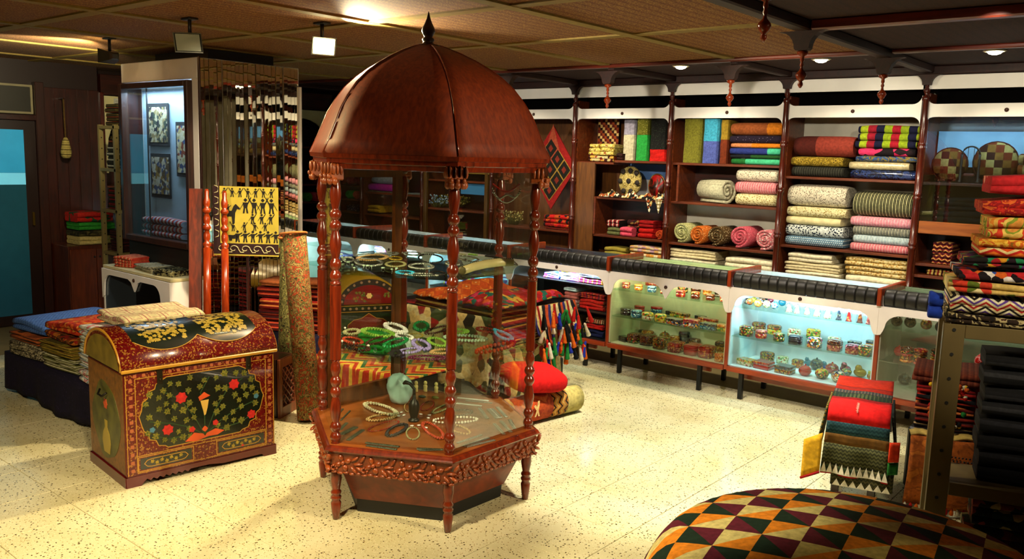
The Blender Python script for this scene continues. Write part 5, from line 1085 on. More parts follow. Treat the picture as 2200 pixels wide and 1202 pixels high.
# carved tusk
P = [inside(zp(x, y, Z1), .5)+Vector((0, 0, .022)) for x, y in ((993, 592), (1015, 584), (1045, 577), (1075, 573), (1104, 574))]; t_ = thing('carved_tusk', 'curved ivory coloured carved tusk at the front right of the upper glass shelf', 'ornament', P[2]-Vector((0, 0, .022)))
c = t_.location
MB().tube([q-c for q in P], [.02, .021, .022, .022, .017], 12).build('body', plain('ivory', '#d0c488', .35), t_)
d = (P[0]-P[1]).normalized(); MB().tube([P[0]-c+d*.001, P[0]-c+d*.004], [.0195, .012], 12).build('end_cap', plain('dark ivory end', '#5a5428', .5), t_)
cb = MB()
for k in range(26):
    f = k/25*3.9; i = min(3, int(f)); q = P[i].lerp(P[i+1], f-i)-c; cb.ball((q.x, q.y, q.z+.02), .005, 1, 1, .7, 5, 3)
cb.build('carved_crest', plain('carved crest dark', '#3a3a20', .6), t_)
# necklace hung inside the back right pane
t_ = thing('hanging_necklace', 'silver and red beaded necklace hung inside the back right pane', 'necklace', (PC[0], PC[1], 0)); hb = MB(); hr = MB(); nv = Vector((cos(A0+R(210)), sin(A0+R(210)), 0)); Q = Vector((PC[0], PC[1], 0))+nv*(RP*C6-.06)
def onp(x, y):
    d_ = ray(x, y); t = (Q-CP).dot(nv)/d_.dot(nv); return CP+d_*t-Vector((PC[0], PC[1], 0))
for i in range(30):
    f = i/29; q = onp(1058+f*60, 405+22*sin(f*pi)+8*sin(f*9)); hb.ball(q, .0055, nu=6, nv=4); q2 = onp(1060+f*56, 396+16*sin(f*pi)); hr.ball(q2, .006, nu=6, nv=4); hb.ball(onp(1058+f*60, 414+22*sin(f*pi)), .004, nu=5, nv=4)
hb.build('silver_strand', BM['silver'], t_); hr.build('red_strand', bead_mat('scarlet', '#a01410'), t_)
hk = MB().tube([onp(1059, 405), onp(1066, 388), onp(1086, 378), onp(1110, 388), onp(1117, 408)], .0012, 4); hk.build('cord', BLACK, t_)
# ================================================================ painted chest
CRED = pat('chest red gilt border', 'cells', ('#4c0608', '#5c080a', '#4c0608', '#8a5a20', '#54080a', '#5e1a0e'), 150, rough=.25, coat=.5, wear=.1)
CRED0 = plain('chest plain red', '#4e0809', .3, coat=.4); CDK = plain('chest black green', '#06120a', .22, coat=.5, var=.3); COL_ = plain('chest olive side', '#6a5a1c', .4, var=.35, vs_=12)
LEAF = pat('painted leaf olive', 'crack', None, 90, stops=[(0, '#8a7a2a'), (.08, '#46521c')], rough=.45); LEAFG = plain('painted gilt leaf', '#8a7420', .35, var=.3, vs_=60); FLR = plain('painted red flower', '#b01c18', .4, var=.3, vs_=60); FLO = plain('painted orange flower', '#c04a1c', .4, var=.2); FLY = plain('painted cream trumpet', '#c8a048', .4); FLB = plain('painted blue flower', '#3a6a80', .4)
GLD = plain('painted gold line', '#a87a24', .3); TWIG = plain('painted twig', '#1e3a14', .5)
ch = thing('painted_chest', 'red and black painted chest with a barrel lid and vine panel', 'chest', (-4.119, 2.386, 0), R(83.7))
CWd, CD, CH = .83, .53, .60
def leafpoly(cx, cz, s_, a):
    pts = [(0, 1), (.35, .55), (.8, .6), (.6, .15), (.85, -.2), (.4, -.3), (.12, -.75), (0, -1), (-.12, -.75), (-.4, -.3), (-.85, -.2), (-.6, .15), (-.8, .6), (-.35, .55)]
    return [(cx+s_*(x*cos(a)-z*sin(a)), cz+s_*(x*sin(a)+z*cos(a))) for x, z in pts]
def flpoly(cx, cz, s_, n=6, ph=0): return [(cx+s_*(1 if i % 2 == 0 else .78)*cos(ph+2*pi*i/(2*n)), cz+s_*(1 if i % 2 == 0 else .78)*sin(ph+2*pi*i/(2*n))) for i in range(2*n)]
def strip_poly(m, pts, hw, y0, y1, closed=False):
    n = len(pts)
    for i in range(n if closed else n-1):
        a = Vector(pts[i]); b = Vector(pts[(i+1) % n]); d = (b-a); 
        if d.length < 1e-6: continue
        t = Vector((-d.y, d.x)).normalized()*hw; e = d.normalized()*hw*.6
        m.prism([tuple(a-e-t), tuple(b+e-t), tuple(b+e+t), tuple(a-e+t)], y0, y1)
b_ = MB().rbox(-CWd/2, CWd/2, 0, CD, .05, CH, .006)
b_.build('body', CRED0, ch)
# scalloped foot board
sc = [(-CWd/2-.004, .055), (-CWd/2-.004, 0), (-CWd/2+.07, 0)]
for k in range(8): sc += arc(-CWd/2+.10+k*.03, .022, .015, 180, 0, 3) if 0 else [(-CWd/2+.085+k*.033, .018), (-CWd/2+.1+k*.033, .03)]
sc += [(-.02, .03), (.02, .03)]+[(-x, z) for x, z in [(-CWd/2+.085+k*.033, .018) for k in range(8)][::-1]]+[(CWd/2-.07, 0), (CWd/2+.004, 0), (CWd/2+.004, .055)]
MB().prism(sc, -.006, .012).build('foot_board', CRED0, ch); MB().prism(sc, CD-.012, CD+.006).build('foot_board', CRED0, ch)
for s_ in (-1, 1): MB().box(s_*(CWd/2+.002)-.006, s_*(CWd/2+.002)+.006, 0, CD, 0, .055).build('foot_board', CRED0, ch)
# gilt red border zone and dark vine panel on the front
MB().box(-CWd/2+.004, CWd/2-.004, -.0015, 0, .06, CH-.004).build('front_border', CRED, ch)
pz0, pz1 = .175, .555; pxh = .335
half = [(0, pz1), (.20, pz1), (.255, pz1-.03), (.262, pz1-.055), (.295, pz1-.065), (.30, pz1-.10), (.325, pz1-.115), (.332, pz1-.16), (.345, (pz0+pz1)/2), (.332, pz0+.14), (.322, pz0+.11), (.30, pz0+.095), (.295, pz0+.06), (.262, pz0+.05), (.25, pz0+.02), (.215, pz0+.012), (.20, pz0), (0, pz0)]
pan = half+[(-x, z) for x, z in half[::-1][1:-1]]
MB().prism(pan, -.0025, -.0014).build('vine_panel', CDK, ch)
gl = MB(); strip_poly(gl, pan, .0022, -.0034, -.002, True)
for z in (.158, .568): gl.box(-CWd/2+.055, CWd/2-.055, -.003, -.001, z-.0018, z+.0018)
for s_ in (-1, 1):
    gl.box(s_*(CWd/2-.055)-.0018, s_*(CWd/2-.055)+.0018, -.003, -.001, .07, .568); gl.box(s_*(CWd/2-.008)-.0018, s_*(CWd/2-.008)+.0018, -.003, -.001, .06, .59)
gl.box(-CWd/2+.055, CWd/2-.055, -.003, -.001, .066, .0695)
for s_ in (-1, 1):
    cx = s_*.21; fr_ = [(cx-.145, .075), (cx+.145, .075), (cx+.145, .15), (cx-.145, .15)]; strip_poly(gl, fr_, .0018, -.003, -.001, True)
    MB().prism([(cx-.135, .083), (cx+.135, .083), (cx+.135, .142), (cx-.135, .142)], -.0022, -.0014).build('drawer_panel', CDK, ch)
    strip_poly(gl, [(cx-.115, .112), (cx-.10, .128), (cx-.08, .132), (cx+.08, .132), (cx+.10, .128), (cx+.115, .112), (cx+.10, .096), (cx+.08, .092), (cx-.08, .092), (cx-.10, .096)], .0018, -.0034, -.002, True)
gl.build('gold_lines', GLD, ch)
lv = MB(); tw = MB(); r_ = random.Random(5); fl1 = MB(); pts = []
for main in ([(0, .20), (-.08, .26), (-.18, .30), (-.29, .33)], [(0, .20), (.08, .26), (.18, .31), (.29, .34)], [(0, .2), (-.06, .32), (-.13, .42), (-.22, .48)], [(0, .2), (.06, .33), (.13, .43), (.22, .48)], [(0, .2), (-.1, .22), (-.2, .22), (-.27, .25)], [(0, .2), (.1, .22), (.2, .23), (.27, .26)], [(0, .2), (0, .34), (-.02, .44), (.03, .52)]):
    strip_poly(tw, main, .0025, -.0034, -.002)
flowers_ = [(-.125, .43, .033), (.17, .455, .032), (-.20, .27, .031), (.27, .265, .027)]
k = 0
while len(pts) < 56 and k < 6000:
    k += 1; x, z = r_.uniform(-.31, .31), r_.uniform(pz0+.02, pz1-.02); e = abs(x)/.33; zc = (z-.365)/.18
    if e**3+abs(zc)**3 > .95 or abs(x) < .055 and z < .47: continue
    if any((x-a)**2+(z-b)**2 < .041**2 for a, b in pts) or any((x-a)**2+(z-b)**2 < (c+.017)**2 for a, b, c in flowers_): continue
    pts.append((x, z))
for (x, z) in pts: MB().prism(leafpoly(x, z, r_.uniform(.019, .026), r_.uniform(-1, 1)), -.0042, -.003).build('painted_leaf', LEAF, ch)
for s_ in (-1, 1):
    for j in range(7): MB().prism(leafpoly(s_*.21-.075+j*.025, .112+.006*(-1)**j, .013, r_.uniform(0, 6)), -.0042, -.003).build('painted_leaf', LEAFG, ch)
tw.build('painted_twigs', TWIG, ch)
for (x, z, s_) in flowers_: MB().prism(flpoly(x, z, s_, 7, r_.random()), -.005, -.003).build('painted_red_flower', FLR, ch)
for (x, z, s_) in ((-.07, .245, .018), (.06, .258, .018), (.215, .155-.06, .008)): MB().prism(flpoly(x, z, s_, 5), -.005, -.003).build('painted_red_flower', FLR, ch)
MB().prism(flpoly(0, .405, .035, 5, .3)[:6]+[(-.03, .395)], -.0052, -.003).build('painted_orange_flower', FLO, ch); MB().prism([(-.11, .185), (-.06, .225), (-.01, .21), (0, .195), (.01, .21), (.06, .225), (.11, .205), (.07, .188), (.02, .19), (-.05, .176)], -.0048, -.003).build('painted_orange_leaf', FLO, ch); MB().prism(flpoly(0, .235, .017, 4), -.0052, -.003).build('painted_orange_flower', FLO, ch)
MB().prism([(-.022, .395), (.024, .395), (.016, .35), (.006, .315), (-.002, .31), (-.008, .34), (-.016, .37)], -.0056, -.003).build('painted_trumpet', FLY, ch)
o_ = MB()
for (x, z) in ((-.28, .285), (.30, .365)): MB().prism(flpoly(x, z, .016, 5), -.005, -.003).build('painted_blue_flower', FLB, ch)
o_ = MB(); o_.prism(flpoly(0, .112, .048, 12), -.0032, -.001); o_.build('painted_rosette', CRED, ch)
# little blossoms along the red border
BBM = plain('border blossom', '#96502a', .4)
o_ = MB()
for s_ in (-1, 1):
    for j in range(12): MB().prism(flpoly(s_*(CWd/2-.032), .085+j*.043, .012, 4, pi/4), -.003, -.001).build('border_blossom', BBM, ch)
for j in range(17): MB().prism(flpoly(-.36+j*.045, .582, .011, 4, pi/4), -.003, -.001).build('border_blossom', BBM, ch)
# sides
for s_ in (-1, 1):
    MB().box(min(s_*CWd/2, s_*(CWd/2+.002)), max(s_*CWd/2, s_*(CWd/2+.002)), .012, CD-.012, .07, CH-.01).build('side_border', plain('chest orange gilt side', '#6e4616', .4, var=.4, vs_=40), ch)
    q = [(CD/2+.20*cos(2*pi*i/28)*(1+.06*cos(8*pi*i/28)), .30+.21*sin(2*pi*i/28)*(1+.05*cos(10*pi*i/28))) for i in range(28)]
    MB().prism(q, s_*(CWd/2+.0035), s_*(CWd/2+.001), Matrix.Rotation(0, 4, 'Z') @ Matrix(((0, 1, 0, 0), (1, 0, 0, 0), (0, 0, 1, 0), (0, 0, 0, 1)))).build('side_panel', plain('chest olive painted panel', '#4a4a16', .4, var=.6, vs_=14), ch)
    MT = Matrix(((0, 1, 0, 0), (1, 0, 0, 0), (0, 0, 1, 0), (0, 0, 0, 1)))
    vs2 = [(CD/2+x, z) for x, z in ((-.04, .12), (.04, .12), (.06, .18), (.045, .23), (.015, .26), (.02, .30), (-.02, .30), (-.015, .26), (-.045, .23), (-.06, .18))]
    MB().prism(vs2, s_*(CWd/2+.005), s_*(CWd/2+.003), MT).build('painted_vase', plain('painted gold vase', '#a08a2a', .4), ch)
    MB().prism(flpoly(CD/2, .39, .03, 6), s_*(CWd/2+.005), s_*(CWd/2+.003), MT).build('painted_side_flower', FLO, ch)
    MB().tube([(s_*(CWd/2+.012), CD/2-.05, .46), (s_*(CWd/2+.03), CD/2-.03, .44), (s_*(CWd/2+.03), CD/2+.03, .44), (s_*(CWd/2+.012), CD/2+.05, .46)], .006, 6).build('side_handle', plain('dark iron', '#1c1812', .5, .6), ch)
# barrel lid
rise = .185; n = 20; ov = .012
def lidpt(a, k=0, x=0): return (x, CD/2-(CD/2+ov+k)*cos(a), CH+.012+(rise+k)*sin(a))
lid = MB(); v = []
for x in (-CWd/2-ov, CWd/2+ov): v += [lidpt(pi*i/n, 0, x) for i in range(n+1)]
q = n+1; lid.add(v, [(i, i+q, i+q+1, i+1) for i in range(n)], True); lid.f += [list(range(q)), list(range(2*q-1, q-1, -1)), [0, n, n+q, q]]; lid.s += [False]*3
lo = lid.build('lid', CRED, ch)
def lidpatch(poly, k0, name, mat):                      # poly in (x, arc fraction)
    m = MB(); top = [lidpt(pi*f, k0, x) for x, f in poly]; m.add(top, [list(range(len(poly)))[::-1]], True); return m.build(name, mat, lo)
def curved(x0, x1, f0, f1, k, name, mat, fl=None):
    m = MB(); nx, nf = 12, 12; m.sheet(lambda u, w_: lidpt(pi*(f0+(f1-f0)*w_), k, x0+(x1-x0)*u), nx, nf); return m.build(name, mat, lo)
def wavy(u): return .20+.055*abs(cos(u*pi*2))-.02*abs(cos(u*pi*6))
m = MB(); m.sheet(lambda u, w_: lidpt(pi*((.15+.10*(abs(2*((u*2) % 1)-1)**2.2)) + w_*(.80-(.15+.10*(abs(2*((u*2) % 1)-1)**2.2)))), .0015, -.34+.68*u), 48, 16); m.build('lid_panel', CDK, lo)
m = MB(); m.tube([lidpt(pi*(.15+.10*(abs(2*((u/48*2) % 1)-1)**2.2)), .0022, -.34+.68*u/48) for u in range(49)], .0028, 5); m.build('lid_gold_line', GLD, lo)
lf = MB()
for k in range(760):
    x = r_.uniform(-.31, .31); f = r_.uniform(.235, .74); side = (x+.34) % .34
    if abs(side-.17) > .14-.12*abs(f-.5): continue
    p0 = Vector(lidpt(pi*f, .0028, x)); tx = Vector((1, 0, 0)); p1 = Vector(lidpt(pi*(f+.01), .0028, x)); tz = (p1-p0).normalized()
    pl_ = leafpoly(0, 0, r_.uniform(.011, .017), r_.uniform(0, 6)); lf.add([p0+tx*a+tz*b for a, b in pl_], [list(range(len(pl_)))])
lf.build('lid_leaves', LEAFG, lo)
for s_ in (-1, 1):
    m = MB(); x = s_*(CWd/2+ov+.001); pts2 = [lidpt(pi*i/n, -.035, x) for i in range(n+1)]; m.add(pts2, [list(range(n+1)) if s_ > 0 else list(range(n+1))[::-1]]); m.build('lid_end', COL_, lo)
    MB().tube([lidpt(pi*i/n, -.01, s_*(CWd/2+ov-.002)) for i in range(n+1)], .009, 6).build('lid_rim', GOLDP, lo)
MB().rbox(-CWd/2-ov-.002, CWd/2+ov+.002, -.018, -.004, CH+.004, CH+.022, .004).build('gold_moulding', GOLDP, ch)
HI = plain('dark iron hasp', '#2a2414', .45, .7)
for x in (-.235, .255): MB().rbox(x-.015, x+.015, -.010, -.003, CH-.075, CH+.002, .003).build('hasp', HI, ch); MB().ball((x, -.012, CH-.05), .007, nu=6, nv=4).build('staple', HI, ch)
# ---- second chest seen through the pavilion
c2 = thing('painted_chest', 'red and dark painted chest with arched end seen through the pavilion', 'chest', (-5.24, 4.50, 0), R(62)); W2, H2, D2 = .50, .52, .75
MB().rbox(-W2/2, W2/2, 0, D2, 0, H2, .005).build('body', plain('second chest dark green', '#1a1c0c', .3, coat=.4), c2)
def arch(w_, h, z0, n=18): return [(w_/2*cos(pi*i/n), z0+h*sin(pi*i/n)) for i in range(n+1)]
MB().prism(arch(W2+.02, .22, H2+.004), -.008, D2+.008, None, True).build('lid', plain('second chest gold', '#8a6a14', .3, coat=.4), c2)
MB().prism(arch(W2-.01, .205, H2+.006), -.010, -.008).build('end_border', plain('second chest dark border', '#1e1a0c', .4), c2)
MB().prism(arch(W2-.09, .155, H2+.008), -.012, -.010).build('end_panel', plain('second chest red', '#6a0e0a', .3, coat=.4), c2)
o_ = MB()
for i in range(11): a = pi*(i+.5)/11; o_.prism(flpoly((W2/2-.028)*cos(a), H2+.006+.185*sin(a), .012, 5), -.013, -.010)
for i in range(9): o_.prism(flpoly(-.2+i*.05, H2-.03, .012, 5), -.005, 0)
o_.build('border_blossoms', plain('second chest blossom', '#8a6a4a', .4), c2)
MB().prism(flpoly(0, H2+.075, .026, 6), -.0145, -.012).build('blossom', plain('second chest cream blossom', '#d0a860', .4), c2)
o_ = MB()
for i in range(16): o_.prism(leafpoly(r_.uniform(-.16, .16), H2+.03+r_.uniform(0, .09), .016, r_.uniform(0, 6)), -.0135, -.012)
o_.build('painted_leaves', LEAF, c2)
MB().prism([(-.17, .05), (.17, .05), (.17, .36), (.12, .40), (.06, .41), (0, .45), (-.06, .41), (-.12, .40), (-.17, .36)], -.004, 0).build('front_panel', plain('second chest red', '#6a0e0a', .3), c2)
o_ = MB(); strip_poly(o_, [(-.235, H2-.005), (.235, H2-.005)], .002, -.005, 0); strip_poly(o_, [(-.235, H2-.055), (.235, H2-.055)], .002, -.005, 0); strip_poly(o_, [(-.17, .05), (.17, .05), (.17, .36), (.12, .40), (.06, .41), (0, .45), (-.06, .41), (-.12, .40), (-.17, .36)], .002, -.006, -.003, True); o_.build('gold_lines', GLD, c2)
# ================================================================ column with vitrine and mirror strips
CX0, CX1, CY0, CY1 = -7.15, -5.957, 3.465, 4.37
col_ = struct(MB().box(CX0, CX1-.02, 3.62, CY1, 0, 2.4).build('wall_column', WHITE))
t_ = thing('vitrine', 'tall wood framed wall vitrine with pale blue inside, left of the mirrors', 'vitrine', ((CX0+CX1)/2, CY0, 0))
hw = (CX1-CX0)/2
MB().rbox(-hw, hw-.02, 0, .154, 2.245, 2.40).build('top_band', WHITE, t_); MB().box(-hw, hw-.02, 0.02, .154, .0, .95).build('lower_panel', plain('vitrine dark recess', '#14100c', .6), t_)
MB().box(hw-.095, hw-.02, 0, .154, .951, 2.244).build('side_panel', WHITE, t_); MB().box(-hw, -hw+.03, 0, .154, .951, 2.244).build('side_panel', DARK_WOOD, t_)
fx0, fx1, fz0, fz1 = -hw+.02, hw-.09, .955, 2.235; FWD = wood('vitrine frame wood', '#24100a', '#3e1c0c', 'z', .4)
for (a, b, c, d) in ((fx0, fx0+.05, fz0, fz1), (fx1-.05, fx1, fz0, fz1), (fx0+.05, fx1-.05, fz0, fz0+.05), (fx0+.05, fx1-.05, fz1-.045, fz1)): MB().rbox(a, b, -.045, .02, c, d, .006).build('frame_bar', FWD, t_)
MB().box(fx0+.05, fx1-.05, .14, .153, fz0+.05, fz1-.045).build('backing', plain('vitrine pale blue backing', '#8fa3b0', .6), t_)
MB().box(fx0+.045, fx1-.045, -.012, -.008, fz0+.045, fz1-.04).build('glass_pane', glass('vitrine glass', (.82, .9, .95), .16), t_)
MB().box(-.165, -.159, -.016, -.006, fz0+.05, fz1-.045).build('pane_joint', BLACK, t_)
RUGP = [pat('animal rug %d' % i, 'cells', c, 34) for i, c in enumerate((('#b0a888', '#3a4638', '#8a7a50', '#20242a', '#b0a888'), ('#b8b090', '#7a3a24', '#3a4a6a', '#a89868', '#b8b090'), ('#b0a890', '#8a7038', '#44506a', '#b8b4a0', '#5a4a30')))]
for (x0, x1, y0, y1, m_, l) in ((318, 362, 222, 314, RUGP[0], 'upper small animal rug in the vitrine'), (378, 412, 262, 380, RUGP[1], 'right small animal rug half hidden by the vitrine frame'), (324, 366, 330, 425, RUGP[2], 'lower small animal rug in the vitrine')):
    Y = CY0+.125; a = yp(x0, (y0+y1)/2, Y); b = yp(x1, (y0+y1)/2, Y); zt, zb_ = yp((x0+x1)/2, y0, Y).z, yp((x0+x1)/2, y1, Y).z; bx_ = min(b.x, col_.location.x+CX1-.14)
    r0 = thing('small_rug', l, 'rug', (a.x, Y, zb_)); MB().rbox(0, bx_-a.x, 0, .008, 0, zt-zb_, .002).build('border', cl('rug charcoal border', '#2a2c2c'), r0); MB().box(.022, bx_-a.x-.022, -.002, .0, .03, zt-zb_-.03).build('field', m_, r0)
folded('red and white striped folded form standing in for a reflection in the vitrine', pat('red white quilt', 'bands', ('#8a2a24', '#b8a8a0', '#9a3028', '#8a94a8'), 9, 'x'), (-6.62, CY0+.065, fz0+.051), .66, .10, .16, 3)  # the room's reflection in the glass, modelled as folded cloth
# mirror strips
NS = 24; sw = (CY1-CY0-.03)/NS; mir = thing('mirror_facing', 'tall facing of narrow vertical mirror strips on the column', 'mirror', (CX1-.009, CY0, 0))
MIR = plain('mirror glass', '#e0d8c0', .015, 1.0); sm_ = MB().rbox(0, .008, .0008, sw-.0008, .02, 2.395, .0016).mesh('mirror_strip', MIR)
r2 = random.Random(3)
MB().rbox(-.004, .02, .001, .014, 0, 2.405, .003).build('corner_trim', DARK_WOOD, mir); MB().rbox(-.004, .03, CY1-CY0-.012, CY1-CY0+.004, 0, 2.25, .003).build('edge_trim', WHITE, mir)
for i in range(NS): place(sm_, 'mirror_strip', mir, (.0, .015+sw*i, 0), (0, r2.uniform(-.004, .004), R(r2.uniform(-1.3, 1.3))))
struct(MB().box(-6.95, -6.15, 3.66, 4.25, 2.401, CZ-.013).build('trim_99', BLACK))
# white base cabinet
cb_ = thing('base_cabinet', 'white low cabinet with arched apron under the vitrine', 'cabinet', (-6.99, 3.18, 0)); W3 = 1.08
MB().rbox(0, W3, 0, .284, .745, .77).build('top', plain('cream cabinet top', '#c8bc8c', .35), cb_)
ap_ = [(0, .744), (W3, .744), (W3, .50), (W3-.03, .46), (W3-.09, .46), (W3-.12, .50), (W3-.14, .6)]+arc(W3-.24, .60, .10, 0, 90, 5)+[(W3/2+.10, .70), (W3/2+.05, .68), (W3/2, .61), (W3/2-.05, .68), (W3/2-.10, .70), (.24, .70)]+arc(.14, .6, .10, 90, 180, 5)+[(.03, .52), (0, .5)]
a_ = MB().prism(ap_, -.012, 0).build('apron', WHITE, cb_); place(ros_me, 'rosette', a_, (W3/2, -.012, .70))
MB().box(W3-.018, W3, .0, .284, 0, .744).build('side_panel', WHITE, cb_); MB().box(0, .018, .0, .284, 0, .744).build('side_panel', WHITE, cb_)
MB().box(.018, W3-.018, .26, .28, 0, .744).build('back_panel', plain('cabinet dark inside', '#100c0c', .7), cb_); MB().box(.018, W3-.018, 0.01, .26, .02, .05).build('floor_board', WHITE, cb_)
for (a, b) in ((.02, .54), (.541, W3-.02)): MB().box(a, b, .004, .008, .05, .74).build('glass_pane', glass('dark cabinet glass', (.5, .55, .6), .14), cb_)
folded('purple folded cloth inside the white low cabinet', cl('purple cloth', '#4a1c4a'), (-6.5, 3.31, .33), .5, .2, .1, 2); 
tag(MB().rbox(-6.9, -6.0, 3.2, 3.43, .0505, .329).build('storage_box', cl('dark box', '#1c1210')), 'dark box filling the bottom of the white low cabinet', 'box')
folded('rust folded cloth beside the purple one in the white cabinet', cl('rust cloth2', '#7a2c10'), (-6.15, 3.31, .33), .2, .2, .16, 3)
T7 = .7705
folded('fan of red and cream cloth at the left on the white cabinet', pat('red fan stripe', 'bands', ('#b0301c', '#c89868', '#8a1c10', '#b84a2c'), 30, 'x', dist=.4), (-6.75, 3.30, T7), .2, .2, .09, 4, .35)
folded('grey packets of folded cloth in the middle of the white cabinet', pat('grey cream packet', 'flor', ('#6a6448', '#8f8868', '#a09a7a', '#4a4430'), 20), (-6.42, 3.32, T7), .34, .2, .05, 3, -.1)
folded('shiny black plastic packet at the right on the white cabinet', pat('black plastic packet', 'flor', ('#0a0a08', '#20201a', '#8a845a', '#0c0c0a'), 26, rough=.12, spec=.9), (-6.11, 3.30, T7), .22, .2, .055, 3, .2)
# ================================================================ batik, leaning posts, rug rolls, lattice box
BW_ = .47; t_ = thing('batik_hanging', 'yellow batik hanging with dark warriors and a wave border', 'textile', (-5.42, 3.50, .97), R(40)); hB = .50
MB().rbox(-BW_/2, BW_/2, -.004, .004, 0, hB, .002).build('cloth', plain('batik yellow', '#c6b23e', .85, var=.15), t_)
BKM = plain('batik black', '#16120a', .85); DRM = plain('batik maroon', '#2a0c0c', .85); WHM = plain('batik cream line', '#d0c490', .8)
MB().box(-BW_/2, BW_/2, -.0055, -.004, .012, .09).build('bottom_border', DRM, t_); MB().box(-BW_/2, -BW_/2+.05, -.0056, -.004, .09, hB).build('side_border', DRM, t_)
for k in range(5):
    wv = MB(); cx = -BW_/2+.06+k*.085; wv.tube([(cx+.035*cos(a)*(1-a/9), -.007, .05+.028*sin(a)*(1-a/9)) for a in [i*.5 for i in range(13)]], .0035, 5); wv.tube([(cx+.035, -.007, .05), (cx+.05, -.007, .025), (cx+.075, -.007, .028)], .0035, 5); wv.build('wave_scroll', WHM, t_)
for k in range(5): MB().tube([(-BW_/2+.012, -.007, .13+k*.08), (-BW_/2+.038, -.007, .14+k*.08), (-BW_/2+.04, -.007, .175+k*.08), (-BW_/2+.014, -.007, .185+k*.08)], .003, 5).build('side_scroll', WHM, t_)
def man(x, z, s_, arm=0.5):
    fg = MB()
    fg.prism([(x-.10*s_, z+.30*s_), (x+.10*s_, z+.30*s_), (x+.16*s_, z+.62*s_), (x-.16*s_, z+.62*s_)], -.0065, -.004); fg.prism(flpoly(x, z+.76*s_, .11*s_, 4), -.0065, -.004)
    for d in (-1, 1):
        fg.prism([(x+d*.02*s_, z+.32*s_), (x+d*.10*s_, z+.32*s_), (x+d*.16*s_, z), (x+d*.06*s_, z)], -.0065, -.004); fg.prism([(x+d*.12*s_, z+.60*s_), (x+d*.32*s_, z+.60*s_+d*arm*.3*s_), (x+d*.34*s_, z+.52*s_+d*arm*.3*s_), (x+d*.14*s_, z+.50*s_)], -.0065, -.004)
    fg.build('batik_figure', BKM, t_)
for k in range(7): man(-BW_/2+.085+k*.056, .425, .075, (-1)**k)
for k in range(4): man(.0+k*.062, .31, .125, (-1)**k*1.2)
for k in range(3): man(.05+k*.065, .235, .085, 1)
for k in range(6): man(-.06+k*.055, .10, .10, .4)
for k in range(3): man(-.01+k*.075, .185, .07, (-1)**k)
man(-.15, .105, .06); MB().prism([(-.12, .11), (-.10, .11), (-.10, .125), (-.075, .125), (-.075, .11), (-.06, .11), (-.058, .15), (-.125, .15)], -.0065, -.004).build('batik_figure', BKM, t_)
hs = [(-.17, .235), (-.155, .235), (-.15, .285), (-.10, .285), (-.095, .235), (-.08, .235), (-.075, .31), (-.06, .34), (-.045, .335), (-.04, .345), (-.07, .375), (-.085, .36), (-.10, .325), (-.16, .325), (-.175, .30)]
MB().prism(hs, -.0065, -.004).build('batik_horse', BKM, t_); man(-.125, .32, .06); man(-.15, .18, .07, 1.4); man(-.09, .18, .07, -1.4)
MB().rbox(-BW_/2-.0, BW_/2+.01, .006, .02, hB-.02, hB).build('hanging_rod', DARK_WOOD, t_); MB().rbox(-.01, .01, .02, .035, -.97, hB).build('stand_pole', DARK_WOOD, t_); MB().rbox(-.12, .12, -.08, .12, -.97, -.95).build('stand_foot', DARK_WOOD, t_)
def lathe_at(prof, a, b, n=12):
    a, b = Vector(a), Vector(b); d = (b-a); Q = d.normalized().to_track_quat('Z', 'Y').to_matrix().to_4x4(); return MB().lathe(prof, n, Q)
def bedpost(label, a, b):
    L_ = (Vector(b)-Vector(a)).length; pr = [(.03, 0), (.03, L_*.30)]; z = L_*.30
    for k in range(3): pr += [(.016, z), (.028, z+.02), (.028, z+.03), (.016, z+.05)]; z += .05
    pr += [(.026, z+.01), (.026, L_*.72)]; z = L_*.72
    while z < L_-.1: pr += [(.016, z), (.028, z+.018), (.028, z+.03), (.015, z+.045), (.022, z+.06), (.024, z+.09), (.015, z+.12)]; z += .12
    pr += [(.016, L_-.02), (.012, L_)]
    return tag(lathe_at(pr, a, b).build('turned_post', wood('leaning post wood', '#7a2408', '#a03a10', 'z', .25), None, a), label, 'post')
bedpost('left of two turned red posts leaning by the batik', (-5.30, 3.10, 0), (-5.53, 3.26, 1.45))
bedpost('right of two turned red posts leaning by the batik', (-5.20, 3.18, 0), (-5.45, 3.35, 1.44))
dk_ = tag(MB().add([(-5.40, 3.02, 0), (-5.34, 3.08, 0), (-5.60, 3.27, 1.45), (-5.66, 3.21, 1.45), (-5.38, 3.00, 0), (-5.32, 3.06, 0), (-5.58, 3.25, 1.45), (-5.64, 3.19, 1.45)], [(0, 1, 2, 3), (4, 7, 6, 5), (0, 4, 5, 1), (3, 2, 6, 7), (0, 3, 7, 4), (1, 5, 6, 2)]).build('leaning_board', RED_WOOD), 'narrow red board leaning left of the turned posts', 'board')
tag(MB().rbox(-5.62, -4.98, 3.70, 4.02, 0, .40, .01).build('covered_crate', cl('navy cover', '#16142c')), 'crate under a dark navy cover below the batik', 'crate')
RK = lambda i: pat('red rug edge %d' % i, 'bands', (('#7a140c', '#3a0a08', '#a8381c'), ('#5a0c0c', '#8a2a14', '#2a0808'), ('#9a1c10', '#6a0c0a', '#b86a30'))[i % 3], 30, 'z')
zz = .402
for k, (h, l) in enumerate(((.07, 'red and green zigzag edged rug at the bottom of the red pile below the batik'), (.09, 'dull red folded rug low in the pile below the batik'), (.08, 'maroon folded rug in the middle of the pile below the batik'), (.09, 'brick folded rug high in the pile below the batik'), (.05, 'tan topped folded rug on top of the pile below the batik'))):
    folded(l, RK(k) if k < 4 else cl('rug tan', '#8a4a24'), (-5.32+.02*(-1)**k, 3.86, zz), .50, .28, h, 2, R(30)); zz += h+.001
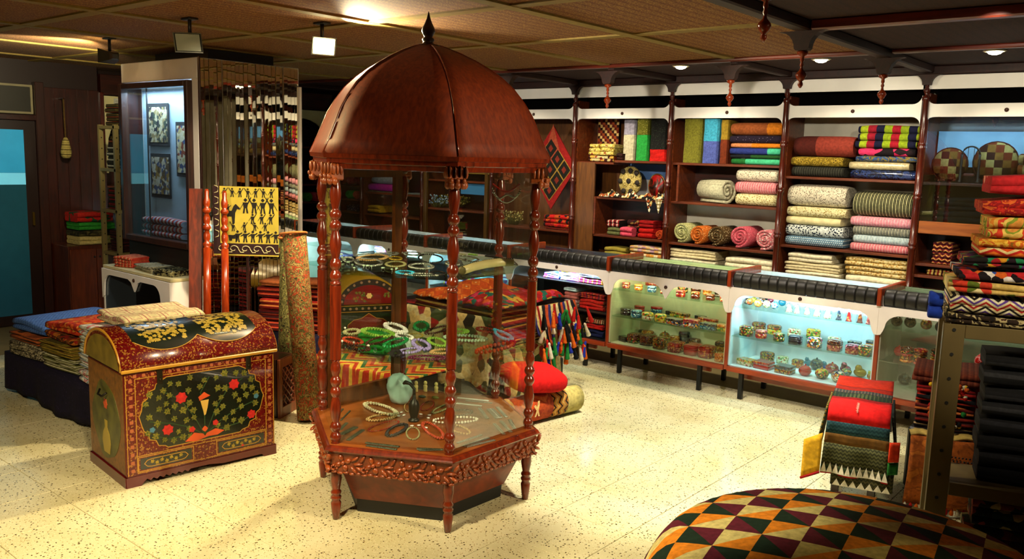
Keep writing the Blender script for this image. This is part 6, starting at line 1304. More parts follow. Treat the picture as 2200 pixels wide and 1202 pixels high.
RUGM = pat('olive figured rug', 'flor', ('#20200a', '#6a6230', '#44421a', '#7a723c', '#2a280e', '#6a3018'), 30, dist=.6); RUGM2 = pat('rust figured rug', 'flor', ('#2a260c', '#7a6c34', '#8a3016', '#4a461a', '#8a7440', '#4a1a0c'), 30, dist=.6)
def rugroll(label, a, b, r_, m_):
    a, b = Vector(a), Vector(b); d = b-a; L_ = d.length; Q = d.normalized().to_track_quat('Y', 'Z').to_matrix().to_4x4()
    t_ = thing('rug_roll', label, 'rug', a); m = roll_mb(r_, L_, 3.5, None, 4); m.v = [tuple(Q @ Vector((x, L_-y, z-r_))) for x, y, z in m.v]; m.build('roll', m_, t_)
    e = MB(); 
    for k in range(3): rr = r_*(.95-k*.28); e.tube([tuple(Q @ Vector((rr*cos(2*pi*i/20), L_+.002, rr*sin(2*pi*i/20)))) for i in range(20)], .008, 5, True)
    e.build('binding', cl('rug orange binding', '#b06a34'), t_)
    return t_
rugroll('rust and olive rolled rug standing nearer the pavilion', (-4.43, 3.30, .015), (-4.66, 3.36, 1.20), .088, RUGM2)
rugroll('darker olive rolled rug standing behind the other', (-4.84, 3.42, .015), (-4.90, 3.50, 1.14), .075, RUGM)
lb = thing('lattice_box', 'small reddish wooden box with a carved lattice front beside the chest', 'box', (-4.60, 3.19, 0), R(117)); LW = wood('lattice wood', '#5c220c', '#85401a', 'z', .5)
LW_, LH = .24, .395
for (a, b, c, d) in ((0, .035, 0, LH), (LW_-.035, LW_, 0, LH), (.035, LW_-.035, 0, .07), (.035, LW_-.035, LH-.06, LH)): MB().rbox(a, b, -.012, .008, c, d, .003).build('frame_bar', LW, lb)
for k in range(-4, 6):
    for sg in (-1, 1):
        x0, z0 = .035, .07+k*.05; pts = []
        for t in range(2): pass
        xa, xb = .035, LW_-.035; za = .07+k*.05 if sg > 0 else .07+k*.05+.17; zb_ = za+sg*.17
        def clip(xa, za, xb, zb_):
            lo, hi = .07, LH-.06; d = (zb_-za); ts = [0, 1]
            t0, t1 = 0, 1
            for lim, s3 in ((lo, 1), (hi, -1)):
                fa, fb = s3*(za-lim), s3*(zb_-lim)
                if fa < 0 and fb < 0: return None
                if fa < 0: t0 = max(t0, fa/(fa-fb))
                if fb < 0: t1 = min(t1, fa/(fa-fb))
            if t1-t0 < .05: return None
            return (xa+(xb-xa)*t0, za+d*t0, xa+(xb-xa)*t1, za+d*t1)
        c = clip(xa, za, xb, zb_)
        if c: MB().tube([(c[0], -.002+.002*sg, c[1]), (c[2], -.002+.002*sg, c[3])], .006, 4).build('lattice_bar', LW, lb)
MB().box(.01, LW_-.01, .02, .20, .0, LH-.005).build('carcass', DARK_WOOD, lb)
# ================================================================ table of block printed cloth at the left
tb = thing('cloth_table', 'low table under a dark indigo cover at the left', 'table', (-5.66, 2.62, 0)); IND = pat('indigo cover', 'dots', None, 40, stops=[(0, '#3a3054'), (.12, '#140f28')])
MB().rbox(-.80, .80, -.36, .36, .25, .275).build('table_top', DARK_WOOD, tb)
for sx in (-1, 1):
    for sy in (-1, 1): MB().rbox(sx*.74-.025, sx*.74+.025, sy*.31-.025, sy*.31+.025, 0, .25).build('leg', DARK_WOOD, tb)
for (fx, fy, n0) in ((1, 0, 0), (0, -1, 1)):
    pass
cvr = MB(); cvr.sheet(lambda u, v: (-.83+1.66*u, -.375-.022*(.5+.5*sin(u*38))*v-.01*sin(u*15)*v, .281-.255*v+.012*sin(u*9)*v), 60, 6); cvr.sheet(lambda u, v: (.815+.02*(.5+.5*sin(u*25))*v, -.375+.75*u, .281-.25*v), 30, 6); cvr.sheet(lambda u, v: (-.83+1.66*u, -.375+.75*v, .281), 4, 4)
cvr.build('cover', IND, tb, th=.004)
TZ = .289
def pile(cx, cy, rows, w_, d, rz=0):
    z = TZ
    for (h, m_, n, l, *ex) in rows:
        folded(l, m_, (cx+(ex[0] if ex else 0)+rnd.uniform(-.012, .012), cy+(ex[1] if len(ex) > 1 else 0)+rnd.uniform(-.01, .03), z), (ex[2] if len(ex) > 2 else w_-.03), d, h, n, rz+rnd.uniform(-.06, .06), None, .014); z += h+.001
LP = ' on the indigo table'
pile(-6.22, 2.55, [(.10, pat('grey floral block print', 'flor', ('#5a5444', '#a8a080', '#3a3428', '#8a8264'), 30), 5, 'grey floral folded cloths at the bottom of the left pile'+LP), (.06, pat('orange brown edge', 'bands', ('#b05a28', '#3a2414', '#8a4420'), 40, 'z'), 3, 'rust folded cloths under the blue ones'+LP), (.09, pat('blue woven cloth', 'dashes', None, (70, 40, 70), 'xy', stops=[(0, '#34589a'), (.5, '#5478b4')]), 2, 'blue woven folded blanket on the left pile'+LP)], .46, .60, R(4))
pile(-5.68, 2.52, [(.10, pat('olive white folds', 'bands', ('#a8a888', '#5a5c28', '#c0bc9a', '#4a4a18'), 40, 'z'), 4, 'white and olive folded cloths at the bottom of the middle pile'+LP), (.09, pat('olive gold folds', 'bands', ('#7a6c1c', '#4a4010', '#9a8428', '#5a3c10'), 50, 'z'), 4, 'olive gold folded cloths in the middle pile'+LP), (.05, pat('brown orange print', 'cells', ('#6a3a10', '#b0641c', '#3a1c0a', '#8a1c10'), 40), 2, 'brown printed folded cloths under the orange one'+LP), (.075, pat('orange red print', 'cells', ('#a82a0c', '#c04a14', '#b83410', '#c8802c', '#8a1c0a'), 38), 2, 'orange red printed cloth on the middle pile'+LP, .02, .05, .52)], .46, .56, R(2))
pile(-5.14, 2.50, [(.09, pat('white blue print a', 'flor', ('#c4c8b8', '#8a98a0', '#d4d6c6', '#b0505a', '#d0d2c4'), 28), 3, 'white printed cloths at the bottom of the right pile'+LP), (.09, pat('white blue print b', 'bands', ('#c8ccbc', '#6a7a88', '#d4d8cc', '#a8b0a0', '#d4d8cc', '#9a4a50'), 28, 'z'), 5, 'white and blue folded cloths in the right pile'+LP), (.11, pat('white pale green folds', 'bands', ('#c8ccb0', '#98a088', '#d8dac8', '#7a8a90'), 36, 'z'), 5, 'white and sage folded cloths in the right pile'+LP), (.07, pat('pink white print', 'cells', ('#c8c8b8', '#d0d0c4', '#b86a6a', '#c0c4b8', '#8a9aa8'), 30), 3, 'white cloths with pink sprigs under the cream one'+LP), (.07, pat('cream block print', 'grid', None, (9, 9, 9), 'xy', stops=[(0, '#c8bc8c'), (.5, '#b08070'), (.6, '#c8bc8c'), (.93, '#a06058')]), 2, 'cream block printed cloth on the right pile'+LP, .0, .1, .46)], .46, .52, R(-2))
# ================================================================ far left: end wall
dr = struct(MB().rbox(WX+.001, WX+.05, 2.35, 3.40, 0, 1.94).build('door_1', plain('door leaf dark wood', '#1c0905', .4)))
BG = plain('blue lit frosted glass', '#2a90b8', .3, emit=.35); BG2 = plain('dim blue frosted glass', '#1a4a58', .25, emit=.10); BG3 = plain('pale blue frosted glass', '#6ac0d8', .3, emit=.45)  # light from the room behind, put into the panes as stepped glow
for (z0, z1, m_) in ((1.45, 1.85, BG), (1.34, 1.449, BG3), (.10, 1.339, BG2)): MB().box(WX+.05, WX+.054, 2.40, 3.29, z0, z1).build('door_pane', m_, dr)
MB().rbox(WX+.05, WX+.075, 3.33, 3.35, .95, 1.08).build('door_handle', plain('brass handle', '#6a5418', .35, .8), dr)
struct(MB().rbox(WX+.001, WX+.08, 3.40, 3.48, 0, 2.3).build('trim_90', wood('door jamb', '#200a05', '#341208', 'z', .4)))
struct(MB().rbox(WX+.001, WX+.08, 2.3, 3.40, 1.94, 1.99).build('trim_91', DARK_WOOD_X))
tr = struct(MB().box(WX+.001, WX+.03, 2.3, 3.395, 2.0, 2.27).build('window_1', plain('dark transom panel', '#1e1c10', .5)))
for (z0, z1) in ((2.0, 2.02), (2.25, 2.27)): MB().box(WX+.03, WX+.036, 2.3, 3.395, z0, z1).build('transom_bar', plain('pale transom frame', '#8a8260', .5), tr)
MB().box(WX+.03, WX+.036, 3.375, 3.395, 2.02, 2.25).build('transom_bar', plain('pale transom frame', '#8a8260', .5), tr)
for k in range(5): MB().rbox(WX+.001, WX+.03, 3.482+k*.108, 3.482+k*.108+.106, .0, 2.26, .003).build('wall_plank', wood('wall plank', '#220a05', '#3c140a', 'z', .4), bpy.data.objects['wall_left'])
p = xp(140, 280, WX+.14); t_ = thing('hanging_bell', 'cream woven bell hanging on a knotted cord at the far left', 'ornament', (WX+.14, p.y, 0))
zt, zb_ = xp(138, 295, WX+.14).z, xp(140, 340, WX+.14).z; z2 = xp(136, 212, WX+.14).z
MB().lathe([(.03, zb_), (.045, zb_+.02), (.05, zb_+.06), (.03, zt-.03), (.012, zt)], 12).build('bell', pat('cream cane', 'bands', ('#b8a860', '#a0904a', '#b8a860', '#6a5c2c'), 22, 'z'), t_)
MB().tube([(0, 0, zt), (0, 0, zt+.06), (-.005, 0, zt+.14), (-.01, 0, z2)], .008, 6).build('cord', cl('cord brown', '#5a4420'), t_); MB().rbox(-.14, .01, -.01, .01, z2-.005, z2+.01).build('hook_arm', DARK_WOOD, t_)
t_ = thing('wooden_cupboard', 'small reddish brown cupboard at the far left wall', 'cupboard', (WX+.03, 3.49, 0))
MB().rbox(0, .40, 0, .52, 0, .77).build('body', wood('cupboard wood', '#3a1408', '#5a240c', 'z', .4), t_)
for y0 in (.01, .262): MB().rbox(.40, .415, y0, y0+.245, .04, .74).build('door', wood('cupboard door wood', '#4a1c0a', '#6a2c10', 'z', .4), t_); MB().ball((.42, .235 if y0 < .1 else .285, .66), .010, nu=8, nv=5).build('knob', BLACK, t_)
zz = .772
for h, m_, l in ((.085, pat('cream red corner', 'split', ('#d0c078', '#a04a20'), 1, 'y', thr=.16), 'cream folded cloth at the bottom on the far cupboard'), (.055, pat('dark olive print', 'cells', ('#3a3820', '#5a542c', '#20200f'), 40), 'olive printed folded cloth on the far cupboard'), (.075, cl('leaf green', '#2c8a2c'), 'green folded cloth on the far cupboard'), (.10, pat('red bird print', 'cells', ('#b01c14', '#c02418', '#1c4a2a', '#b02014'), 16), 'red printed folded cloth on top on the far cupboard')):
    folded(l, m_, (WX+.26, 3.78, zz), .36, .30, h, 2, R(90), None, .004); zz += h+.001
# metal rack
MET = plain('cream steel angle', '#8a7c4c', .45, .3)
mr = thing('metal_rack', 'cream slotted metal rack beside the vitrine at the left', 'rack', (-8.15, 3.72, 0)); hole = plain('dark hole', '#14120c', .8)
for (x, y) in ((.30, 0), (.30, .24), (0, 0), (0, .24)):
    p_ = MB(); p_.rbox(x, x+.004, y, y+.04, 0, 1.92, .001); p_.rbox(x-.03, x, y, y+.004, 0, 1.92, .001); pp = p_.build('upright', MET, mr)
    hm = MB()
    for k in range(18): hm.lathe([(.006, 0), (.006, .002)], 8, Matrix.Translation((x+.0035, y+.02, .1+k*.1)) @ Matrix.Rotation(pi/2, 4, 'Y'))
    hm.build('hole_row', hole, pp)
for k, z in enumerate((.35, .74, 1.14, 1.52, 1.91)): MB().rbox(.0, .31, -.0, .28, z-.03, z, .002).build('rack_shelf', MET, mr)
for z, m_, l in ((.742, 'maroon', 'maroon folded cloths low on the cream metal rack'), (1.142, 'red', 'red and black folded cloths on the cream metal rack'), (1.522, 'grey', 'grey white folded cloths on the upper metal rack shelf'), (1.912, 'olive', 'dark olive folded cloths on top of the cream metal rack')):
    mm = {'maroon': pat('maroon rack cloth', 'bands', ('#2a0808', '#4a100c', '#1a0606'), 40, 'z'), 'red': pat('red rack cloth', 'bands', ('#8a1c10', '#14080a', '#3a3a18', '#5a0c0c'), 24, 'z'), 'grey': pat('grey rack cloth', 'bands', ('#20241c', '#a8aca0', '#14180f', '#20241c'), 18, 'z'), 'olive': pat('olive rack cloth', 'bands', ('#20200c', '#4a3c14', '#14140a', '#6a2c10'), 24, 'z')}[m_]
    folded(l, mm, (-7.995, 3.86, z), .20, .22, .20, 5, R(90))
folded('crumpled white cloth lying on the olive cloths on the metal rack', WHITEC, (-7.96, 3.88, 2.114), .16, .16, .05, 2, R(80))
# arched white shelving along the end wall
for k, (y0, l) in enumerate(((4.04, 'white arched shelf bay behind the metal rack'), (5.01, 'middle white arched shelf bay behind the mirror column'), (5.98, 'white arched shelf bay in the far room corner'))):
    t_ = thing('arched_shelf', l, 'shelf', (WX+.03, y0, 0), R(90)); W4 = .96      # local x along +y, front at local -y = +x
    fp = [(0, 2.22), (0, 1.45), (.05, 1.45), (.05, 1.72)]+[(.48-.43*cos(R(a)), 1.72+.40*sin(R(a))) for a in range(0, 181, 12)]+[(W4-.05, 1.45), (W4-.024, 1.45), (W4-.024, 2.22)]
    MB().prism(fp, 0, .02).build('arched_fascia', plain('cream fascia', '#c9c08c', .45), t_)
    for z in (.40, .78, 1.10, 1.32, 1.78): MB().rbox(.0, W4-.002, .022, .40, z-.02, z, .002).build('shelf', SHELF_WOOD, t_)
    MB().box(0, W4-.002, .402, .415, 0, 2.3).build('back_panel', DARK_WOOD, t_); MB().box(0, .02, .022, .40, 0, 2.2).build('side_panel', SHELF_WOOD, t_); MB().rbox(-.02, .02, -.02, .02, 0, 2.25).build('post', POSTM, t_)
    MB().rbox(0, W4-.024, .0, .4, 2.23, 2.43).build('upper_panel', DARK_WOOD_X, t_)
folded('dark olive bundle inside the arch behind the metal rack', pat('dark olive bundle', 'flor', ('#1c1c0c', '#5a4a1c', '#2a140c', '#8a8a6a'), 20), (WX-.2, 4.35, 1.783), .5, .24, .22, 4, R(90))
folded('purple sequinned bundle inside the corner arch', pat('purple sequin', 'dots', None, 40, stops=[(0, '#a03aa0'), (.15, '#1c0a24')]), (WX-.2, 6.45, 1.783), .6, .24, .25, 4, R(90))
for (px, py, m_, l, z) in ((664, 405, cl('spring green', '#4a9a20'), 'spring green rolled cloth on the corner shelves', 1.103), (676, 428, PINK, 'pink rolled cloth on the corner shelves', 1.1031), (662, 320, BROWNC, 'brown rolled cloth on the corner shelves', 1.323)):
    p = xp(px, py, WX); tag(roll_mb(.06, .25, 3).build('rolled_textile', m_, None, (WX-.01, min(6.85, p.y+(.15 if 'brown' in l else .06 if 'pink' in l else 0)), z), R(90)), l, 'textile')
folded('white and green striped sheets on the corner shelf', pat('green white sheets', 'bands', ('#c8d0c0', '#3a8a5a', '#b8c8c0', '#2a5a48'), 30, 'z'), (WX-.18, 6.26, .782), .35, .24, .16, 5, R(90))
t_ = thing('shelf_unit', 'narrow shelf bay filling the far room corner', 'shelf', (-8.765, 7.0, 0)); W5 = .46
for z in (.78, .98, 1.14, 1.32, 1.6, 1.9): MB().rbox(.0, W5-.034, .034, .36, z-.02, z, .002).build('shelf', SHELF_WOOD, t_)
MB().box(0, W5-.004, .362, .38, 0, 2.4).build('back_panel', DARK_WOOD, t_); MB().box(0, .018, .03, .36, 0, 2.3).build('side_panel', SHELF_WOOD, t_)
MB().prism([(0, 2.33), (W5-.036, 2.33), (W5-.036, 2.43), (0, 2.43)], .02, .035).build('upper_fascia', WHITE, t_); MB().prism(fascia(W5-.036, 2.22, 2.125, .065), .014, .03).build('lower_fascia', WHITE, t_)
for (px, z, m_, l) in ((747, 1.143, GREENC, 'green rolled cloth in the far corner'), (763, 1.143, cl('coral', '#b04a30'), 'coral rolled cloth in the far corner'), (748, 1.323, cl('rose red', '#a03038'), 'rose rolled cloth on the far corner shelf'), (764, 1.323, cl('crimson', '#7a1420'), 'crimson rolled cloth on the far corner shelf')):
    tag(roll_mb(.055, .25, 3).build('rolled_textile', m_, None, (yp(px, 400, 7.05).x, 7.05, z), 0), l, 'textile')
folded('blue and white dotted folded cloth in the far corner', pat('blue far dots', 'dots', None, 40, stops=[(0, '#d8d8e0'), (.25, '#1c2c6a')]), (-8.60, 7.2, .982), .2, .24, .08, 2)
area('vitrine_fill', ((CX0+CX1)/2-.05, CY0+.03, 2.17), (-6.6, CY0+.12, 1.3), 12, .9, .03, (.75, .88, 1))  # added to brighten the inside; the vitrine has no lamp of its own
# ================================================================ kilim pile behind the pavilion
KX, KY = -4.22, 4.80
tag(MB().rbox(KX-.42, KX+.42, KY-.38, KY+.42, 0, .22, .01).build('pallet_box', BLACK), 'dark box carrying the kilim pile behind the pavilion', 'box')
zz = .222
KM = [('zig', ('#8a1c10', '#c8a040', '#2a0c0a', '#b84a1c')), ('bands', ('#14100c', '#7a1410', '#c8a858')), ('dia', ('#5a140c', '#d0b060', '#1c140c', '#a8381c')), ('bands', ('#d0b878', '#4a100c', '#14100c', '#8a3a14')), ('zig', ('#1a1420', '#8a1818', '#c89038')), ('bands', ('#c8a850', '#3a0c0c', '#6a140e'))]
for k, (kd, c) in enumerate(KM):
    folded(('dark red zigzag rug, lowest of the kilim pile', 'black and red banded rug, second in the kilim pile', 'diamond patterned rug, third in the kilim pile', 'sand edged rug in the middle of the kilim pile', 'plum and gold zigzag rug high in the kilim pile', 'gold edged red rug under the top of the kilim pile')[k], pat('kilim %d' % k, kd, c, (14, 14, 26), 'xz' if kd != 'bands' else 'z'), (KX+.02*(-1)**k, KY+.01, zz), .84, .76, .0745, 2, R(3*(-1)**k), None, .012); zz += .076
# top: orange trellis blanket and embroidered red one
OT = pat('orange trellis', 'rhomb', None, (12, 9, 9), 'xy', stops=[(0, '#e0c090'), (.10, '#c85a14'), (.33, '#d87a28'), (.43, '#b84410')])
def lump(label, cx, cy, w_, d, z, m_, amp, rz, sd, drop=.12):
    def f(u, v):
        e = max(abs(2*u-1), abs(2*v-1)); return (w_*(u-.5), d*(v-.5), .012+amp*(.5+.5*sin(u*5+sd)*cos(v*4+sd))*(1-e**4)+.006*(1+sin(u*17+v*9+sd)))
    return tag(MB().sheet(f, 26, 22).build('draped_textile', m_, None, (cx, cy, z), rz, .012), label, 'textile')
lump('orange trellis blanket spread over the left of the kilim pile', KX-.215, KY-.0, .42, .78, zz, OT, .11, R(3), 1.0, .13)
EMB = pat('embroidered red cloth', 'cells', ('#a01410', '#b84a14', '#c8a038', '#8a0c18', '#1c5a4a', '#b82a48', '#9a1410'), 26)
lump('embroidered red cloth spread over the right of the kilim pile', KX+.225, KY+.0, .42, .78, zz, EMB, .10, R(3), 2.6, .13)
# hanging quilt at the front right of the pile
QP = pat('cream star quilt', 'cells', ('#c8b070', '#1c1610', '#c4a868', '#8a1c14', '#d0bc84', '#3a4420', '#c8b884'), 15)
def qf(u, v): return (.95*(u-.5), -.02-.10*v+.035*sin(u*16+v*2)*v, -.52*v*(1-.12*abs(sin(u*6))))
tag(MB().sheet(qf, 40, 16).build('star_quilt', QP, None, (KX+.02, KY-.455, .64), R(4), .010), 'cream and black star patterned quilt hanging down the pile front', 'quilt')
def qf2(u, v): return (.66*(u-.5), -.012-.05*v+.02*sin(u*14+v*2)*v, -.37*v)
tag(MB().sheet(qf2, 36, 14).build('star_quilt', QP, None, (KX+.455, KY-.04, .40), R(91), .010), 'cream hem of a star quilt hanging low at the pile side', 'quilt')
# tasselled trappings
TC = ['#a81410', '#1c2c9a', '#c85a14', '#1a6a2c', '#c8c0a8', '#101014']
TM = [cl('tassel %d' % i, c) for i, c in enumerate(TC)]
ta = thing('tasselled_trapping', 'woven camel trapping with coloured tassels at the pile corner', 'trapping', (KX+.50, KY+.12, .66))
def tf(u, v): return (.52*(u-.5), -.03-.07*v+.01*sin(u*9), .03-.34*v*(1-.9*abs(u-.5)))
MB().sheet(tf, 16, 12).build('woven_band', pat('trapping stripes', 'bands', ('#8a1410', '#d0c090', '#14101c', '#b84a20', '#2a2a6a', '#c8b070'), (5.5, 5.5, 5.5), 'x', dist=.3), ta, None, R(90), .012)
r3 = random.Random(9)
for k in range(52):
    a = r3.uniform(-.27, .29); z0 = r3.uniform(-.30, .02); q = Matrix.Rotation(R(90), 4, 'Z') @ Vector((a, -.12-r3.uniform(0, .04)+.06*z0, z0)); L_ = r3.uniform(.07, .13)
    MB().lathe([(.004, 0), (.011, -.012), (.008, -.02), (.012, -.05), (.019, -L_), (.012, -L_-.005)], 7).build('tassel', TM[k % 6], ta, q).rotation_euler = (r3.uniform(-.3, .3), r3.uniform(-.3, .3), 0)
# rolled orange rug and red cushion on the floor
rr = thing('rug_roll', 'orange figured rug rolled up on the floor at the foot of the kilim pile', 'rug', (-3.44, 4.0, .002), R(-8))
RT = [('rolled_end', pat('tan zigzag end', 'zig', ('#b8782c', '#2a1a0c', '#b8782c', '#c8a050'), (16, 16, 16), 'zy'), 0, .10), ('rolled_field', pat('orange rug field', 'flor', ('#a83a10', '#b84614', '#a03410', '#c06020'), 9), .10, .44), ('rolled_end', pat('tan zigzag end', 'zig', ('#b8782c',), 16), .44, .58), ('rolled_fringe', cl('rug sand', '#a89a58'), .58, .74)]
for nm, m_, a, b in RT:
    m = roll_mb(.105 if nm != 'rolled_fringe' else .1, b-a, 3.2, None, 2); m.v = [(x, y+a, z) for x, y, z in m.v]; m.build(nm, m_, rr)
MB().prism([(x*.8, z*.8) for x, z in ((-.02, 0), (.0, .05), (-.03, .09), (-.012, .10), (.005, .08), (.012, .13), (.03, .13), (.03, .09), (.02, .05), (.035, 0), (.02, 0), (.012, .035), (-.006, 0))], -.003, .0, Matrix.Translation((.105, .27, .07)) @ Matrix.Rotation(pi/2, 4, 'Z')).build('woven_figure', cl('rug cream figure', '#d0b070'), rr)
cu = MB()
def cf(u, v):
    a, t = 2*pi*u, pi*(v-.5); e = lambda c, p: math.copysign(abs(c)**p, c); return (.22*e(cos(t), .6)*e(cos(a), .55), .17*e(cos(t), .6)*e(sin(a), .55), .075*e(sin(t), .8))
cu.sheet(cf, 32, 14)
cuo = tag(cu.build('red_cushion', cl('cushion scarlet', '#b00c0a'), None, (-3.42, 4.36, .295), R(70)), 'plain scarlet cushion lying on the rolled orange rug', 'cushion'); cuo.rotation_euler = (.15, .1, R(70))
# chevron rug on a low bench, green cloth
tag(MB().rbox(-4.86, -4.02, 3.74, 4.08, 0, .26, .01).build('low_bench', BLACK), 'low dark bench under the chevron rug', 'bench')
CV_ = pat('red yellow chevron', 'zig', ('#a82410', '#c8a030', '#b03014', '#d0b040', '#2c5a2a', '#c86a20'), (5, 4, 4.5), 'xy')
def chf(u, v):
    s_ = v*.85; top = .46; x = .98*(u-.5)
    return (x, .22-s_ if s_ < top else .22-top-.04*(s_-top), .0+.012*sin(u*9) if s_ < top else -(s_-top)*.62)
tag(MB().sheet(chf, 30, 26).build('chevron_rug', CV_, None, (-4.44, 3.94, .286), R(2), .012), 'red and yellow chevron rug draped over the low bench', 'rug')
folded('green folded cloth lying on the chevron rug side of the pile', GREENC, (-4.62, 4.03, .312), .2, .18, .16, 4, R(25))
folded('dark maroon folded cloths left of the kilim pile', pat('maroon fold mix', 'bands', ('#5a0c14', '#14080a', '#8a1c20'), 30, 'z'), (-4.84, 4.78, 0), .26, .5, .62, 8, R(3))
wb_ = MB(); wb_.sheet(bag, 20, 10); tag(wb_.build('plastic_bag', plain('white plastic', '#b8c4b8', .3), None, (-4.35, 4.03, .313)), 'small white plastic bag beside the green cloth', 'bag')
# ================================================================ right foreground
# stool under a patched kilim
st_ = thing('stool', 'low stool hidden under the patched red kilim', 'stool', (-1.44, 4.80, 0), R(15))
MB().rbox(-.12, .12, -.34, .34, .44, .478).build('seat', DARK_WOOD, st_)
for sx in (-1, 1):
    for sy in (-1, 1): MB().rbox(sx*.09-.02, sx*.09+.02, sy*.29-.02, sy*.29+.02, 0, .44).build('leg', DARK_WOOD, st_)
dk = thing('patched_kilim', 'patched red and green kilim with white saw-tooth hem draped on the stool', 'kilim', (-1.44, 4.80, 0), R(15)); HB = .492
BANDS = [(0, .22, cl('kilim orange red', '#a8240c')), (.22, .30, cl('kilim brick red', '#8a1c0c')), (.30, .36, pat('grey twill band', 'bands', ('#3a3c3a', '#6a5a48', '#2a2c30'), 60, 'x')), (.36, .46, pat('green chevron twill', 'zig', ('#1c2c18', '#4a5230', '#14201a'), (50, 40, 50), 'xz')), (.46, .50, cl('kilim deep red', '#7a0c0c')), (.50, .74, cl('kilim bright red', '#b8100e')), (.74, .80, pat('teal twill', 'zig', ('#14343a', '#24484a'), (50, 40, 50), 'xz')), (.80, .85, cl('kilim ochre brown', '#5a3c10')), (.85, .96, pat('olive twill', 'zig', ('#2a2c10', '#50502a'), (50, 40, 50), 'xz')), (.96, 1.0, cl('kilim hem green', '#243014'))]
TL, FL_ = .74, .34; tot = TL+FL_
def kf(u, s_, w_=.30, out=.0):
    x = w_*(u-.5); d = s_*tot; fl2 = .012*sin(u*11)
    if d < TL-.03: return (x, .37-d, HB+.003*(1+sin(u*8+d*9))+out)
    a = min(1, (d-TL+.03)/.06)*pi/2; dd = max(0, d-TL-.03)
    return (x*(1+.3*dd), .37-TL+.03-.035*sin(a)-out-.03*dd+fl2*dd*3, HB-.035*(1-cos(a))-dd+out*cos(a))
for i, (a, b, m_) in enumerate(BANDS): MB().sheet(lambda u, v: kf(u, a+(b-a)*v), 16, max(3, int((b-a)*30))).build('woven_band', m_, dk, th=.010)
def tri_row(s0, s1, n, out, m_, nm, w_=.30, y=0):
    t = MB()
    for k in range(n):
        p0, p1, p2 = Vector(kf(k/n, s1, w_, out)), Vector(kf((k+1)/n, s1, w_, out)), Vector(kf((k+.5)/n, s0, w_, out)); t.add([p0, p1, p2], [(0, 1, 2)])
    return t.build(nm, m_, dk, th=.003)
tri_row(.945, .995, 11, .015, cl('hem white', '#d0c8b0'), 'saw_tooth_hem')
MB().tube([kf(i/16, 1.0) for i in range(17)], .007, 6).build('hem_cord', cl('hem red cord', '#8a0c10'), dk)
# embroidered centre seam, side flaps
sm2 = MB()
for k in range(16): sm2.add([Vector(kf(.44+.02*(k % 2), .56+k*.008, .30, .008)), Vector(kf(.49, .56+k*.008, .30, .008)), Vector(kf(.465, .568+k*.008, .30, .008))], [(0, 1, 2)])
sm2.build('centre_seam', cl('seam pink', '#c07a6a'), dk, th=.002)
def flap(side, s0, s1, drop, m_, nm):
    def f(u, v):
        p = Vector(kf(0 if side < 0 else 1, s0+(s1-s0)*u)); return (p.x+side*(.008+.035*v), p.y-.02*v*u, p.z-drop*v*(.85+.15*sin(u*5)))
    return MB().sheet(f, 14, 8).build(nm, m_, dk, th=.010)
flap(-1, .36, .66, .30, pat('olive chevron flap', 'zig', ('#2a3418', '#5a5a30', '#8a6a1c'), (40, 30, 40), 'yz'), 'side_flap')
MB().sheet(lambda u, v: (-.165-.09*u-.0*v, -.40-.02*v, HB-.13-.20*v-.05*u), 6, 6).build('yellow_corner', cl('kilim yellow', '#c8981c'), dk, th=.010)
MB().tube([(-.165, -.425, HB-.335), (-.21, -.425, HB-.36), (-.257, -.423, HB-.385)], .007, 6).build('corner_cord', cl('hem red cord', '#8a0c10'), dk)
flap(1, .36, .66, .34, pat('grey chevron flap', 'zig', ('#14181a', '#3a4034', '#1c2420'), (40, 30, 40), 'yz'), 'side_flap')
MB().sheet(lambda u, v: (.158+.045*u, -.40-.01*v+.03*u, HB-.13-.10*v), 4, 4).build('orange_patch', cl('kilim orange patch', '#c83412'), dk, th=.010); MB().sheet(lambda u, v: (.158+.045*u, -.405-.01*v+.03*u, HB-.235-.06*v), 4, 4).build('green_patch', cl('kilim green patch', '#1c5a1c'), dk, th=.010)
# lower second kilim peeping out
MB().sheet(lambda u, v: (-.11+.30*u, -.385-.005*v+.004*sin(u*14), HB-.30-.10*v), 14, 4).build('under_layer', pat('under olive', 'zig', ('#2a2a10', '#4a4420'), (50, 40, 50), 'xz'), dk, th=.008)
t = MB()
for k in range(7): x = -.10+k*.04; t.add([(x, -.398, HB-.40), (x+.04, -.398, HB-.40), (x+.02, -.398, HB-.365)], [(0, 1, 2)])
t.build('under_saw_tooth', cl('hem white', '#d0c8b0'), dk, th=.003)
# stack of folded red kilims right of the stool
tag(MB().rbox(-1.22, -.92, 4.90, 5.20, 0, .34, .01).build('covered_crate', BLACK), 'black crate under the dark red kilim stack', 'crate')
zz = .342
for k, (h, c, l) in enumerate(((.05, ('#14100c', '#a88a58', '#14100c', '#3a0c0c'), 'black kilim with cream dashes at the stack bottom'), (.06, ('#5a100c', '#8a2014', '#3a0c0a'), 'brick red kilim low in the dark red stack'), (.05, ('#6a1810', '#c06a30', '#4a0c0a'), 'rust kilim in the middle of the dark red stack'), (.05, ('#14161c', '#b02a18', '#20242c'), 'slate and red kilim in the dark red stack'), (.055, ('#8a0c10', '#b01c14', '#5a0a0c'), 'crimson kilim near the top of the dark red stack'), (.07, ('#5a2418', '#7a3a24', '#6a2c1c'), 'brown twill kilim folded over the stack top'))):
    folded(l, pat('stack kilim %d' % k, 'bands', c, 34, 'z' if k < 5 else 'x'), (-1.08, 5.04, zz), .30+(.05 if k == 5 else 0), .36, h, 2, R(12), None, .008); zz += h+.001
tag(MB().rbox(-1.02, -.72, 5.28, 5.52, 0, .62, .01).build('covered_crate', cl('crate crimson', '#7a0c0c')), 'crimson covered crate behind the dark red stack', 'crate')
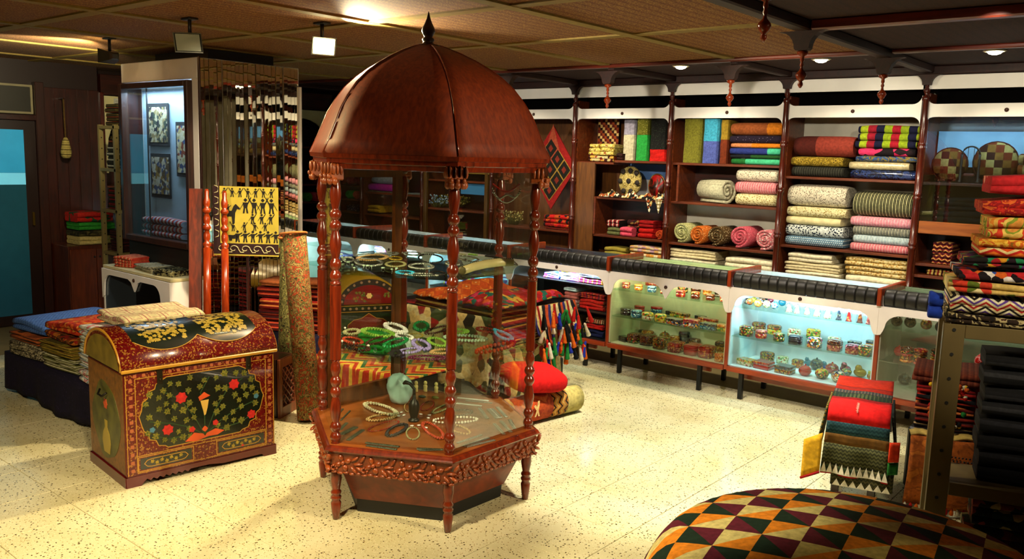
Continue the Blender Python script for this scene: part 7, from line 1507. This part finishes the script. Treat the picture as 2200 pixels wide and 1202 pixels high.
folded('scarlet packet with white lace on the crimson crate', pat('scarlet lace', 'flor', ('#b00c0c', '#c01410', '#d8a0a0', '#b00c0c'), 30), (-.87, 5.40, .622), .28, .22, .09, 2)
bf = thing('beaded_fringe', 'fringe of coloured woollen beads hanging beside the rack upright', 'fringe', (-1.02, 4.66, .66), R(22))
for k in range(60): MB().ball((r3.uniform(-.05, .12), r3.uniform(-.015, .015), -r3.uniform(0, .22)), r3.uniform(.009, .015), nu=6, nv=4).build('wool_bead', [TM[0], TM[3], TM[4], cl('bead yellow', '#c8a020'), TM[5], cl('bead orange', '#b8501c')][k % 6], bf)
# tan saddle bag
sb = thing('saddle_bag', 'rust orange woven saddle bag with dotted top at the rack foot', 'bag', (-.98, 4.62, 0), R(20))
def sbf(u, v): return (.30*(u-.5)*(1+.06*v), -.03-.05*sin(pi*min(1, v*1.1))+.01*sin(u*7), .40-.36*v)
MB().sheet(sbf, 16, 14).build('front', pat('saddle rust weave', 'flor', ('#8a4414', '#a8561a', '#944a16', '#b4641e'), 12), sb, th=.012)
MB().sheet(lambda u, v: (.30*(u-.5), -.02+.08*v, .40+.012*sin(u*9)), 10, 4).build('top_fold', cl('saddle tan edge', '#a8904c'), sb, th=.012)
dt = MB()
for i in range(7):
    for j in range(5): dt.ball((.02+i*.016+.008*(j % 2), -.085-.003*j, .33-.018*j), .005, 1, .5, 1, 5, 4)
dt.build('dotted_motif', BLACK, sb)
for k in range(12): MB().lathe([(.003, 0), (.009, -.012), (.011, -.03), (.006, -.036)], 6).build('fringe_tassel', TM[(k*2+4) % 6], sb, (-.15+k*.027, -.045, .05))
# slotted rack with the bright textiles
RKZ = R(17); RX = thing('slotted_rack', 'olive slotted angle rack at the right edge carrying bright textiles', 'rack', (-.905, 4.06, 0), RKZ)
OLM = plain('olive steel angle', '#6a5a34', .5, .2)
for (x, y) in ((0, 0), (0, .26), (.95, 0), (.95, .26)):
    m = MB().rbox(x, x+.085, y, y+.004, 0, 1.075, .001); m.rbox(x, x+.004, y, y+.06, 0, 1.075, .001); up = m.build('upright', OLM, RX)
    hm = MB()
    for k in range(10): hm.lathe([(.008, 0), (.008, .002)], 8, Matrix.Translation((x+.042, y-.0005, .06+k*.11)) @ Matrix.Rotation(pi/2, 4, 'X'))
    hm.build('hole_row', hole, up)
for z in (.36, 1.075):
    MB().rbox(.086, .95, .0, .03, z-.06, z, .002).build('front_rail', OLM, RX); MB().rbox(.03, .95, .031, .30, z-.012, z, .002).build('rack_shelf', OLM, RX)
def onr(lx, ly, z): q = Matrix.Rotation(RKZ, 4, 'Z') @ Vector((lx, ly, 0)); return (-.905+q.x, 4.06+q.y, z)
SR = [(.05, .0, .74, pat('dark embroidery', 'flor', ('#14100c', '#2a1c10', '#b0a070', '#3a1410'), 26), 2, 'dark embroidered cloth at the bottom of the bright rack pile'),
 (.095, .0, .76, pat('cream wave zigzag', 'zig', ('#d8cca0', '#5a3a8a', '#e0d8b4', '#1a1410', '#c8b888', '#a02018'), (11, 11, 17), 'xz'), 2, 'cream zigzag cloth near the bottom of the bright pile'),
 (.06, -.01, .76, pat('red yellow paisley', 'cells', ('#a01c18', '#d0b060', '#5a6a1c', '#c83820', '#d8c890'), 20), 2, 'red and gold paisley cloth above the zigzag one'),
 (.065, .02, .72, pat('black bright flowers', 'cells', ('#14080c', '#b81c20', '#d8d0c8', '#c85a18', '#1c1014', '#2a4aa0'), 24), 2, 'black cloth with bright flowers in the rack pile'),
 (.05, .05, .70, pat('plum bead print', 'cells', ('#1c0a14', '#a01820', '#5a1a6a', '#14100c', '#1c7a4a', '#c8881c'), 30), 2, 'dark plum beaded cloth in the rack pile'),
 (.04, .10, .62, pat('orange wave edge', 'zig', ('#c84814', '#d86a1c', '#b02010', '#d8c080'), (10, 10, 22), 'xz'), 1, 'thin orange wave edged cloth in the rack pile'),
 (.04, .10, .62, pat('gold orange edge', 'flor', ('#c88a1c', '#d8a838', '#c05a14', '#8a5a10'), 24), 1, 'thin golden cloth in the rack pile'),
 (.105, .12, .62, pat('yellow rose quilt', 'flor', ('#d07a24', '#d8a848', '#c83c20', '#dcb858', '#7a8a24', '#d08a38'), 9), 2, 'thick golden orange quilt in the middle of the rack pile'),
 (.095, .09, .64, pat('red gold embroidery', 'flor', ('#a81810', '#b82414', '#8a1010', '#c85a20', '#a81810'), 22), 2, 'red embroidered quilt with gold edging in the rack pile'),
 (.115, .115, .64, pat('red blossom print', 'dots', None, 11, stops=[(0, '#dcb098'), (.30, '#d88a78'), (.36, '#b01c20')]), 2, 'fat red blossom quilt on top of the rack pile')]
zz = 1.077
for h, ox, w_, m_, n, l in SR:
    h *= .93; folded(l, m_, onr(ox+w_/2, .17, zz+.002), w_, .36, h-.001, n, RKZ, None, .012); zz += h+.001
folded('cream edged folded cloth on the blossom quilt', pat('cream gold edge', 'bands', ('#c8b070', '#d8c890', '#8a6a28'), 40, 'z'), onr(.62, .17, zz), .50, .30, .035, 2, RKZ, None, .006)
folded('yellow and orange wavy cloth topping the rack pile', pat('yellow orange wave', 'flor', ('#d85a14', '#d8b028', '#c03a10', '#3a4a8a'), 12), onr(.66, .17, zz+.037), .46, .28, .05, 2, RKZ, None, .008)
folded('royal blue folded strap cloth at the left of the rack top', cl('royal blue', '#14308a'), onr(-.035, .10, 1.08), .06, .1, .12, 2, RKZ)
for k, (l, c) in enumerate((('black woven blankets on the middle shelf of the rack', ('#0a0a0c', '#1c1c20', '#08080a')), ('charcoal woven blankets above the black ones on the rack', ('#121214', '#0a0a0a', '#2a2a2c')))): folded(l, pat('rack black %d' % k, 'bands', c, 20, 'z'), onr(.54, .165, .362+k*.30), .72, .22, .295, 4, RKZ)
folded('dark patterned cloths at the bottom of the rack', pat('rack low patterned', 'cells', ('#14100c', '#8a7a50', '#3a140c', '#1c2a1c', '#a08a5a', '#5a1c10'), 16), onr(.54, .165, 0), .74, .2, .15, 3, RKZ)
folded('multicoloured patterned cloths second from the rack bottom', pat('rack low patterned 2', 'cells', ('#20140c', '#7a2a18', '#a89868', '#1a2a2a', '#14100c'), 22), onr(.54, .165, .152), .72, .2, .13, 3, RKZ)
# ================================================================ patchwork pouf
PX, PY, PR, PH = -.87, 2.97, .74, .46
pf = thing('patchwork_pouf', 'large round pouf covered in orange, cream, green and maroon triangles', 'pouf', (PX, PY, 0))
def pz(r_): q = min(1, r_/PR); return PH-.10*q**2-.0 if q < .82 else PH-.10*q**2-.13*((q-.82)/.18)**2
prof = [(PR*.90, 0), (PR*.98, .05), (PR, .12), (PR, .19)]+[(PR*q, pz(PR*q)-.0) for q in (.99, .97, .93, .88, .82, .7, .55, .4, .2, .02)]
MB().lathe(prof, 48).build('base', cl('pouf dark cover', '#1c1410'), pf)
PMS = [cl('patch orange', '#cf7c1c'), cl('patch cream', '#c4b672'), cl('patch green', '#15281a'), cl('patch maroon', '#561826')]
cell = .19; ca, sa = cos(R(53)), sin(R(53)); r4 = random.Random(2)
for i in range(-5, 5):
    for j in range(-5, 5):
        cx, cy = (i+.5)*cell+.079, (j+.5)*cell+.111; cs = [(cx-cell/2, cy-cell/2), (cx+cell/2, cy-cell/2), (cx+cell/2, cy+cell/2), (cx-cell/2, cy+cell/2)]
        cc = ((0, 2, 0, 2), (1, 3, 1, 3))[(i+j) % 2]
        for k in range(4):
            A, Bq, Cq = cs[k], cs[(k+1) % 4], (cx, cy); m = MB(); n = 4; v = []; idx = {}
            if min(math.hypot(*A), math.hypot(*Bq), math.hypot(*Cq)) > PR*.985: continue
            for a in range(n+1):
                for b in range(n+1-a):
                    fa, fb = a/n, b/n; x = A[0]*(1-fa-fb)+Bq[0]*fa+Cq[0]*fb; y = A[1]*(1-fa-fb)+Bq[1]*fa+Cq[1]*fb; r_ = math.hypot(x, y)
                    if r_ > PR*.992: x, y = x*PR*.992/r_, y*PR*.992/r_; r_ = PR*.992
                    idx[(a, b)] = len(v); v.append((x*ca-y*sa, x*sa+y*ca, pz(r_)+.004))
            fs = []
            for a in range(n):
                for b in range(n-a):
                    fs.append((idx[(a, b)], idx[(a+1, b)], idx[(a, b+1)]))
                    if a+b < n-1: fs.append((idx[(a+1, b)], idx[(a+1, b+1)], idx[(a, b+1)]))
            m.add(v, fs, True).build('patch', PMS[cc[k]], pf)
# bright panels of cloth round the side of the pouf
for k in range(24):
    a0, a1 = 2*pi*k/24, 2*pi*(k+1)/24
    MB().sheet(lambda u, v: ((PR+.004)*cos(a0+(a1-a0)*u), (PR+.004)*sin(a0+(a1-a0)*u), .03+.165*v), 3, 2).build('side_patch', PMS[(k*3) % 4], pf)
